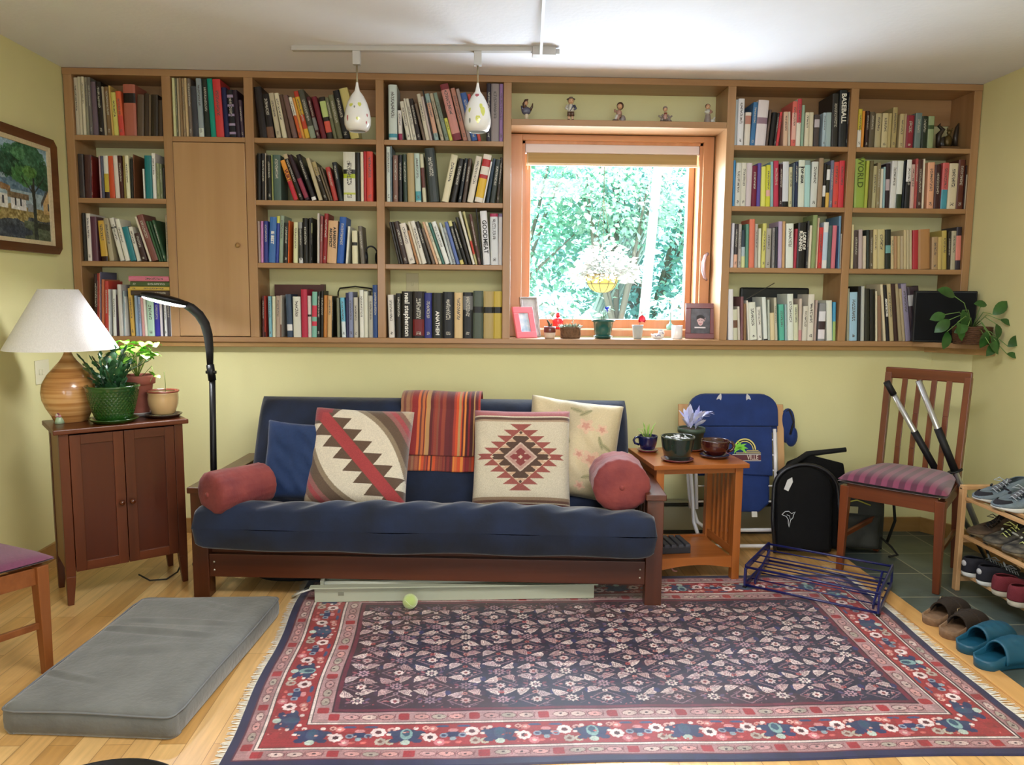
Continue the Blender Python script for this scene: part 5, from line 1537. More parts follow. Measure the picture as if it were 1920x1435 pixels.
def stripe_fabric(name, c1, c2, freq):
    m = bpy.data.materials.new(name); m.use_nodes = True; t = m.node_tree; N = t.nodes; L = t.links; b = N['Principled BSDF']; b.inputs['Roughness'].default_value = .8; b.inputs['Sheen Weight'].default_value = .3
    tc = N.new('ShaderNodeTexCoord'); wv = N.new('ShaderNodeTexWave'); wv.inputs['Scale'].default_value = freq; wv.inputs['Distortion'].default_value = .15; L.new(tc.outputs['Object'], wv.inputs[0])
    r = N.new('ShaderNodeMapRange'); r.inputs[1].default_value = .4; r.inputs[2].default_value = .6; L.new(wv.outputs['Fac'], r.inputs[0])
    x = N.new('ShaderNodeMix'); x.data_type = 'RGBA'; x.inputs[6].default_value = lin(c1); x.inputs[7].default_value = lin(c2); L.new(r.outputs[0], x.inputs[0]); L.new(x.outputs[2], b.inputs['Base Color'])
    n = N.new('ShaderNodeTexNoise'); n.inputs['Scale'].default_value = 400; L.new(tc.outputs['Object'], n.inputs[0]); bp = N.new('ShaderNodeBump'); bp.inputs['Strength'].default_value = .2; L.new(n.outputs[0], bp.inputs['Height']); L.new(bp.outputs[0], b.inputs['Normal']); return m
dining_chair('oak dining chair with a plain purple seat at the left edge', (-1.868, 2.640, 0), math.radians(154), pmat('plain_purple_fabric', '6a3450', rough=.85, var=.12, vscale=120, sheen=.3, bump=.2, bscale=500), wood('light_oak_z', '8c5228', '703c18', 'z'), wood('light_oak_x', '8c5228', '703c18', 'x'), pad=.5, seat=.415)
dining_chair('oak dining chair with a burgundy striped seat in the right corner', (2.10, 3.70, 0.0005), math.radians(-45), stripe_fabric('burgundy_stripe', '4c1230', '742c4a', 6.0))

# ================================================================== FLOOR CUSHION
fcush = thing('floor_cushion', 'grey rectangular floor cushion lying on the wood floor at the left', 'cushion', (-1.21, 2.735, 0), math.radians(0))
n1_, n2_ = 90, 130
def cushion_pt(u, v, top):
    # footprint is a slightly skewed rectangle, long side running away from the viewer
    A = Vector((-1.505, 2.315)); B_ = Vector((-.955, 2.27)); C_ = Vector((-.880, 3.20)); D_ = Vector((-1.45, 3.19))
    uu, vv = (u+1)/2, (v+1)/2; p = (A*(1-uu)+B_*uu)*(1-vv) + (D_*(1-uu)+C_*uu)*vv
    return p.x+1.21, p.y-2.735
gm = pmat('grey_suede_fabric', '666765', rough=.85, var=.14, vscale=9, sheen=.4, bump=.25, bscale=55)
vs = []; fs = []; NU, NV = 70, 110; rs_ = random.Random(1)
def wr(x, y):
    z = 0
    for (cx, cy, ang, L_, w_, a) in ((-.05, .12, -.18, .26, .016, .010), (.02, .20, -.12, .24, .014, .009), (-.20, -.22, -.35, .16, .012, .008), (.12, .34, -.5, .12, .012, .006), (.0, -.02, .1, .2, .03, .005)):
        dx, dy = x-cx, y-cy; s_ = dx*math.cos(ang)+dy*math.sin(ang); d = -dx*math.sin(ang)+dy*math.cos(ang)
        z += a*math.exp(-(d/w_)**2)*max(0, 1-(s_/L_)**2) - a*.7*math.exp(-((d+w_*1.4)/w_)**2)*max(0, 1-(s_/L_)**2)
    return z
for j in range(NV+1):
    for i in range(NU+1):
        u, v = -1+2*i/NU, -1+2*j/NV; rr = .93; cu = u; cv = v
        if abs(u) > .9 and abs(v) > .94:    # rounded corners
            a = (abs(u)-.9)/.1; b_ = (abs(v)-.94)/.06; l = math.hypot(a, b_); k = max(a, b_)/l if l > 0 else 1
            cu = math.copysign(.9+.1*a*k, u); cv = math.copysign(.94+.06*b_*k, v)
        x, y = cushion_pt(cu, cv, 1); e = max(abs(u)**24, abs(v)**30)
        z = .094 - .012*e + wr(x, y)*(1-e) + .004*math.sin(5*x+1)*math.sin(4*y)
        vs.append((x, y, z))
idx = lambda i, j: j*(NU+1)+i
for j in range(NV):
    for i in range(NU): fs.append((idx(i, j), idx(i+1, j), idx(i+1, j+1), idx(i, j+1)))
rim = [idx(i, 0) for i in range(NU)] + [idx(NU, j) for j in range(NV)] + [idx(i, NV) for i in range(NU, 0, -1)] + [idx(0, j) for j in range(NV, 0, -1)]
k = len(rim); base_i = len(vs)
for lev, (off, z) in enumerate(((.006, .070), (.008, .045), (.006, .018), (-.004, .001))):
    for q in rim:
        x, y, _ = vs[q]; d = Vector((x, y-.0)); d2 = Vector((math.copysign(1, x) if abs(x)/.28 > abs(y)/.45 else 0, math.copysign(1, y) if abs(y)/.45 >= abs(x)/.28 else 0))
        vs.append((x+d2.x*off, y+d2.y*off, z + .003*math.sin(11*x+9*y) if lev < 3 else z))
for lev in range(4):
    for i in range(k):
        a = rim[i] if lev == 0 else base_i+(lev-1)*k+i; b_ = rim[(i+1) % k] if lev == 0 else base_i+(lev-1)*k+(i+1) % k
        fs.append((a, base_i+lev*k+i, base_i+lev*k+(i+1) % k, b_))
fs.append(tuple(base_i+3*k+i for i in range(k))[::-1])
MB().add(vs, fs, None, True).build('cover', gm, fcush)
m = MB(); q = [Vector(vs[base_i+i]) + Vector((0, 0, .010)) for i in range(k)]
m.tube(q[::2], .0035, n=6, closed=True); m.build('piping', pmat('grey_piping', '707274', rough=.9), fcush)
# dark round bowl rim at the bottom edge
t = thing('black_round_tray', 'black round tray whose rim peeks in at the bottom edge of the photo', 'tray', (-1.03, 1.885, 0))
MB().lathe([(0, 0), (.235, 0), (.25, .012), (.25, .03), (.243, .03), (.238, .014), (0, .010)], n=64).build('tray', pmat('black_tray', '101014', rough=.5), t)
# ================================================================== FUTON SOFA
SA = math.radians(-3.6)
sof = thing('futon_sofa', 'wooden futon sofa with a dark navy denim mattress under the window', 'sofa', (-0.265, 3.345, 0), SA)
mh1, mh2 = '582a14', '3c1b0c'
mx_ = wood('mahogany_x', mh1, mh2, 'x', rough=.38, coat=.15, scale=6); my_ = wood('mahogany_y', mh1, mh2, 'y', rough=.35, coat=.3, scale=6); mz_ = wood('mahogany_z', mh1, mh2, 'z', rough=.35, coat=.3, scale=6)
HW, DP, AH = 1.065, .74, .515
for s_ in (-1, 1):
    a = MB().box(min(s_*HW, s_*(HW-.09)), max(s_*HW, s_*(HW-.09)), -.02, DP, AH-.028, AH).build('arm', my_, sof, bevel=.004)
    for y in (.015, DP-.065): MB().box(min(s_*(HW-.008), s_*(HW-.082)), max(s_*(HW-.008), s_*(HW-.082)), y-.02, y+.05, 0, AH-.028).build('leg', mz_, sof, bevel=.003)
    MB().box(s_*(HW-.045)-.014, s_*(HW-.045)+.014, .06, DP-.085, .13, .20).build('side_rail', my_, sof, bevel=.002)
    for k in range(6):
        y = .14+k*.095; MB().box(s_*(HW-.045)-.008, s_*(HW-.045)+.008, y-.02, y+.02, .20, AH-.028).build('arm_slat', mz_, sof, bevel=.001)
fr_ = MB().box(-HW+.082, HW-.082, .000, .028, .098, .205).build('front_rail', mx_, sof, bevel=.003)
m = MB()
for s_ in (-1, 1):
    for z_ in (.130, .168): m.lathe([(0, .003), (.004, .002), (.005, 0)], n=12, M=T(s_*(HW-.105), 0, z_) @ RX(90))
m.build('bolt', pmat('nickel_bolt', 'b8b4ac', rough=.3, metal=.9), fr_)
MB().box(-HW+.082, HW-.082, .030, .075, .195, .235).build('seat_rail', mx_, sof, bevel=.003)
MB().box(-HW+.082, HW-.082, DP-.06, DP-.03, .13, .20).build('rear_rail', mx_, sof, bevel=.003)
for k in range(9): x = -.88+k*.22; MB().box(x-.03, x+.03, .06, DP-.06, .203, .218).build('seat_slat', my_, sof)
# mattress: seat
nav = pmat('navy_denim', '0b1222', rough=.85, c2='14223e', vscale=5, sheen=.5, bump=.35, bscale=14)
def soft(NU, NV, fn, name, mat, parent, closed=True):
    """closed cushion surface: fn(u,v,side) -> point; side +1/-1 share their rim"""
    vs = []; fs = []
    for side in (1, -1):
        for j in range(NV+1):
            for i in range(NU+1): vs.append(fn(-1+2*i/NU, -1+2*j/NV, side))
        o = 0 if side > 0 else (NU+1)*(NV+1)
        for j in range(NV):
            for i in range(NU):
                a = o+j*(NU+1)+i; f = (a, a+1, a+NU+2, a+NU+1); fs.append(f if side > 0 else f[::-1])
    return MB().add(vs, fs, None, True).build(name, mat, parent)
def seat_fn(u, v, side):
    # u along the sofa, v front(-1) to back(1); the seat slopes down towards the back
    t = (v+1)/2; k = max(0, (1-abs(u)**30)*(1-abs(v)**16)); k1 = k**.28
    yy = -.100 + t*.60
    f = max(0, min(1, (.035-yy)/.07)); f = f*f*(3-2*f); hw = HW-.090 + .048*f
    x = u*hw*(1-.008*(abs(v)**6)) 
    lump = .010*math.sin(9*u+1)*math.cos(3*v) + .006*math.sin(34*u+5*math.sin(3*v))*max(0, .3-v) + .014*math.exp(-((u-.02)/.30)**2)*max(0, .2-v) - .018*math.exp(-((abs(u)-1)/.16)**2)
    if side > 0: z = .350 + .108*k1 + lump*k - .20*max(0, t-.14)*k1
    else: z = .350 - .108*k**.22 + .004*math.sin(12*u)
    return (x, yy + .006*math.sin(6*u)*(1-t), z)
soft(170, 70, seat_fn, 'mattress_seat', nav, sof)
# mattress: back, leaning on the hinged frame
def back_fn(u, v, side):
    k = (1-abs(u)**18)*(1-abs(v)**10); k = max(0, k)**.5; t = (v+1)/2
    y = .42 + t*.26 + (.075*k if side < 0 else -.075*k) ; z = .27 + t*.565 + (.0 if side > 0 else .0) + .028*(1-abs(v)**10)**.5*0
    z += .05*k*.2; hw = HW-.10 - .012*abs(v)**6 + (.0 if t < .45 else 0)
    y += .006*k*math.sin(7*u+2*v)
    return (u*hw, y, z)
b_ = soft(110, 44, back_fn, 'mattress_back', nav, sof)
for s_ in (-1, 1): MB().bar((s_*(HW-.16), .53, .22), (s_*(HW-.16), .78, .76), .05, .028).build('back_post', mz_, sof, bevel=.002)
for z_, y_ in ((.30, .575), (.50, .67), (.72, .775)): MB().box(-HW+.13, HW-.13, y_+.02, y_+.045, z_, z_+.06).build('back_slat', mx_, sof, bevel=.002)
R_S = Matrix.Translation((-0.265, 3.345, 0)) @ Matrix.Rotation(SA, 4, 'Z')
# mattress back sits a touch inside the arms

# ------------------------------------------------------------------ cushions
def colour_mat(name, rough=.85, bump=.3, bscale=300, sheen=.3):
    return pmat(name, attr='Col', rough=rough, bump=bump, bscale=bscale, sheen=sheen)
def pillow(name, label, M, w, h, th, im, mat, pinch=.05, wr=0.0, seed=0, group=None, edge=8):
    N_ = im.shape[0]; u = np.linspace(-1, 1, N_); U, V = np.meshgrid(u, -u)     # V up
    k = np.clip((1-np.abs(U)**edge)*(1-np.abs(V)**edge), 0, 1)**.45
    X = U*w/2*(1-pinch*(1-V**2)); Z = V*h/2*(1-pinch*(1-U**2)); rs = np.random.RandomState(seed)
    W_ = sum(np.sin(U*rs.uniform(3, 16)+V*rs.uniform(3, 16)+rs.uniform(0, 6)) for _ in range(6))/6*wr
    t = thing(name, label, 'cushion', (0, 0, 0), 0, group); t.matrix_world = M
    P1 = np.stack([X, -th/2*k+W_*k, Z+h/2], -1); P2 = np.stack([X, th/2*k, Z+h/2], -1)[:, ::-1]
    o = grid_obj('cushion_front', P1[::-1], im[::-1], mat, t)
    grid_obj('cushion_back', P2[::-1], np.ones_like(im)*im.mean((0, 1)), mat, t)
    rim = [(P1[0, i]) for i in range(0, N_, 3)] + [P1[i, -1] for i in range(0, N_, 3)] + [P1[-1, i] for i in range(N_-1, 0, -3)] + [P1[i, 0] for i in range(N_-1, 0, -3)]
    return t
def hexc(c): return np.array([int(c[i:i+2], 16)/255 for i in (0, 2, 4)])
def kilim_stripe(N_=190):
    u = np.linspace(0, 1, N_); U, V = np.meshgrid(u, u); d = U-V; im = np.ones((N_, N_, 3))*hexc('cdc3b0'); rs = np.random.RandomState(1)
    br = hexc('5a4638'); s = (V/.118) % 1; dr = .09+.20*(1-s); dl = .09+.20*(((U/.118) % 1))
    im[(d > 0) & (d < dr)] = br; im[(d < 0) & (-d < .09+.20*(((V/.118)+.35) % 1))] = br
    sm = (U+V)/2; sm = np.where(d > 0, sm, 1-sm); a = np.abs(d) - (.50-1.5*(sm-.47)**2)
    for lo, c in ((0, '84745f'), (.065, '5c4a3c'), (.19, '8c5a56'), (.25, '9a4448'), (.31, '7a5a4c'), (.37, 'a8947c')): im[a > lo] = hexc(c)
    im[np.abs(d) < .088] = hexc('9a3a3c')
    im[(U < .10) & (V < .16)] = hexc('8a343a')
    im[(V < .07) & (U > .05) & (U < .2)] = hexc('8a343a')
    return np.clip(im*(1+rs.randn(N_, N_, 1)*.035), 0, 1)
def kilim_diamond(N_=210):
    u = np.linspace(0, 1, N_); U, V = np.meshgrid(u, u); im = np.ones((N_, N_, 3))*hexc('bfb5a0'); rs = np.random.RandomState(2)
    X = (U-.49); Y = (V-.50); p = .062
    row = np.abs(Y)/p; kk = np.floor(row+.5); fr = row+.5-kk          # tooth rows centred on the mid line
    def level(n): # stepped diamond: half width for each row, with a pointed tooth shape
        return n
    def diamond(n, scale=.068, tooth=.07):
        base = (n-kk)*scale; s_ = 1-fr; return (np.abs(X) < base - tooth*(s_ if True else 0) + tooth*.55) & (kk < n)
    rc = hexc('8a4a44'); tan = hexc('b8987e'); dk = hexc('4e3a30'); pk = hexc('a8847a')
    im[diamond(6.0, .068, .085)] = rc
    r = np.abs(X)/.40+np.abs(Y)/.345
    im[r < .80] = tan; 
    t2 = (np.abs(X)/.068+np.abs(Y)/.062) ; im[(r < .80) & (r > .70) & ((V/.031 % 1) < .45)] = hexc('c8b49c')
    im[diamond(4.2, .066, .075) & (r < .78)] = dk
    im[r < .44] = hexc('bca496'); im[r < .385] = pk; im[r < .24] = hexc('c0a898'); im[diamond(1.9, .066, .05) & (r < .28)] = hexc('7a3a3a'); im[r < .06] = hexc('c8b8a0')
    im[V < .075] = hexc('9a5a5c'); im[(V > .075) & (V < .085)] = hexc('d0c4ac'); im[(V > .09) & (V < .115)] = hexc('5a4238'); im[(V > .115) & (V < .135)] = hexc('a08a74')
    im[(V > .90) & (V < .93)] = hexc('8a745e'); im[V > .93] = hexc('6a4c40'); im[(V > .955) & (V < .965)] = hexc('c8b8a0'); im[V > .97] = hexc('7a4646')
    return np.clip(im*(1+rs.randn(N_, N_, 1)*.035), 0, 1)
def floral(N_=150):
    u = np.linspace(0, 1, N_); U, V = np.meshgrid(u, u); im = np.ones((N_, N_, 3))*hexc('b8a988'); rs = np.random.RandomState(4)
    im = im*(1+.06*np.sin(U*9+V*5)[..., None])
    def blob(cx, cy, rx, ry, a, c, n=0):
        dx, dy = U-cx, V-cy; x = dx*np.cos(a)+dy*np.sin(a); y = -dx*np.sin(a)+dy*np.cos(a); th = np.arctan2(y/ry, x/rx); m = (x/rx)**2+(y/ry)**2 < (1+(.25*np.cos(n*th) if n else 0))**2; im[m] = im[m]*.25+hexc(c)*.75
    for cx, cy, s_ in ((.62, .28, .085), (.80, .30, .06), (.72, .62, .10), (.58, .58, .06), (.82, .75, .05), (.35, .2, .07), (.3, .6, .08), (.62, .9, .05), (.15, .4, .06)):
        blob(cx, cy, s_, s_*.8, .3, 'cca48c', 5); blob(cx, cy, s_*.5, s_*.4, .3, 'b87c6c', 5)
    for cx, cy, a in ((.86, .48, .5), (.80, .44, 1.2), (.5, .12, .2), (.6, .14, -.5), (.42, .42, .9), (.70, .80, -.3), (.2, .75, .6)): blob(cx, cy, .075, .022, a, '8a8660'); blob(cx, cy, .07, .003, a, '5c5c44')
    return np.clip(im*(1+rs.randn(N_, N_, 1)*.02), 0, 1)
def place(x0, y0, z0, w, lean, yaw=0, roll=0):
    """bottom centre at x0,y0,z0; lean back in degrees"""
    return T(x0, y0, z0) @ RZ(yaw) @ RX(-lean) @ RY(roll)
kc = colour_mat('woven_kilim', bscale=420)
pillow('kilim_cushion', 'kilim cushion with a diagonal red stripe and stepped brown triangles', place(-.620, 3.575, .368, .5, 24, -4, 2.0), .485, .485, .15, kilim_stripe(), kc, .035, .004, 3, 'kilim cushions')
pillow('kilim_cushion', 'kilim cushion with a stepped diamond medallion, right of the striped throw', place(.172, 3.555, .365, .5, 23, -3, 0), .47, .485, .14, kilim_diamond(), kc, .03, .004, 5, 'kilim cushions')
pillow('floral_cushion', 'creased beige floral cushion behind the diamond kilim cushion', place(.400, 3.70, .385, .5, 22, -4, 7), .47, .50, .17, floral(), colour_mat('floral_cotton', rough=.6, bump=.5, bscale=16), .05, .012, 9)
dn = np.ones((60, 60, 3))*hexc('1a3058')
pillow('denim_cushion', 'small blue denim cushion standing behind the striped kilim cushion', place(-.905, 3.63, .38, .4, 20, 6, 5), .35, .395, .16, dn*(1+np.random.RandomState(0).randn(60, 60, 1)*.02), colour_mat('denim_cloth', bump=.6, bscale=18), .07, .012, 12)
# bolsters
def bolster(label, M, r, L_, mat, seed):
    t = thing('bolster_cushion', label, 'cushion', (0, 0, 0), 0, 'velvet bolsters on the sofa'); t.matrix_world = M
    n, K = 64, 40; vs = []; prof = []
    for i in range(K+1):
        s_ = i/K
        if s_ < .2: q = s_/.2; prof.append((r*math.sin(q*PI/2)**.62, -.028*math.cos(q*PI/2)))
        elif s_ > .8: q = (1-s_)/.2; prof.append((r*math.sin(q*PI/2)**.62, L_+.028*math.cos(q*PI/2)))
        else: prof.append((r*(1+.015*math.sin(9*s_)), (s_-.2)/.6*L_))
    for i, (rr, z) in enumerate(prof):
        for j in range(n):
            a = 2*PI*j/n; e = 1+.014*math.sin(17*a+seed+2*math.sin(a))*min(1, rr/r)*(1 if i < 12 or i > K-12 else .5) + .022*math.sin(3*a+z*20+seed)
            vs.append((rr*e*math.cos(a), z, rr*e*math.sin(a)*(.93)))
    fs = [(i*n+j, (i+1)*n+j, (i+1)*n+(j+1) % n, i*n+(j+1) % n) for i in range(K) for j in range(n)]
    MB().add(vs, fs, None, True).build('cover', mat, t)
    MB().ell((0, -.030, 0), (.012, .005, .012)).build('button', mat, t)
    return t
vel = pmat('rose_velvet', '6c2c30', rough=.75, c2='863c38', vscale=9, sheen=.15, bump=.5, bscale=24)
bolster('rusty rose velvet bolster lying at the left arm of the sofa', place(-1.195, 3.345, .500, 0, 0) @ RZ(-38), .103, .25, vel, 1)
bolster('rusty rose velvet bolster standing end-on at the right arm of the sofa', place(.607, 3.325, .540, 0, 0) @ RZ(-3), .126, .20, vel, 2)
# striped throw over the back
def stripes(n, seed):
    rs = np.random.RandomState(seed); cols = ['8a2c2c', 'c8502c', 'd8843c', '5c2628', 'a03c30', 'b8683c', '6a3a34', 'd06838', '7a2a2c', 'b08858', '8c4434', '4a2224']
    out = np.zeros((n, 3)); i = 0
    while i < n:
        w_ = rs.randint(1, 6); c = hexc(cols[rs.randint(len(cols))]); x = i/n
        if .40 < x < .66: c = c*.35+hexc('6a2c2e')*.65
        if x < .14: c = c*.4+hexc('8a5a4a')*.6
        out[i:i+w_] = c; i += w_
    return out
thr = thing('striped_throw', 'folded red and orange striped throw hanging over the middle of the sofa back', 'throw', (0, 0, 0)); thr.matrix_world = R_S.copy()
tm = colour_mat('striped_wool', bscale=260, sheen=.4)
def throw_layer(name, x0, x1, path, seed, skew=0.0):
    n = 130; st = stripes(n, seed); K = len(path); U = np.linspace(0, 1, n); P = np.zeros((K, n, 3)); im = np.zeros((K, n, 3))
    for k, (y, z) in enumerate(path):
        P[k, :, 0] = x0+(x1-x0)*U + skew*k/K + .0006*np.sin(k*.2); P[k, :, 1] = y-.004*np.sin(U*9+k*.15); P[k, :, 2] = z + .003*np.sin(U*7); im[k] = st
    o = grid_obj(name, P, im, tm, thr); s_ = o.modifiers.new('thickness', 'SOLIDIFY'); s_.thickness = .007; s_.offset = 1; return o
def path_over(off, zlow, n=40):
    # front face of the back cushion from zlow up, over the top, down behind
    pts = []
    def front(z): t = (z-.28)/.565; k = max(0, 1-abs(2*t-1)**10)**.5; return .42+t*.26-.075*k
    for i in range(n): z = zlow+(.800-zlow)*i/(n-1); pts.append((front(z)-off, z))
    for i in range(1, 12): a = PI*i/12; pts.append((.672-(.085+off)*math.cos(a), .815+(.040+off)*math.sin(a)))
    for i in range(8): pts.append((.758+off, .80-.03*i))
    return pts
throw_layer('lower_fold', -.165, .190, path_over(.010, .500), 3)
throw_layer('upper_fold', -.205, .205, path_over(.020, .575), 7, .0)

# ================================================================== UNDER THE SOFA
fx = thing('shop_light_fixture', 'long pale grey fluorescent light fixture lying on the rug under the sofa', 'light fixture', (-.125, 3.40, .0062), math.radians(1.5))
fm_ = pmat('pale_enamel', 'a9ad9a', rough=.35, coat=.3)
MB().box(-.635, .625, -.055, -.040, 0, .068).build('front_side', fm_, fx, bevel=.002)
MB().box(-.655, .640, -.075, -.035, .068, .074).build('flange', fm_, fx, bevel=.001)
MB().box(-.62, .615, -.040, .11, 0, .045).build('housing', fm_, fx, bevel=.004)
MB().box(-.615, .60, .035, .050, .045, .100).build('reflector', fm_, fx, bevel=.002)
MB().tube([(-.60, -.008, .064), (.60, -.008, .064)], .0165, n=16).build('tube', pmat('fluorescent_tube', 'c8ccc0', rough=.2, coat=.4), fx)
for s_ in (-1, 1): MB().box(s_*.605-.008, s_*.605+.008, -.035, .035, .045, .092).build('end_cap', pmat('grey_cap', '8a8c80', rough=.4), fx, bevel=.002)
MB().box(-.53, -.505, -.0565, -.055, .030, .045).build('sticker', pmat('sticker_grey', '7c7c6c', rough=.6), fx)
m = MB(); m.tube([(-.63, 0, .05), (-.70, -.01, .03), (-.745, .0, .008), (-.72, .05, .006), (-.69, .12, .006)], .004, n=8); m.build('cord', pmat('white_cord', 'd0cec4', rough=.5), fx)
tb = thing('tennis_ball', 'pale green tennis ball in front of the light fixture', 'ball', (-.326, 3.255, .0392))
MB().ell((0, 0, 0), (.033, .033, .033), None, 32).build('felt', pmat('tennis_felt', 'b8cc78', rough=.95, sheen=.8, bump=.6, bscale=500), tb)
m = MB(); m.tube([(.0333*math.cos(a)*math.cos(.45*math.sin(2*a)), .0333*math.sin(a)*math.cos(.45*math.sin(2*a)), .0333*math.sin(.45*math.sin(2*a))) for a in [2*PI*k/48 for k in range(48)]], .0008, n=5, closed=True); m.build('seam', pmat('ball_seam', 'e0e4c8', rough=.8), tb)
bg = thing('dark_bag', 'soft black bag on the floor under the left end of the sofa', 'bag', (-.93, 3.66, 0))
m = MB(); m.ell((0, 0, .062), (.20, .13, .062), None, 24, e=.8); m.build('body', pmat('black_bag_cloth', '0c0c12', rough=.9, bump=.5, bscale=20), bg)
MB().tube([(-.10, -.05, .115), (-.05, -.07, .128), (.05, -.07, .128), (.10, -.05, .115)], .008).build('handle', pmat('black_bag_cloth'), bg)
cab_cord = MB().tube([(-1.66, 3.62, .03), (-1.60, 3.60, .008), (-1.53, 3.62, .006), (-1.50, 3.68, .02), (-1.50, 3.74, .05)], .004, n=8).build('power_cord', pmat('dark_cord', '2a2420', rough=.5))
tag(cab_cord, 'loop of dark power cord on the floor under the wooden cabinet', 'cord')
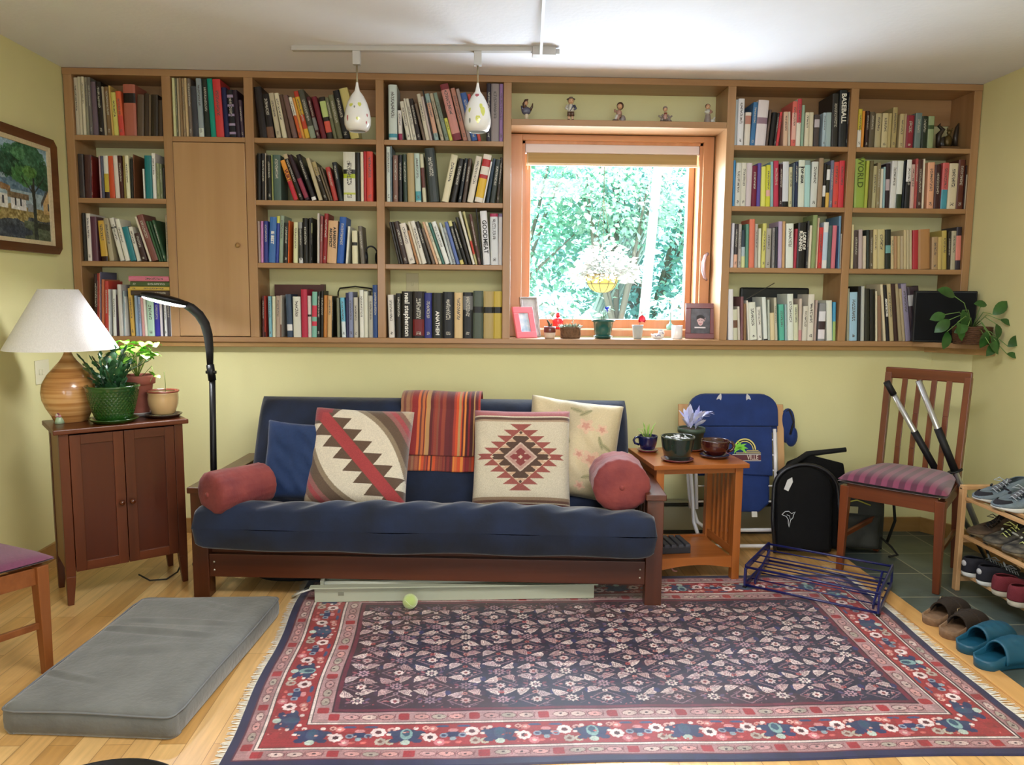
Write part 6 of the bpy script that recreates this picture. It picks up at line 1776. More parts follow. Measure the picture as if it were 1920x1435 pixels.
# ================================================================== RUG (pile colour woven per knot, 3 mm)
RWm, RDm = 2.60, 1.50; RS = .003
def rug_image():
    W_, H_ = int(RWm/RS), int(RDm/RS); im = np.zeros((H_, W_, 3)); rs = np.random.RandomState(7)
    Y, X = np.mgrid[0:H_, 0:W_]; x = (X+.5)*RS; y = (Y+.5)*RS          # metres from the near left corner
    im[:] = hexc('2a1c34')
    e = np.minimum(np.minimum(x, RWm-x), np.minimum(y, RDm-y))
    def fillm(m, c): im[m] = hexc(c)
    fillm(e < .034, '22204a'); fillm((e >= .034) & (e < .040), '5c1c34')
    fillm((e >= .040) & (e < .084), 'a4807e'); fillm((e >= .084) & (e < .088), '241828'); fillm((e >= .088) & (e < .095), 'd8ccc0'); fillm((e >= .095) & (e < .099), '2a1420')
    fillm((e >= .099) & (e < .222), '962a30'); fillm((e >= .222) & (e < .226), '241828'); fillm((e >= .226) & (e < .233), 'd8ccc0'); fillm((e >= .233) & (e < .237), '241828')
    fillm((e >= .237) & (e < .294), 'ac8c8a'); fillm((e >= .294) & (e < .300), '3a1828'); fillm((e >= .300) & (e < .316), '6a2038')
    F0 = .316
    def win(cx, cy, r):
        a, b = max(0, int((cx-r)/RS)), min(W_, int((cx+r)/RS)+2); c, d = max(0, int((cy-r)/RS)), min(H_, int((cy+r)/RS)+2)
        return slice(c, d), slice(a, b)
    def shape(cx, cy, r, fn, c, al=1.0):
        s_ = win(cx, cy, r)
        if im[s_].size == 0: return
        m = fn(x[s_]-cx, y[s_]-cy); sub = im[s_]; cc = hexc(c) if isinstance(c, str) else c; sub[m] = sub[m]*(1-al)+cc*al
    def ell(cx, cy, rx, ry, a, c, al=1.0):
        ca, sa = math.cos(a), math.sin(a); shape(cx, cy, max(rx, ry)*1.1, lambda dx, dy: ((dx*ca+dy*sa)/rx)**2+((-dx*sa+dy*ca)/ry)**2 < 1, c, al)
    def flower(cx, cy, r, c, c2, n=8, depth=.18):
        def fn(dx, dy): return np.hypot(dx, dy) < r*(1+depth*np.cos(n*np.arctan2(dy, dx)))
        shape(cx, cy, r*1.3, fn, c); ell(cx, cy, r*.42, r*.42, 0, c2)
    def seg(x0, y0, x1, y1, w_, c, al=1.0):
        cx, cy = (x0+x1)/2, (y0+y1)/2; L_ = math.hypot(x1-x0, y1-y0); ux, uy = (x1-x0)/L_, (y1-y0)/L_
        shape(cx, cy, L_/2+w_, lambda dx, dy: (np.abs(-dx*uy+dy*ux) < w_/2) & (np.abs(dx*ux+dy*uy) < L_/2), c, al)
    def lf(cx, cy, L_, W2_, a, c, vein='4a2840'):
        # feathered herati leaf: crescent with dark comb lines
        ca, sa = math.cos(a), math.sin(a)
        def fn(dx, dy):
            u = dx*ca+dy*sa; v = -dx*sa+dy*ca; v = v - .35*W2_*(1-(u/(L_/2))**2)*1.2
            return (np.abs(u) < L_/2) & (np.abs(v) < W2_/2*(1-(np.abs(u)/(L_/2))**1.6)) 
        shape(cx, cy, L_*.75, fn, c)
        def fv(dx, dy):
            u = dx*ca+dy*sa; v = -dx*sa+dy*ca; v = v - .35*W2_*(1-(u/(L_/2))**2)*1.2
            return (np.abs(u) < L_*.40) & (np.abs(v) < W2_/2*.75*(1-(np.abs(u)/(L_/2))**1.6)) & (((u*1.0+v*1.4)/.0098 % 1) < .36)
        shape(cx, cy, L_*.75, fv, vein, .75)
    # field: repeating herati (diamond, rosettes, paired leaves)
    cwid, chgt = .1245, .0965; fw_, fh_ = RWm-2*F0, RDm-2*F0
    nx, ny = int(round(fw_/cwid)), int(round(fh_/chgt)); cwid, chgt = fw_/nx, fh_/ny
    inner = im[int(F0/RS):H_-int(F0/RS), int(F0/RS):W_-int(F0/RS)]
    # soft colour abrash in the ground
    gx = np.sin(X*.006+1)+np.sin(Y*.019)+np.sin(X*.013+Y*.004); msk = e >= F0
    base = np.where((gx > .35)[..., None], hexc('3a1c30'), hexc('231c3c')); im[msk] = base[msk]
    cream = ['d6c6bc', 'c8b0a8', 'dccec4', 'b89c98', 'ccbcb8']
    for j in range(-1, ny+1):
        for i in range(-1, nx+1):
            cx, cy = F0+(i+.5)*cwid, F0+(j+.5)*chgt; q = (i+j) % 2; R_ = rs.rand
            if not (F0+.01 < cx < RWm-F0-.01 and F0+.005 < cy < RDm-F0-.005): continue
            jx, jy = rs.uniform(-.004, .004), rs.uniform(-.003, .003); cx += jx; cy += jy
            if q:
                w_, h_ = cwid*.50, chgt*.44
                for a_, b_ in (((-w_, 0), (0, h_)), ((0, h_), (w_, 0)), ((w_, 0), (0, -h_)), ((0, -h_), (-w_, 0))): seg(cx+a_[0], cy+a_[1], cx+b_[0], cy+b_[1], .0042, '94747c', .9)
                flower(cx, cy, .0165, cream[rs.randint(5)], '7c3038'); ell(cx-.034, cy, .007, .005, 0, 'a87474'); ell(cx+.034, cy, .007, .005, 0, 'a87474')
            else:
                flower(cx, cy, .019, ['a08088', '8c7480', 'b09098', 'd8ccc0'][rs.randint(4)], '43304c', 8, .25); flower(cx, cy, .010, '2c2440', 'c0a0a0', 6)
                for s_ in (-1, 1): ell(cx+s_*.033, cy+.008, .010, .006, .6*s_, ['7c4050', '5c4c70', '8c5058'][rs.randint(3)]); ell(cx+s_*.033, cy-.010, .008, .005, -.6*s_, '8a6470')
            # leaf row half a cell up
            ly = cy+chgt*.5
            if ly < RDm-F0-.02:
                c_ = cream[rs.randint(5)]
                v1 = rs.uniform(-.25, .25)+(PI if (i+2*j) % 3 == 0 else 0); v2 = rs.uniform(-.25, .25)+(PI if (2*i+j) % 3 == 1 else 0)
                lf(cx-cwid*.29, ly, .062, .036, (.65 if q else -.65)+v1, c_); lf(cx+cwid*.25, ly-.001, .060, .034, (-.65 if q else .65)+v2, cream[rs.randint(5)])
                ell(cx-.002, ly, .0095, .0085, 0, ['b05050', 'c88880', 'a08890', 'd8c8bc'][rs.randint(4)]); ell(cx-.002, ly, .004, .004, 0, '3a2030')
                ell(cx+cwid*.5, ly, .011, .016, 0, ['2c2c60', '2a2850', '402440'][rs.randint(3)])
            for _ in range(7): ell(cx+rs.uniform(-.06, .06), cy+rs.uniform(-.045, .045), rs.uniform(.0022, .005), rs.uniform(.002, .003), rs.uniform(0, 3), ['a86a70', '7a5878', 'c0a8a8', '9c4650'][rs.randint(4)])
            for _ in range(3):
                a_ = rs.uniform(0, PI); x_, y_ = cx+rs.uniform(-.05, .05), cy+rs.uniform(-.04, .04); seg(x_-.012*math.cos(a_), y_-.012*math.sin(a_), x_+.012*math.cos(a_), y_+.012*math.sin(a_), .0028, ['a08088', '8c6c80', 'b89c98'][rs.randint(3)], .8)
            seg(cx-.045, cy+.022, cx-.02, cy+.034, .0025, '8c6470', .8); seg(cx+.045, cy-.022, cx+.022, cy-.034, .0025, '8c6470', .8)
    # keep motifs inside the field
    # border motifs
    def border(path_len, horiz, pos, near):
        # pos: centre line coordinate of the red band
        n = max(2, int(round((path_len-.5)/.292))); st = (path_len-.5)/n
        def XY(s, t): return (s, pos+t*near) if horiz else (pos+t*near, s)
        for k in range(n+1):
            s0 = .25+k*st
            X_, Y_ = XY(s0, 0)
            for dx, dy, rx, ry, c in ((0, 0, .045, .036, '27305a'), (-.042, .010, .020, .014, '2b3a5c'), (.042, .010, .020, .014, '2b3a5c'), (-.036, -.026, .016, .012, '27305a'), (.036, -.026, .016, .012, '27305a'), (0, .006, .020, .030, '7ea49e' if k % 2 else '3c4a68'), (0, .012, .012, .018, '2f5068'), (0, -.034, .015, .014, 'b0c4b4'),
                    (-.056, .004, .008, .007, 'dccfc4'), (.056, .004, .008, .007, 'dccfc4'), (-.03, .034, .009, .008, 'dccfc4'), (.03, .034, .009, .008, 'dccfc4')):
                a_, b_ = XY(s0+dx, dy*1.15); ell(a_, b_, rx if horiz else ry, ry if horiz else rx, 0, c)
            if k < n:
                for off, t, r_, c, c2 in ((.075, -.012, .020, 'e4d4cc', '4c2430'), (.205, .016, .021, 'e4d4cc', '5c2430'), (.082, .034, .013, 'c87c74', 'e0c0b4'), (.245, -.036, .013, 'b8b8a0', '8a4038'), (.215, -.034, .016, 'b0a898', '7c5048'), (.105, -.040, .015, 'c4787c', 'dcbcb0'), (.06, .040, .010, 'd8a898', '8a3038'), (.245, .030, .012, 'd0a498', '6c3040')):
                    a_, b_ = XY(s0+off*st/.292, t); flower(a_, b_, r_*1.15, c, c2, 8, .06)
                sm = s0+st*.5; 
                for dx, dy, rx, ry, c in ((0, 0, .026, .016, '26305c'), (-.030, -.004, .013, .013, '8a98a4'), (.030, -.004, .013, .013, '8a98a4'), (-.030, -.004, .007, .007, '2c3a60'), (.030, -.004, .007, .007, '2c3a60'), (0, .022, .016, .010, 'c88a88'), (0, -.022, .010, .010, '8ca0a4'), (-.034, .046, .022, .007, '3a4a70'), (.034, .046, .022, .007, '3a4a70'), (-.018, -.040, .010, .006, 'c86860'), (.018, -.040, .010, .006, 'c86860')):
                    a_, b_ = XY(sm+dx, dy); ell(a_, b_, rx if horiz else ry, ry if horiz else rx, 0, c)
            for _ in range(10):
                a_, b_ = XY(s0+rs.uniform(-.14, .14), rs.uniform(-.052, .052)); ell(a_, b_, rs.uniform(.003, .006), rs.uniform(.003, .005), 0, ['c06058', 'b84c48', '7c1c2c', 'd0a090'][rs.randint(4)])
        for cpos, wd in ((-1, .062), (1, .265)):
            pass
    border(RWm, True, .1605, 1); border(RWm, True, RDm-.1605, -1); border(RDm, False, .1605, 1); border(RDm, False, RWm-.1605, -1)
    # guard bands: small hooked motifs, cream cartouches and red squares
    for cpos, hh in ((.062, .018), (.2655, .022)):
        for horiz, L_, other in ((True, RWm, RDm), (False, RDm, RWm)):
            for side in (0, 1):
                c0 = cpos if side == 0 else other-cpos; s = cpos+.02; k = 0
                while s < L_-cpos-.02:
                    def pt(a, b): return (a, b) if horiz else (b, a)
                    if k % 4 == 0:
                        a_, b_ = pt(s+.02, c0); shape(a_, b_, .03, lambda dx, dy: (np.abs(dx if horiz else dy) < .018) & (np.abs(dy if horiz else dx) < hh*.95) & (np.abs(dx)+np.abs(dy) < .032), '9a2c34')
                    else:
                        a_, b_ = pt(s+.02, c0); ell(a_, b_, .027 if horiz else hh*.78, hh*.78 if horiz else .027, 0, '6c4448'); ell(a_, b_, .024 if horiz else hh*.6, hh*.6 if horiz else .024, 0, ['c8b4a8', 'c89890', 'a8a090', 'bc9490'][rs.randint(4)])
                        a_, b_ = pt(s+.02, c0+rs.uniform(-.004, .004)); ell(a_, b_, .0055, .004, 0, '3c2434')
                        a_, b_ = pt(s+.046, c0); seg(*pt(s+.046, c0-hh*.7), *pt(s+.050, c0+hh*.7), .003, '7c4048', .8)
                    s += .058; k += 1
    n = rs.randn(H_, W_, 1)*.05; im *= (1+n)
    bl = rs.rand(H_//12+2, W_//12+2); bl = np.kron(bl, np.ones((12, 12)))[:H_, :W_]; im *= (1+.14*(bl[..., None]-.5))
    # woven rib and wear
    im = np.clip(im*(1+.02*np.sin(Y*1.2)[..., None]), 0, 1)
    im = np.clip(.5+(im-.5)*1.08, 0, 1)*np.array([.90, .87, .90])
    return im
rim_ = rug_image()
H_, W_ = rim_.shape[:2]
# a soft old rug never lies perfectly square: its corners follow where it was kicked to
NLc, NRc, FRc, FLc = Vector((-.778, 2.115)), Vector((1.765, 2.140)), Vector((1.800, 3.655)), Vector((-.855, 3.610))
U, V = np.meshgrid(np.linspace(0, 1, W_), np.linspace(0, 1, H_))
Px = (NLc.x*(1-U)+NRc.x*U)*(1-V)+(FLc.x*(1-U)+FRc.x*U)*V + .006*np.sin(V*14)*(1-U)**3 + .008*np.sin(V*9+1)*U**4
Py = (NLc.y*(1-U)+NRc.y*U)*(1-V)+(FLc.y*(1-U)+FRc.y*U)*V + .005*np.sin(U*17)*(1-V)**3
Pz = .0052 + .0012*np.sin(U*23+V*5)*np.sin(V*13) + .0010*(np.sin(U*60+V*9)*np.sin(V*41))
Pz[0, :] = Pz[-1, :] = .0004; Pz[:, 0] = Pz[:, -1] = .0004
rug = thing('oriental_rug', 'worn oriental rug, red floral border round a dark navy field, in front of the sofa', 'rug')
grid_obj('pile', np.stack([Px, Py, Pz], -1), rim_, pmat('wool_pile', attr='Col', rough=.5, sheen=.3, bump=.15, bscale=700, spec=.6), rug)
m = MB(); r = random.Random(9)
for side, A_, B_ in ((-1, NLc, FLc), (1, NRc, FRc)):
    for k in range(230):
        t_ = (k+.5)/230; p = A_*(1-t_)+B_*t_; L_ = r.uniform(.018, .032)*(1 if side < 0 else 1.5); a = r.uniform(-.4, .4); y_ = p.y
        x_ = p.x + (.006*math.sin(t_*14) if side < 0 else .008*math.sin(t_*9+1))
        q = Vector((x_+side*L_*math.cos(a), y_+L_*math.sin(a), .0015)); m.add([(x_-side*.003, y_-.0028, .0035), (x_-side*.003, y_+.0028, .0035), (q.x, q.y+.002, .0016), (q.x, q.y-.002, .0016)], [(0, 1, 2, 3) if side < 0 else (3, 2, 1, 0)])
o = m.build('fringe', pmat('ivory_fringe', 'd8d2c4', rough=.9, var=.15, vscale=50), rug); o['kind'] = 'stuff'
# ================================================================== SIDE TABLE
oh1, oh2 = 'a8622c', '8c4c1c'
sx_m = wood('honey_oak_x', oh1, oh2, 'x', rough=.35, coat=.3, scale=7); sz_m = wood('honey_oak_z', oh1, oh2, 'z', rough=.35, coat=.3, scale=7); sy_m = wood('honey_oak_y', oh1, oh2, 'y', rough=.35, coat=.3, scale=7)
TA = math.radians(6)
st_ = thing('side_table', 'honey oak mission side table with slatted sides between the sofa and the beach chair', 'table', (1.012, 3.765, 0.0002), TA)
def TL_(u, v): return Vector((1.012+u*math.cos(TA)-v*math.sin(TA), 3.765+u*math.sin(TA)+v*math.cos(TA), .5856))
HWT, HD = .198, .172
MB().box(-.238, .238, -.215, .215, .563, .585).build('top', sx_m, st_, bevel=.003)
for a in (-1, 1):
    for b in (-1, 1): MB().box(a*HWT-.019, a*HWT+.019, b*HD-.019, b*HD+.019, 0, .563).build('leg', sz_m, st_, bevel=.002)
    MB().box(a*HWT-.010, a*HWT+.010, -HD+.019, HD-.019, .515, .563).build('side_rail', sy_m, st_)
    MB().box(a*HWT-.010, a*HWT+.010, -HD+.019, HD-.019, .115, .155).build('side_rail', sy_m, st_)
    for k in range(5): y = -.104+.052*k; MB().box(a*HWT-.006, a*HWT+.006, y-.013, y+.013, .155, .515).build('slat', sz_m, st_, bevel=.001)
for b in (-1, 1):
    MB().box(-HWT+.019, HWT-.019, b*HD-.010, b*HD+.010, .535, .563).build('rail', sx_m, st_)
    pl = [(-HWT+.019, .118), (-HWT+.019, .060)] + [(-HWT+.019+(2*HWT-.038)*t, .060+.020*math.sin(PI*t)) for t in [i/12 for i in range(1, 12)]] + [(HWT-.019, .060), (HWT-.019, .118)]
    MB().prism(pl, -.010, .010, None, T(0, b*HD, 0) @ RX(90)).build('arched_rail', sx_m, st_)
MB().box(-HWT+.019, HWT-.019, -HD+.0102, HD-.0102, .100, .112).build('shelf', sx_m, st_)
bkm = thing('ribbed_black_box', 'ribbed black object lying on the lower shelf of the side table', 'box', TL_(-.085, -.03) - Vector((0, 0, .4732)), TA)
MB().box(-.09, .085, -.075, .075, 0, .038).build('body', pmat('ribbed_black', '26262c', rough=.6), bkm, bevel=.004)
for k in range(5): x = -.074+.036*k; MB().box(x-.013, x+.013, -.078, .078, .030, .048).build('rib', pmat('ribbed_grey', '3a3a42', rough=.6), bkm, bevel=.004)
rg = MB().tube([(.021*math.cos(a), .021*math.sin(a)*.8, .0) for a in [PI*2*k/24 for k in range(20)]], .0045, n=8, M=RX(60)).build('rope_ring', pmat('pink_ring', 'c88a80', rough=.6), loc=(atZ(1279, 1086, .02).x, 3.70, .0245), rot=(0, 0, .5))
tag(rg, 'small open pinkish ring on the rug under the side table', 'toy')

# pots on the side table
def handle(t, x, z, r, mat, s_=1, w_=.006):
    return MB().tube([(x, 0, z+r), (x+s_*r*.8, 0, z+r*.95), (x+s_*r*1.25, 0, z+r*.2), (x+s_*r*.9, 0, z-r*.6), (x-s_*.004, 0, z-r*.95)], w_, n=10).build('handle', mat, t)
maroon = pmat('maroon_saucer', '6a2c3c', rough=.2, coat=.7)
p = atZ(1224, 838, .586)
t = thing('blue_mug_planter', 'dark blue mug shaped planter with yellow-green shoots, leftmost on the side table', 'plant', (TL_(-.165, .115)), 0)
bl_ = pmat('cobalt_glaze', '141c48', rough=.12, coat=.9)
pot(t, [(.030, .012), (.036, .016), (.046, .045), (.050, .075), (.051, .084)], bl_, .072, .044); handle(t, -.048, .055, .020, bl_, -1); saucer(t, .055, .013, maroon)
m = MB(); r = random.Random(6)
for k in range(11): a = r.uniform(0, 6.28); e = Vector((.035*math.cos(a)+r.uniform(-.02, .02), .02*math.sin(a), .10+r.uniform(0, .06))); m.tube([(e.x*.3, e.y*.3, .072), (e.x*.7, e.y*.7, e.z*.88), e], [.0035, .003, .0006], n=5)
m.tube([(-.01, 0, .072), (-.03, 0, .115), (-.055, 0, .118)], [.002, .002, .001], n=5); m.build('shoots', pmat('aloe_green', '9cc060', rough=.45), t)
t = thing('dark_green_planter', 'large dark green glazed pot with white crystals on top, front of the side table', 'pot', (TL_(-.090, -.115)), 0)
dg = pmat('dark_green_glaze', '182420', rough=.12, coat=.9, c2='22342c', vscale=30)
pot(t, [(.060, .012), (.064, .016), (.074, .07), (.080, .112), (.083, .122)], dg, .108, .072); saucer(t, .079, .013, maroon)
m = MB()
for k in range(26): a = r.uniform(0, 6.28); q = r.uniform(0, .06); m.ell((q*math.cos(a), q*math.sin(a), .112), (.007, .006, .005), None, 6)
for q in ((-.02, -.01), (.03, .0)): m.tube([(q[0], q[1], .11), (q[0]+.006, q[1], .125), (q[0]-.004, q[1], .132)], [.004, .003, .001], n=5)
m.build('pebbles', pmat('white_pebbles', 'd0d4d8', rough=.4), t)
t = thing('brown_mug_planter', 'wide dark red-brown mug planter with saucer on the right of the side table', 'pot', (TL_(.125, -.055)), 0)
bw = pmat('oxblood_glaze', '3c1614', rough=.1, coat=.9)
pot(t, [(.040, .014), (.048, .018), (.066, .045), (.070, .070), (.069, .082), (.071, .088)], bw, .072, .062); handle(t, .067, .052, .024, bw, 1, .008); saucer(t, .073, .015, pmat('dark_plum_saucer', '3a1c24', rough=.2, coat=.7))
t = thing('lavender_leaf_pot', 'plastic green pot with pale lilac fleshy leaves at the back of the side table', 'plant', (TL_(.075, .135)), 0)
pot(t, [(.050, .010), (.052, .012), (.066, .095), (.071, .096), (.071, .118)], pmat('grey_green_plastic', '3c4c40', rough=.4), .108, .062); saucer(t, .075, .012, pmat('amber_saucer', '8a4a2c', rough=.3, coat=.5))
m = MB(); r = random.Random(15)
for k in range(34):
    a = r.uniform(0, 6.28); tl = r.uniform(.15, 1); L_ = r.uniform(.05, .085); p0 = Vector((.02*math.cos(a), .02*math.sin(a), .11+r.uniform(0, .06))); leaf(m, dirM(p0, (math.cos(a)*tl+.15, math.sin(a)*tl, 1.15-tl*.7), r.uniform(-.6, .6)), L_, .024, bend=-.15, fold=.3, n=5)
for k in range(6): p0 = Vector((.05+.006*k, 0, .17+.006*k)); leaf(m, dirM(p0, (1, r.uniform(-.6, .4), r.uniform(0, .8)), 0), .045, .022, n=4)
m.build('leaves', pmat('lilac_leaf', 'a8a8dc', rough=.5, c2='d4d8ec', vscale=20), t)

# ================================================================== FOLDED BEACH CHAIR
bcx = thing('folded_beach_chair', 'folded blue beach chair with white tubes and wooden arms leaning on the wall', 'beach chair', (1.385, 4.06, 0), math.radians(0))
Lm = RX(-11)                                        # leans back against the wall
wt = pmat('white_enamel_tube', 'd8d6d8', rough=.25, coat=.5); bf = pmat('royal_blue_canvas', '162f68', rough=.8, var=.12, vscale=14, bump=.3, bscale=40, sheen=.2); wa = wood('pale_arm_wood', 'cba070', 'b88c5c', 'z', rough=.5)
def P_(x, y, z): return Lm @ Vector((x, y, z))
def rr_poly(x0, x1, z0, z1, r, n=6, low=False):
    pts = []
    for cx, cz, a0 in ((x1-r, z1-r, 0), (x0+r, z1-r, 90)):
        for k in range(n+1): a = math.radians(a0+90*k/n); pts.append((cx+r*math.cos(a), cz+r*math.sin(a)))
    return pts + [(x0, z0), (x1, z0)]
# back tube loop, with its fabric sleeve
m = MB(); L1 = rr_poly(-.243, .243, .30, .845, .09); m.tube([P_(x, .02, z) for x, z in L1[:-2]] + [], .011, n=12); m.tube([P_(.243, .02, .775), P_(.243, .02, .22)], .011, n=12); m.tube([P_(-.243, .02, .775), P_(-.243, .02, .22)], .011, n=12); m.build('back_tube', wt, bcx)
def cloth(name, poly, y0, y1, mat=bf, par=bcx, bev=.006):
    vs = [P_(x, y0, z) for x, z in poly] + [P_(x, y1, z) for x, z in poly]; n = len(poly)
    return MB().add(vs, [tuple(range(n)), tuple(range(n, 2*n))[::-1]] + [(i, n+i, n+(i+1) % n, (i+1) % n) for i in range(n)]).build(name, mat, par, bevel=bev)
cloth('back_sling', rr_poly(-.250, .250, .64, .858, .095), -.002, .036)
cloth('lower_sling', [(-.205, .66), (-.205, .40), (.195, .40), (.195, .66)][::-1], -.002, .030)
cloth('head_pocket', rr_poly(-.247, .249, .675, .852, .09), -.020, -.004)
cloth('cooler_pouch', [(-.200, .672), (-.195, .42), (.205, .40), (.205, .672)][::-1], -.036, -.016)
cloth('seat_sling', [(-.12, .44), (-.14, .24), (-.08, .205), (.13, .20), (.19, .25), (.195, .42)][::-1], -.020, .030, bev=.012)
cloth('care_label', [(.085, .175), (.115, .175), (.115, .205), (.085, .205)], -.024, -.018, pmat('white_label', 'd8d4c8', rough=.7), bev=0)
# towel bits clipped on top
m = MB()
for x, d in ((-.075, -1), (.072, 1)): leaf(m, frame_M(P_(x, -.026, .855), P_(d*.022, 0, -.07)-P_(0, 0, 0), (0, -1, 0)), .065, .026, bend=.05, n=4)
m.build('white_strap', pmat('grey_white_strap', 'c8c6c8', rough=.8), bcx)
for s_ in (-1, 1):
    cloth('arm_board', [(s_*.268-.032, .42 if s_ > 0 else .45), (s_*.268+.030, .42 if s_ > 0 else .45), (s_*.268+.030, .80), (s_*.268-.032, .80)], .030, .045, wa, bev=.004)
    m = MB(); x = s_*.222; m.tube([P_(x, -.028, .66), P_(x, -.028, .22)], .010, n=12)
    for k in range(5): m.tube([P_(x, -.028, .60-.085*k), P_(x-s_*.05, -.010, .60-.085*k)], .005, n=8)
    m.build('seat_tube', wt, bcx)
m = MB(); xa = -.255
for o_, zb in ((0, .105), (.028, .022)):
    pts = [P_(xa-.010+o_*.3, .00-o_, .52), P_(xa+o_*.3, -.01-o_, .28), P_(xa+.010, -.02-o_, zb+.13), P_(xa+.035, -.03-o_, zb+.045), P_(xa+.09, -.03-o_, zb+.004), P_(xa+.16, -.03-o_, zb), P_(.235, -.03-o_, zb), P_(.262, -.02-o_, zb+.05), P_(.268, -.01-o_, .30)]
    m = MB(); m.tube(pts, .0105, n=12); m.build('leg_tube', wt, bcx)
m = MB(); m.tube([P_(-.165, -.02, .215), P_(-.13, -.022, .175), P_(-.07, -.022, .150), P_(0, -.02, .145)], .008, n=8); m.build('strap', pmat('grey_webbing', '8c8a84', rough=.8), bcx)
m = MB(); m.tube([P_(-.155, -.03, .42), P_(-.165, -.032, .36), P_(-.145, -.032, .33), P_(-.13, -.03, .40)], .013, n=8); m.build('folded_strap', pmat('grey_white_strap'), bcx)
m = MB(); m.ell(P_(.325, .05, .68), (.042, .030, .10), None, 20, e=.9).ell(P_(.345, .045, .62), (.035, .028, .06)); m.build('carry_bag', bf, bcx)
m = MB(); m.tube([P_(.29, .04, .74), P_(.325, .015, .77), P_(.350, .02, .70), P_(.325, .012, .63)], .006, n=8); m.build('bag_cord', pmat('dark_strap', '14141c', rough=.7), bcx)
# printed badge: sun arch, palm, sea and lettering
MG = Lm @ T(.050, -.0372, .545) @ RX(90)
def arc(r0, r1, mat, z, a0=0, a1=180, n=20):
    P1 = [(r0*math.cos(math.radians(a0+(a1-a0)*k/n)), r0*math.sin(math.radians(a0+(a1-a0)*k/n))) for k in range(n+1)]; P2 = [(r1*math.cos(math.radians(a0+(a1-a0)*k/n)), r1*math.sin(math.radians(a0+(a1-a0)*k/n))) for k in range(n+1)]
    vs = [(x, y, z) for x, y in P1+P2]; return MB().add(vs, [(k, k+1, n+2+k, n+1+k) for k in range(n)], mat, False, None, MG)
yl = pmat('print_yellow', 'd8c878', rough=.7); lm_ = pmat('print_lime', '7ccc40', rough=.7); bk_ = pmat('print_black', '15151c', rough=.7); wh_ = pmat('print_white', 'e0dcd4', rough=.7); mr_ = pmat('print_maroon', '5a2a34', rough=.7)
for r0, r1, mt in ((.062, .055, yl), (.054, .049, bk_), (.048, .044, yl)): arc(r0, r1, mt, .0004).build('sun_arch', mt, bcx)
m = MB()
for a in (15, 50, 95, 140, 172, 205, -20): M = MG @ T(-.028, .008, .001) @ RZ(a); m.add([M @ Vector(v) for v in ((0, -.004, 0), (.026, -.009, 0), (.044, -.014 if a < 90 or a > 300 else .014, 0), (.024, .006, 0), (0, .005, 0))], [(0, 1, 2, 3, 4)])
m.build('palm_leaves', lm_, bcx)
m = MB()
for y, x0, x1 in ((-.006, .01, .075), (-.013, -.01, .082), (-.020, -.05, .088)): m.add([MG @ Vector(v) for v in ((x0, y, .0006), (x1, y, .0006), (x1, y+.003, .0006), (x0, y+.003, .0006))], [(0, 1, 2, 3)])
m.build('sea_lines', yl, bcx)
m = MB(); m.add([MG @ Vector(v) for v in ((-.07, -.028, .0006), (.088, -.028, .0006), (.088, -.0255, .0006), (-.07, -.0255, .0006))], [(0, 1, 2, 3)]).add([MG @ Vector(v) for v in ((-.07, -.062, .0006), (.088, -.062, .0006), (.088, -.0595, .0006), (-.07, -.0595, .0006))], [(0, 1, 2, 3)]); m.build('frame_lines', wh_, bcx)
MB().add([MG @ Vector(v) for v in ((-.07, -.0585, .0004), (.088, -.0585, .0004), (.088, -.0292, .0004), (-.07, -.0292, .0004))], [(0, 1, 2, 3)]).build('letter_ground', mr_, bcx)
text('lettering', 'VILLE', .036, pmat('print_pale', 'c8b8b0', rough=.7), bcx, MG @ T(.042, -.0435, .0009), sx=.75, thick=.0003, bold=.0006)

# baseboard heater
bh = thing('baseboard_heater', 'long low beige baseboard heater on the back wall behind the side table', 'heater', (1.20, YB-.017, 0))
hm = pmat('beige_heater_enamel', '9a9478', rough=.45)
m = MB(); m.box(-.62, .62, -.045, 0, .025, .165); m.build('cover', hm, bh, bevel=.003)
MB().box(-.60, .60, -.040, -.004, .172, .186).build('damper', pmat('dark_heater_gap', '2a2820', rough=.7), bh)
MB().box(-.62, .62, -.052, 0, .190, .198).build('top_lip', hm, bh, bevel=.002); MB().box(-.60, .60, -.036, -.004, 0, .025).build('foot', pmat('dark_heater_gap'), bh)
MB().box(-.605, .605, -.006, 0, .165, .190).build('back_plate', pmat('dark_heater_gap'), bh)

# ================================================================== BLACK FOLDED CARRIER
cr_ = thing('black_folded_carrier', 'black folded fabric seat in a metal frame with a white leaping figure printed on it', 'folding seat', (1.700, 3.93, 0), math.radians(-8))
bk1 = pmat('black_nylon', '050507', rough=.75, bump=.4, bscale=30, spec=.2); Lc = RX(-9)
def slab(name, pts, y0, y1, mat, par, M=Lc, bev=.02):
    n = len(pts); vs = [M @ Vector((x, y0, z)) for x, z in pts] + [M @ Vector((x, y1, z)) for x, z in pts]
    return MB().add(vs, [tuple(range(n)), tuple(range(n, 2*n))[::-1]] + [(i, n+i, n+(i+1) % n, (i+1) % n) for i in range(n)]).build(name, mat, par, bevel=bev, seg=3)
lp = [(.15*math.cos(a), .36+.13*math.sin(a)) for a in [PI*k/14 for k in range(15)]]
slab('padded_seat', [(.145, .03), *lp, (-.145, .03)], -.045, .055, bk1, cr_)
m = MB(); m.tube([Lc @ Vector((x, -.045, z)) for x, z in [(.185, .02), (.182, .20)] + [(.165*math.cos(a)+.005, .36+.135*math.sin(a)) for a in [PI*k/14 for k in range(15)]] + [(-.165, .2), (-.15, .02)]], .0095, n=10); m.build('frame_tube', pmat('dark_grey_tube', '2c2c30', rough=.3, metal=.5), cr_)
slab('side_gusset', [(.10, .04), (.205, .04), (.20, .30), (.16, .42), (.10, .44)], .03, .09, bk1, cr_)
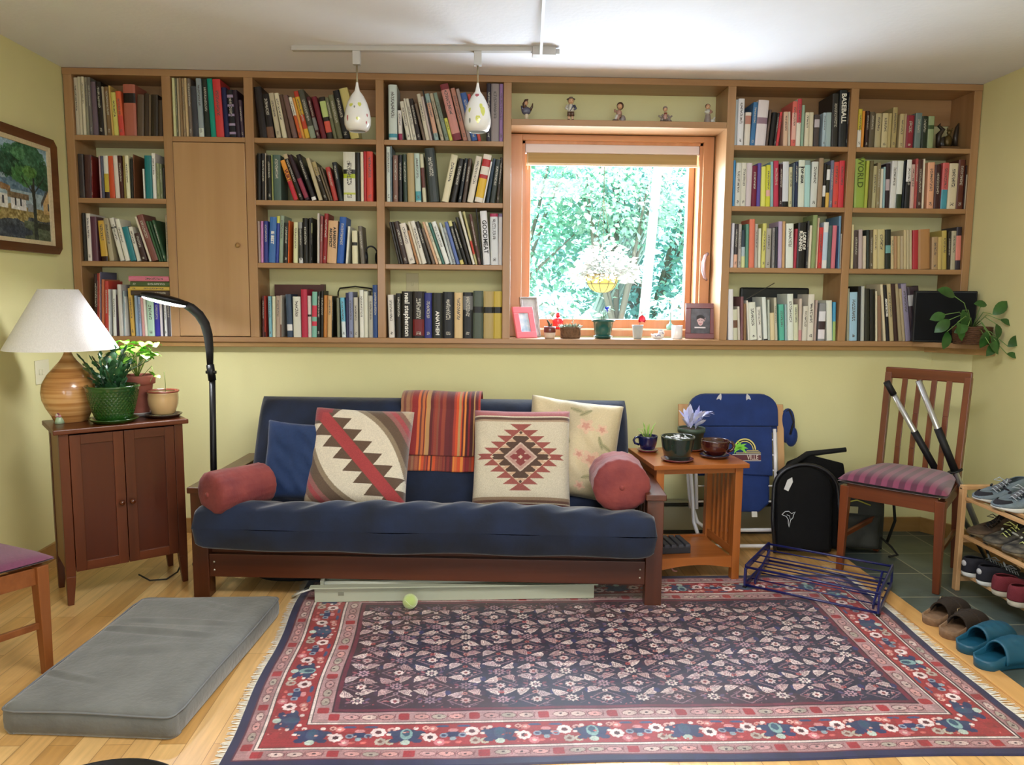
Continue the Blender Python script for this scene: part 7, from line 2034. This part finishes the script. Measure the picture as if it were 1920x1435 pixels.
slab('rear_flap', [(-.10, .40), (.16, .36), (.26, .22), (.275, .30), (.245, .50), (.05, .545), (-.05, .50)], .10, .13, bk1, cr_, bev=.008)
m = MB(); m.tube([Lc @ Vector(v) for v in ((-.13, -.02, .44), (-.05, .03, .49), (.05, .10, .545), (.16, .12, .560), (.262, .12, .575))], [.014, .014, .016, .014, .013], n=10); m.build('carry_bar', pmat('black_foam', '101012', rough=.8), cr_)
m = MB(); q = [(-.108, .36), (-.090, .41), (-.066, .425), (-.062, .40), (-.085, .35)]; m.add([Lc @ Vector((x, -.0475, z)) for x, z in q], [tuple(range(5))[::-1]]); m.build('white_tag', pmat('white_tag_cloth', 'c8c8c8', rough=.7), cr_)
sk_ = [(-.105, .205), (-.088, .222), (-.070, .224), (-.055, .212), (-.036, .222), (-.045, .205), (-.048, .190), (-.060, .178), (-.064, .160), (-.068, .140), (-.072, .160), (-.072, .180), (-.082, .196), (-.105, .205)]
m = MB(); m.tube([Lc @ Vector((x-.012, -.0475, z+.02)) for x, z in sk_], .0017, n=6); m.tube([Lc @ Vector((x-.012, -.0475, z+.02)) for x, z in ((-.080, .205), (-.066, .200), (-.062, .182))], .0014, n=6); m.build('leaping_mark', pmat('white_print', 'c8ccd0', rough=.5), cr_)
# grey backpack behind the chair leg
bp_ = thing('grey_backpack', 'dark grey backpack on the floor behind the striped dining chair', 'backpack', (2.055, 4.06, 0), math.radians(-14))
gp = pmat('charcoal_nylon', '34342e', rough=.75, bump=.5, bscale=18, var=.2, vscale=10)
def bpk(u, v, s_): 
    k = max(0, (1-abs(u)**6)*(1-abs(v)**6))**.5; return (u*.135*(1-.12*(v > 0)*v*v), -.075*k if s_ > 0 else .065*k, .195+v*.19)
soft(24, 28, bpk, 'body', gp, bp_)
def bpk2(u, v, s_):
    k = max(0, (1-abs(u)**6)*(1-abs(v)**6))**.5; return (u*.10, -.070-.045*k if s_ > 0 else -.055, .12+v*.095)
soft(18, 18, bpk2, 'front_pocket', gp, bp_)
m = MB(); m.tube([(.10, -.03, .36), (.17, -.03, .30), (.185, -.03, .18), (.15, -.03, .05)], .008, n=8).tube([(.10, -.05, .10), (.16, -.09, .05), (.19, -.10, .012), (.14, -.13, .008)], .006, n=8); m.build('strap', pmat('black_webbing', '141410', rough=.8), bp_)
m = MB(); m.tube([(-.10, -.09, .30), (-.03, -.10, .335), (.05, -.10, .30)], .004, n=6).tube([(-.12, -.09, .27), (-.03, -.105, .30), (.04, -.10, .275)], .004, n=6); m.build('yellow_cord', pmat('yellow_piping', 'a8a040', rough=.6), bp_)
MB().box(-.10, -.02, -.10, -.094, .225, .262).build('buckle_panel', pmat('khaki_patch', '9a946c', rough=.7), bp_, bevel=.002)

# ================================================================== BLUE CLOTHES RACK lying folded on the floor
ra = math.atan2(-.31, .44)
ck = thing('blue_drying_rack', 'folded blue metal drying rack lying flat on the floor and rug', 'drying rack', (1.595, 3.485, .0062), ra)
bm1 = pmat('navy_enamel', '141a54', rough=.3, coat=.5); HL, HWd = .29, .205
for s_ in (-1, 1):
    m = MB(); x = s_*HL
    for a, b in (((x, -HWd, .010), (x, HWd, .010)), ((x, -HWd, .098), (x, HWd, .098)), ((x, -HWd, .010), (x, -HWd, .098)), ((x, HWd, .010), (x, HWd, .098)), ((x-s_*.03, -HWd+.06, .012), (x-s_*.03, HWd-.10, .090))): m.bar(a, b, .010, .030 if a[2] == b[2] else .026)
    m.build('end_frame', bm1, ck, bevel=.003)
    MB().box(x-.008, x+.008, -HWd-.012, -HWd+.012, -.004, .008).build('foot', pmat('rubber_black', '101014', rough=.8), ck)
for lay, z_, n_ in (('top', .100, 5), ('low', .012, 5)):
    for k in range(n_):
        y = -HWd+2*HWd*k/(n_-1); MB().tube([(-HL, y, z_), (HL, y, z_)], .006 if k in (0, n_-1) else .0034, n=8).build('rod', bm1, ck)

# ================================================================== PADDLES leaning on the striped chair
def paddle(label, top, bot, segs):
    t = thing('paddle', label, 'paddle', bot, 0, 'paddles leaning on the chair'); d = top-bot; L_ = d.length; M = frame_M((0, 0, 0), (1, 0, 0), d)
    for nm, a, b, r_, mt in segs: MB().tube([(0, 0, a*L_), (0, 0, b*L_)], r_, n=18, M=M).build(nm, mt, t)
    blp = [(-.03, 0), (-.055, .05), (-.060, .16), (-.045, .24), (-.012, .275), (.012, .275), (.045, .24), (.060, .16), (.055, .05), (.03, 0)]
    MB().prism([(x*.62, y*.72) for x, y in blp][::-1], -.006, .006, None, M @ T(0, 0, 0) @ RZ(60) @ RX(90)).build('blade', bgr, t, bevel=.004)
    return t
slv = pmat('brushed_aluminium', 'c0c2c4', rough=.3, metal=.85); bgr = pmat('black_grip', '111114', rough=.6)
tp = atY(1662, 716, 3.86); bt = Vector((2.60, 3.74, .02)); 
paddle('aluminium paddle with a black upper grip, leaning left before the chair slats', tp, bt, [('end_grip', .93, 1.0, .0165, bgr), ('shaft', .14, .93, .0135, slv), ('sleeve', .49, .73, .0175, bgr), ('drip_ring', .482, .490, .034, bgr)])
tp = atY(1722, 714, 3.80); bt = Vector((2.555, 3.62, .02))
paddle('aluminium paddle with a bare silver upper end, crossing in front of the other paddle', tp, bt, [('shaft', .14, 1.0, .0145, slv), ('sleeve', .53, .75, .0185, bgr), ('drip_ring', .522, .530, .036, bgr)])

# ================================================================== SHOE RACK AND SHOES
sr = thing('shoe_rack', 'three tier pale wood shoe rack against the right wall', 'shoe rack', (2.395, 3.06, 0), math.radians(0))
pw_y = wood('pale_rack_wood_y', 'c8a074', 'b48a5c', 'y', rough=.5); pw_z = wood('pale_rack_wood_z', 'c8a074', 'b48a5c', 'z', rough=.5)
RX0, RX1, RY0, RY1 = -.145, .145, -.55, .40
for y in (RY0, RY1):
    for x in (RX0, RX1): MB().box(x-.011, x+.011, y-.016, y+.016, 0, .50).build('post', pw_z, sr, bevel=.003)
    MB().box(RX0-.011, RX1+.011, y-.012, y+.012, .488, .512).build('end_bar', pw_y, sr, bevel=.004)
    for z in (.045, .235, .425): MB().box(RX0+.011, RX1-.011, y-.008, y+.008, z, z+.022).build('end_bar', pw_y, sr)
SHZ = (.10, .275, .455)
for z in SHZ:
    for k in range(5): x = RX0+.014+k*(RX1-RX0-.028)/4; MB().box(x-.011, x+.011, RY0+.016, RY1-.016, z-.014, z).build('shelf_slat', pw_y, sr, bevel=.002)
def foot_out(n=36):
    """sole outline, heel at x=0, toe at x=1 (unit length), half widths"""
    pts = []
    for k in range(n):
        a = 2*PI*k/n; x = .5-.5*math.cos(a); s_ = 1 if math.sin(a) >= 0 else -1
        w_ = (.130+.075*math.exp(-((x-.70)/.22)**2))*min(1, (max(0, 1-((x-.5)/.5)**2))**.5*1.75)
        pts.append((x, s_*w_ + .012*math.sin(PI*x)))
    return pts
def shoe(name, label, loc, rz, L_, up, sole, lin_, hgt=.105, high=0.0, laces=None, toecap=None, heel_tab=None, group=None, stripe=None, solet=.026):
    t = thing(name, label, 'shoe', loc, rz, group); O = foot_out(); n = len(O)
    vs = []; lev = [(0, .97), (.004, 1.0), (solet*.6, 1.02), (solet, .98)]
    for z, s_ in lev: vs += [((x-.5)*s_*L_+.5*L_, y*s_*L_, z + (.012*max(0, x-.8)/.2 if z < .01 else 0)) for x, y in O]
    fs = [(i*n+j, i*n+(j+1) % n, (i+1)*n+(j+1) % n, (i+1)*n+j) for i in range(3) for j in range(n)] + [tuple(range(n))[::-1], tuple(3*n+j for j in range(n))]
    fs = [f[::-1] if False else f for f in fs]
    MB().add(vs, fs, sole, True).build('sole', None, t)
    # upper: rings from sole to the collar; the collar opening sits over the rear half
    K = 9; vs = []
    for k in range(K+1):
        q = k/K
        for x, y in O:
            top = hgt*(.42+.58*max(0, 1-max(0, x-.18)/.62)**.8) + high*max(0, 1-x/.45)**.5   # height profile along the foot
            top = max(top, hgt*.36)
            # inward drift: front closes over the toes, the rear stays open as a collar
            cx = min(max(x, .10), .40) if x < .46 else .40+(x-.46)*.15
            tx = x + (cx-x)*(q**2.2)*(.85 if x > .46 else .25); cl_ = (1-.92*q**2.6) if x > .46 else (1-.42*q**2)
            z = solet*.85 + (top-solet*.85)*(1-(1-q)**1.7)
            vs.append((tx*L_, y*.95*L_*cl_*(1+.10*math.sin(PI*q)), z))
    fs = [(i*n+j, i*n+(j+1) % n, (i+1)*n+(j+1) % n, (i+1)*n+j) for i in range(K) for j in range(n)]
    u = MB().add(vs, fs, up, True).build('upper', None, t, sub=1); s_ = u.modifiers.new('thickness', 'SOLIDIFY'); s_.thickness = .004; s_.offset = -1
    MB().add([((.06+.40*(1-math.cos(a))/2)*L_, .085*L_*math.sin(a), solet+.006) for a in [2*PI*k/20 for k in range(20)]], [tuple(range(20))[::-1]], lin_).build('insole', None, t)
    if laces:
        m = MB()
        for k in range(5): x = (.44+.055*k)*L_; z = hgt*(.86-.085*k)+.004; w_ = .075*L_; m.tube([(x, -w_, z-.012), (x+.006, 0, z+.003), (x, w_, z-.012)], .0026, n=6)
        x = .45*L_; z = hgt*.90
        for s_ in (-1, 1): m.tube([(x, 0, z), (x+.012, s_*.022, z+.014), (x+.03, s_*.034, z), (x+.014, s_*.010, z)], .0024, n=6)
        m.build('laces', laces, t)
        MB().add([((.36+.02*j+.30*i/6)*L_, (-.055+.11*j)*L_*1.0, hgt*(1.02-.42*i/6)-.006+.004*(j == 0)) for i in range(7) for j in (0, 1)], [(2*i, 2*i+1, 2*i+3, 2*i+2) for i in range(6)], lin_, True).build('tongue', None, t)
    if toecap:
        m = MB(); vs = []
        for k in range(5):
            q = k/4
            for j in range(13): a = -PI/2+PI*j/12; vs.append(((.80+.205*math.cos(a)*(1-.35*q*q))*L_, .150*L_*math.sin(a)*(1-.3*q*q), solet*.8+hgt*.30*q))
        m.add(vs, [(i*13+j, i*13+j+1, (i+1)*13+j+1, (i+1)*13+j) for i in range(4) for j in range(12)], toecap, True).build('toe_cap', None, t)
    if heel_tab: MB().ell((.000, 0, hgt*.72+high*.6), (.006, .015, .014), heel_tab, 12).build('heel_tab', None, t)
    if stripe:
        for s_ in (-1, 1): MB().tube([(.50*L_, s_*.185*L_, solet+.012), (.56*L_, s_*.155*L_, hgt*.62), (.60*L_, s_*.10*L_, hgt*.70)], .005, n=6).build('side_stripe', stripe, t)
    return t
dgm = pmat('shoe_lining_dark', '1c1c20', rough=.9)
gk = pmat('grey_knit', '6c7a84', rough=.8, bump=.5, bscale=300, var=.1, vscale=30); wsole = pmat('white_rubber', 'd0d2d2', rough=.5); bsn = pmat('black_suede', '1c1c26', rough=.85); gry = pmat('grey_lining', '5a5a60', rough=.9)
rsn = pmat('red_canvas', '68202a', rough=.85, bump=.3, bscale=300); csole = pmat('worn_cream_rubber', 'b0a898', rough=.7, var=.2, vscale=30); mud = pmat('muddy_sole', '6c604c', rough=.95, var=.4, vscale=40, bump=.6)
brn = pmat('muddy_brown_leather', '5c4a38', rough=.85, c2='3c3028', vscale=18, bump=.5); trl = pmat('black_trail_mesh', '26262a', rough=.8, c2='6a6458', vscale=25); neo = pmat('neon_lace', 'd4dc8c', rough=.6)
sx0 = 2.395
SZ = [z+.0006 for z in SHZ]
shoe('sneaker', 'grey knit sneaker on the top shelf of the rack, toe at the far left', (2.53, 3.42, SZ[2]), math.radians(-168), .29, gk, wsole, gry, .10, laces=pmat('grey_lace', 'a0a8b0', rough=.7), toecap=bsn, stripe=bsn, group='grey knit sneakers')
shoe('sneaker', 'grey knit sneaker on the top shelf, nearer the right edge of the photo', (2.52, 3.285, SZ[2]), math.radians(-166), .29, gk, wsole, gry, .10, laces=pmat('grey_lace'), toecap=bsn, stripe=bsn, group='grey knit sneakers')
shoe('hiking_boot', 'muddy brown hiking boot at the far end of the middle shelf', (2.52, 3.43, SZ[1]), math.radians(-176), .26, brn, mud, dgm, .095, high=.03, laces=pmat('brown_lace', '3a3028', rough=.7))
shoe('trail_shoe', 'muddy black trail shoe with neon laces, further one on the middle shelf', (2.52, 3.315, SZ[1]), math.radians(-172), .27, trl, mud, dgm, .095, laces=neo, stripe=pmat('silver_strip', 'b8bcb8', rough=.4), group='muddy trail shoes')
shoe('trail_shoe', 'muddy black trail shoe with neon laces, nearer one on the middle shelf', (2.52, 3.195, SZ[1]), math.radians(-170), .27, trl, mud, dgm, .095, laces=neo, stripe=pmat('silver_strip'), group='muddy trail shoes')
shoe('skate_shoe', 'black skate shoe with white sole, heel out, leftmost on the bottom shelf', (2.225, 3.375, SZ[0]), math.radians(6), .28, bsn, wsole, gry, .085, laces=pmat('grey_lace'), heel_tab=pmat('pale_tab', 'b8b8bc', rough=.5), group='black skate shoes')
shoe('skate_shoe', 'black skate shoe with white sole, second on the bottom shelf', (2.225, 3.265, SZ[0]), math.radians(6), .28, bsn, wsole, gry, .085, laces=pmat('grey_lace'), heel_tab=pmat('pale_tab'), group='black skate shoes')
shoe('canvas_shoe', 'dark red canvas shoe with worn sole, further one on the bottom shelf', (2.215, 3.145, SZ[0]), math.radians(4), .28, rsn, csole, gry, .085, group='dark red canvas shoes', solet=.030)
shoe('canvas_shoe', 'dark red canvas shoe with worn sole, nearer one on the bottom shelf', (2.205, 3.030, SZ[0]), math.radians(4), .28, rsn, csole, gry, .085, group='dark red canvas shoes', solet=.030)
shoe('grey_shoe', 'grey shoe at the right edge of the photo, bottom shelf of the rack', (2.215, 2.905, SZ[0]), math.radians(4), .28, pmat('grey_suede_shoe', '5c5a60', rough=.9, var=.2, vscale=30), csole, dgm, .085)
shoe('grey_shoe', 'grey shoe on the bottom shelf nearest the viewer', (2.225, 2.78, SZ[0]), math.radians(4), .28, pmat('grey_suede_shoe'), csole, dgm, .085)
# clogs on the floor
def clog(name, label, loc, rz, L_, up, foot, group, hgt=.068, strap=None, ribs=False, wall=.03, ft=.028):
    t = thing(name, label, 'clog', loc, rz, group); O = foot_out(40); n = len(O)
    vs = []
    for z, s_ in ((0, .95), (.004, 1.0), (ft, 1.02), (ft+.006, 1.0), (ft+.003, .90)): vs += [((x-.5)*s_*L_+.5*L_, y*s_*L_*1.05, z + .010*max(0, .25-x)/.25*(z > .01)) for x, y in O]
    fs = [(i*n+j, i*n+(j+1) % n, (i+1)*n+(j+1) % n, (i+1)*n+j) for i in range(4) for j in range(n)] + [tuple(range(n))[::-1], tuple(4*n+j for j in range(n))]
    MB().add(vs, fs, foot, True).build('footbed', None, t)
    # toe box: a vault from the instep edge forward, closing at the toe
    K, J = 16, 18; vs = []
    def hw(x): return (.130+.075*math.exp(-((x-.70)/.22)**2))*min(1, (max(0, 1-((x-.5)/.5)**2))**.5*1.75)*1.05*L_
    for i in range(K+1):
        x = .40+.60*i/K
        for j in range(J+1):
            a = PI*j/J; back = .10*(math.sin(a)**1.0)*(1-i/K)*-1.0 + 0.10*(1-math.sin(a))*(-1)*(1-i/K)*1.2
            h_ = hgt*math.sin(PI/2*min(1, (1-((x-.40)/.60)**2.4)**.6 if x < 1 else 0))
            xx = x+back*.9*(1-i/K); vs.append((xx*L_, -hw(min(.9999, max(x, .4)))*math.cos(a), ft*.7 + h_*math.sin(a)**.8 + (.0025*math.sin(i*2.2) if ribs else 0)*math.sin(a)))
    u = MB().add(vs, [(i*(J+1)+j, i*(J+1)+j+1, (i+1)*(J+1)+j+1, (i+1)*(J+1)+j) for i in range(K) for j in range(J)], up, True).build('toe_box', None, t)
    s_ = u.modifiers.new('thickness', 'SOLIDIFY'); s_.thickness = .006; s_.offset = 0
    # low side wall round the heel
    hl = [j for j in range(n) if O[j][0] < .5]; O2 = sorted([O[j] for j in hl], key=lambda q: math.atan2(q[1], .5-q[0]))
    vs = []
    for k, (x, y) in enumerate(O2): vs += [(x*L_, y*L_*1.06, ft*.5), (x*L_-.003, y*L_*1.10, ft+wall*(.4+1.2*x)), (x*L_+.004, y*L_*.98, ft+wall*(.4+1.2*x)), (x*L_+.006, y*L_*.93, ft*.8)]
    MB().add(vs, [(k*4+q, k*4+q+1, (k+1)*4+q+1, (k+1)*4+q) for k in range(len(O2)-1) for q in range(3)], up if not strap else foot, True).build('heel_wall', None, t)
    if strap:
        x = .60*L_; m = MB(); w_ = hw(.6)
        m.tube([(x, -w_*math.cos(a)*1.03, ft*.7+hgt*1.02*math.sin(a)**.8) for a in [PI*k/16 for k in range(1, 16)]], .007, n=8); m.build('strap', strap, t)
        m = MB(); a = 2.3; c_ = Vector((x, -w_*math.cos(a)*1.08, ft*.7+hgt*1.05*math.sin(a)**.8)); m.tube([c_+Vector((dx, 0, dz)) for dx, dz in ((-.010, -.008), (.010, -.008), (.010, .010), (-.010, .010))], .0018, n=6, closed=True); m.build('buckle', pmat('brass_buckle', 'b0a080', rough=.3, metal=.9), t)
    return t
bs = pmat('dark_brown_suede', '2a2018', rough=.9, bump=.3, bscale=200); ckf = pmat('cork_footbed', '7c6048', rough=.85, var=.15, vscale=60)
clog('leather_clog', 'dark brown leather clog with cork footbed, further one by the rug edge', (1.872, 3.045, .0005), math.radians(30), .28, bs, ckf, 'dark leather clogs', strap=bs)
clog('leather_clog', 'dark brown leather clog with cork footbed, nearer one beside the teal clogs', (1.868, 2.915, .0005), math.radians(30), .28, bs, ckf, 'dark leather clogs', strap=bs)
tl_ = pmat('teal_foam', '164e66', rough=.45, spec=.4)
clog('foam_clog', 'teal foam clog, further one of the pair at the right edge', (1.858, 2.79, .0005), math.radians(24), .30, tl_, tl_, 'teal foam clogs', hgt=.075, ribs=True, wall=.036, ft=.030)
clog('foam_clog', 'teal foam clog, nearest shoe on the floor at the right edge', (1.845, 2.665, .0005), math.radians(22), .30, tl_, tl_, 'teal foam clogs', hgt=.075, ribs=True, wall=.036, ft=.030)

# ================================================================== TRACK LIGHT AND PENDANTS
tr = thing('track_light_rail', 'white track light rail on the ceiling in front of the bookcase', 'track light', (0, 0, ZC))
p0 = atZ(548, 95, ZC-.02); p1 = atZ(1000, 97, ZC-.02); wm = pmat('white_track_enamel', 'b8b6b4', rough=.4)
TY = (p0.y+p1.y)/2
MB().bar((p0.x, p0.y, -.011), (p1.x, p1.y, -.011), .035, .022).build('rail', wm, tr, bevel=.002)
MB().box(p1.x-.005, p1.x+.105, p1.y-.028, p1.y+.028, -.040, 0).build('connector', wm, tr, bevel=.003)
MB().box(p1.x+.105, p1.x+.125, p1.y-.014, p1.y+.014, -.032, -.008).build('end_knob', wm, tr, bevel=.003)
q1 = atZ(1021, -30, ZC-.01); MB().bar((p1.x+.035, p1.y-.02, -.046), (q1.x, q1.y, -.006), .012, .010).build('feed_wire', wm, tr)
q0 = atZ(536, 82, ZC-.005); MB().bar((q0.x, p0.y+.03, -.004), (p0.x+.3, p0.y+.012, -.004), .012, .006).build('wire', wm, tr)
cf = thing('added_fill_fixture', 'added square white housing for the overhead fill, unseen above the room', 'ceiling light', (.35, 1.65, ZC))  # unseen fixture body, added to go with the overhead fill
MB().box(-.60, .60, -.60, .60, -.070, -.001).build('housing', wm, cf, bevel=.004)
def pend(label, px, ytop, zb, spots):
    c = atZ(px, 98, ZC-.02); f = (c.x-p0.x)/(p1.x-p0.x); cy = p0.y+(p1.y-p0.y)*f
    t = thing('pendant_light', label, 'pendant light', (c.x, cy, ZC), 0, 'glass pendants on the track')
    MB().box(-.018, .018, -.018, .018, -.085, -.0225).build('adapter', wm, t, bevel=.002)
    MB().tube([(0, 0, -.085), (0, 0, -.185)], .0045, n=8).build('stem', pmat('brass_stem', '9a8c70', rough=.4, metal=.5), t)
    g_ = pmat('white_opal_glass', 'e2e2e0', rough=.15, coat=.8, emit='ffffff', estr=0.0)
    pr = [(.005, -.165), (.007, -.180), (.013, -.205), (.032, -.230), (.048, -.262), (.059, -.300), (.064, -.338), (.062, -.364), (.052, -.386), (.040, -.393), (.037, -.393), (.049, -.384), (.058, -.362), (.060, -.338), (.055, -.300), (.044, -.262)]
    MB().lathe(pr, n=48).build('glass_shade', g_, t)
    for a, z, rx, rz, mt in spots:
        z += .016
        rr = np.interp(-z, [.205, .230, .262, .300, .338, .364, .386], [.013, .032, .048, .059, .064, .062, .052])+.0006
        vs = []; n = 14
        for i in range(2):
            for k in range(n):
                th = 2*PI*k/n; q = (.0 if i == 0 else 1); zz = z+rz*q*math.sin(th)*(1+.2*math.sin(3*th)); r_ = np.interp(-zz, [.205, .230, .262, .300, .338, .364, .386], [.013, .032, .048, .059, .064, .062, .052])+.0006
                aa = math.radians(a)+rx*q*math.cos(th)/r_; vs.append((r_*math.cos(aa), r_*math.sin(aa), zz))
        MB().add(vs, [(k, n+k, n+(k+1) % n, (k+1) % n) for k in range(n)], mt, True).build('painted_fleck', None, t)
    return t
gy = pmat('glass_yellow_green', 'c8cc60', rough=.2, coat=.6); gr_ = pmat('glass_rose', 'b06068', rough=.2, coat=.6); gg_ = pmat('glass_grey', '888c88', rough=.2, coat=.6)
pend('left glass pendant with rose and yellow-green flecks hanging from the track', 670, 0, 0, [(-115, -.295, .010, .008, gy), (-70, -.292, .009, .010, gy), (-95, -.305, .004, .006, gg_), (-128, -.355, .005, .014, gr_), (-35, -.34, .004, .008, gr_), (-80, -.36, .008, .008, gy), (-40, -.375, .004, .008, gr_)])
pend('right glass pendant with larger yellow-green patches hanging from the track', 896, 0, 0, [(-95, -.243, .010, .008, gr_), (-65, -.32, .012, .022, gy), (-130, -.315, .007, .012, gy), (-88, -.36, .012, .018, gy), (-72, -.30, .008, .016, gy), (-125, -.365, .005, .012, gg_)])
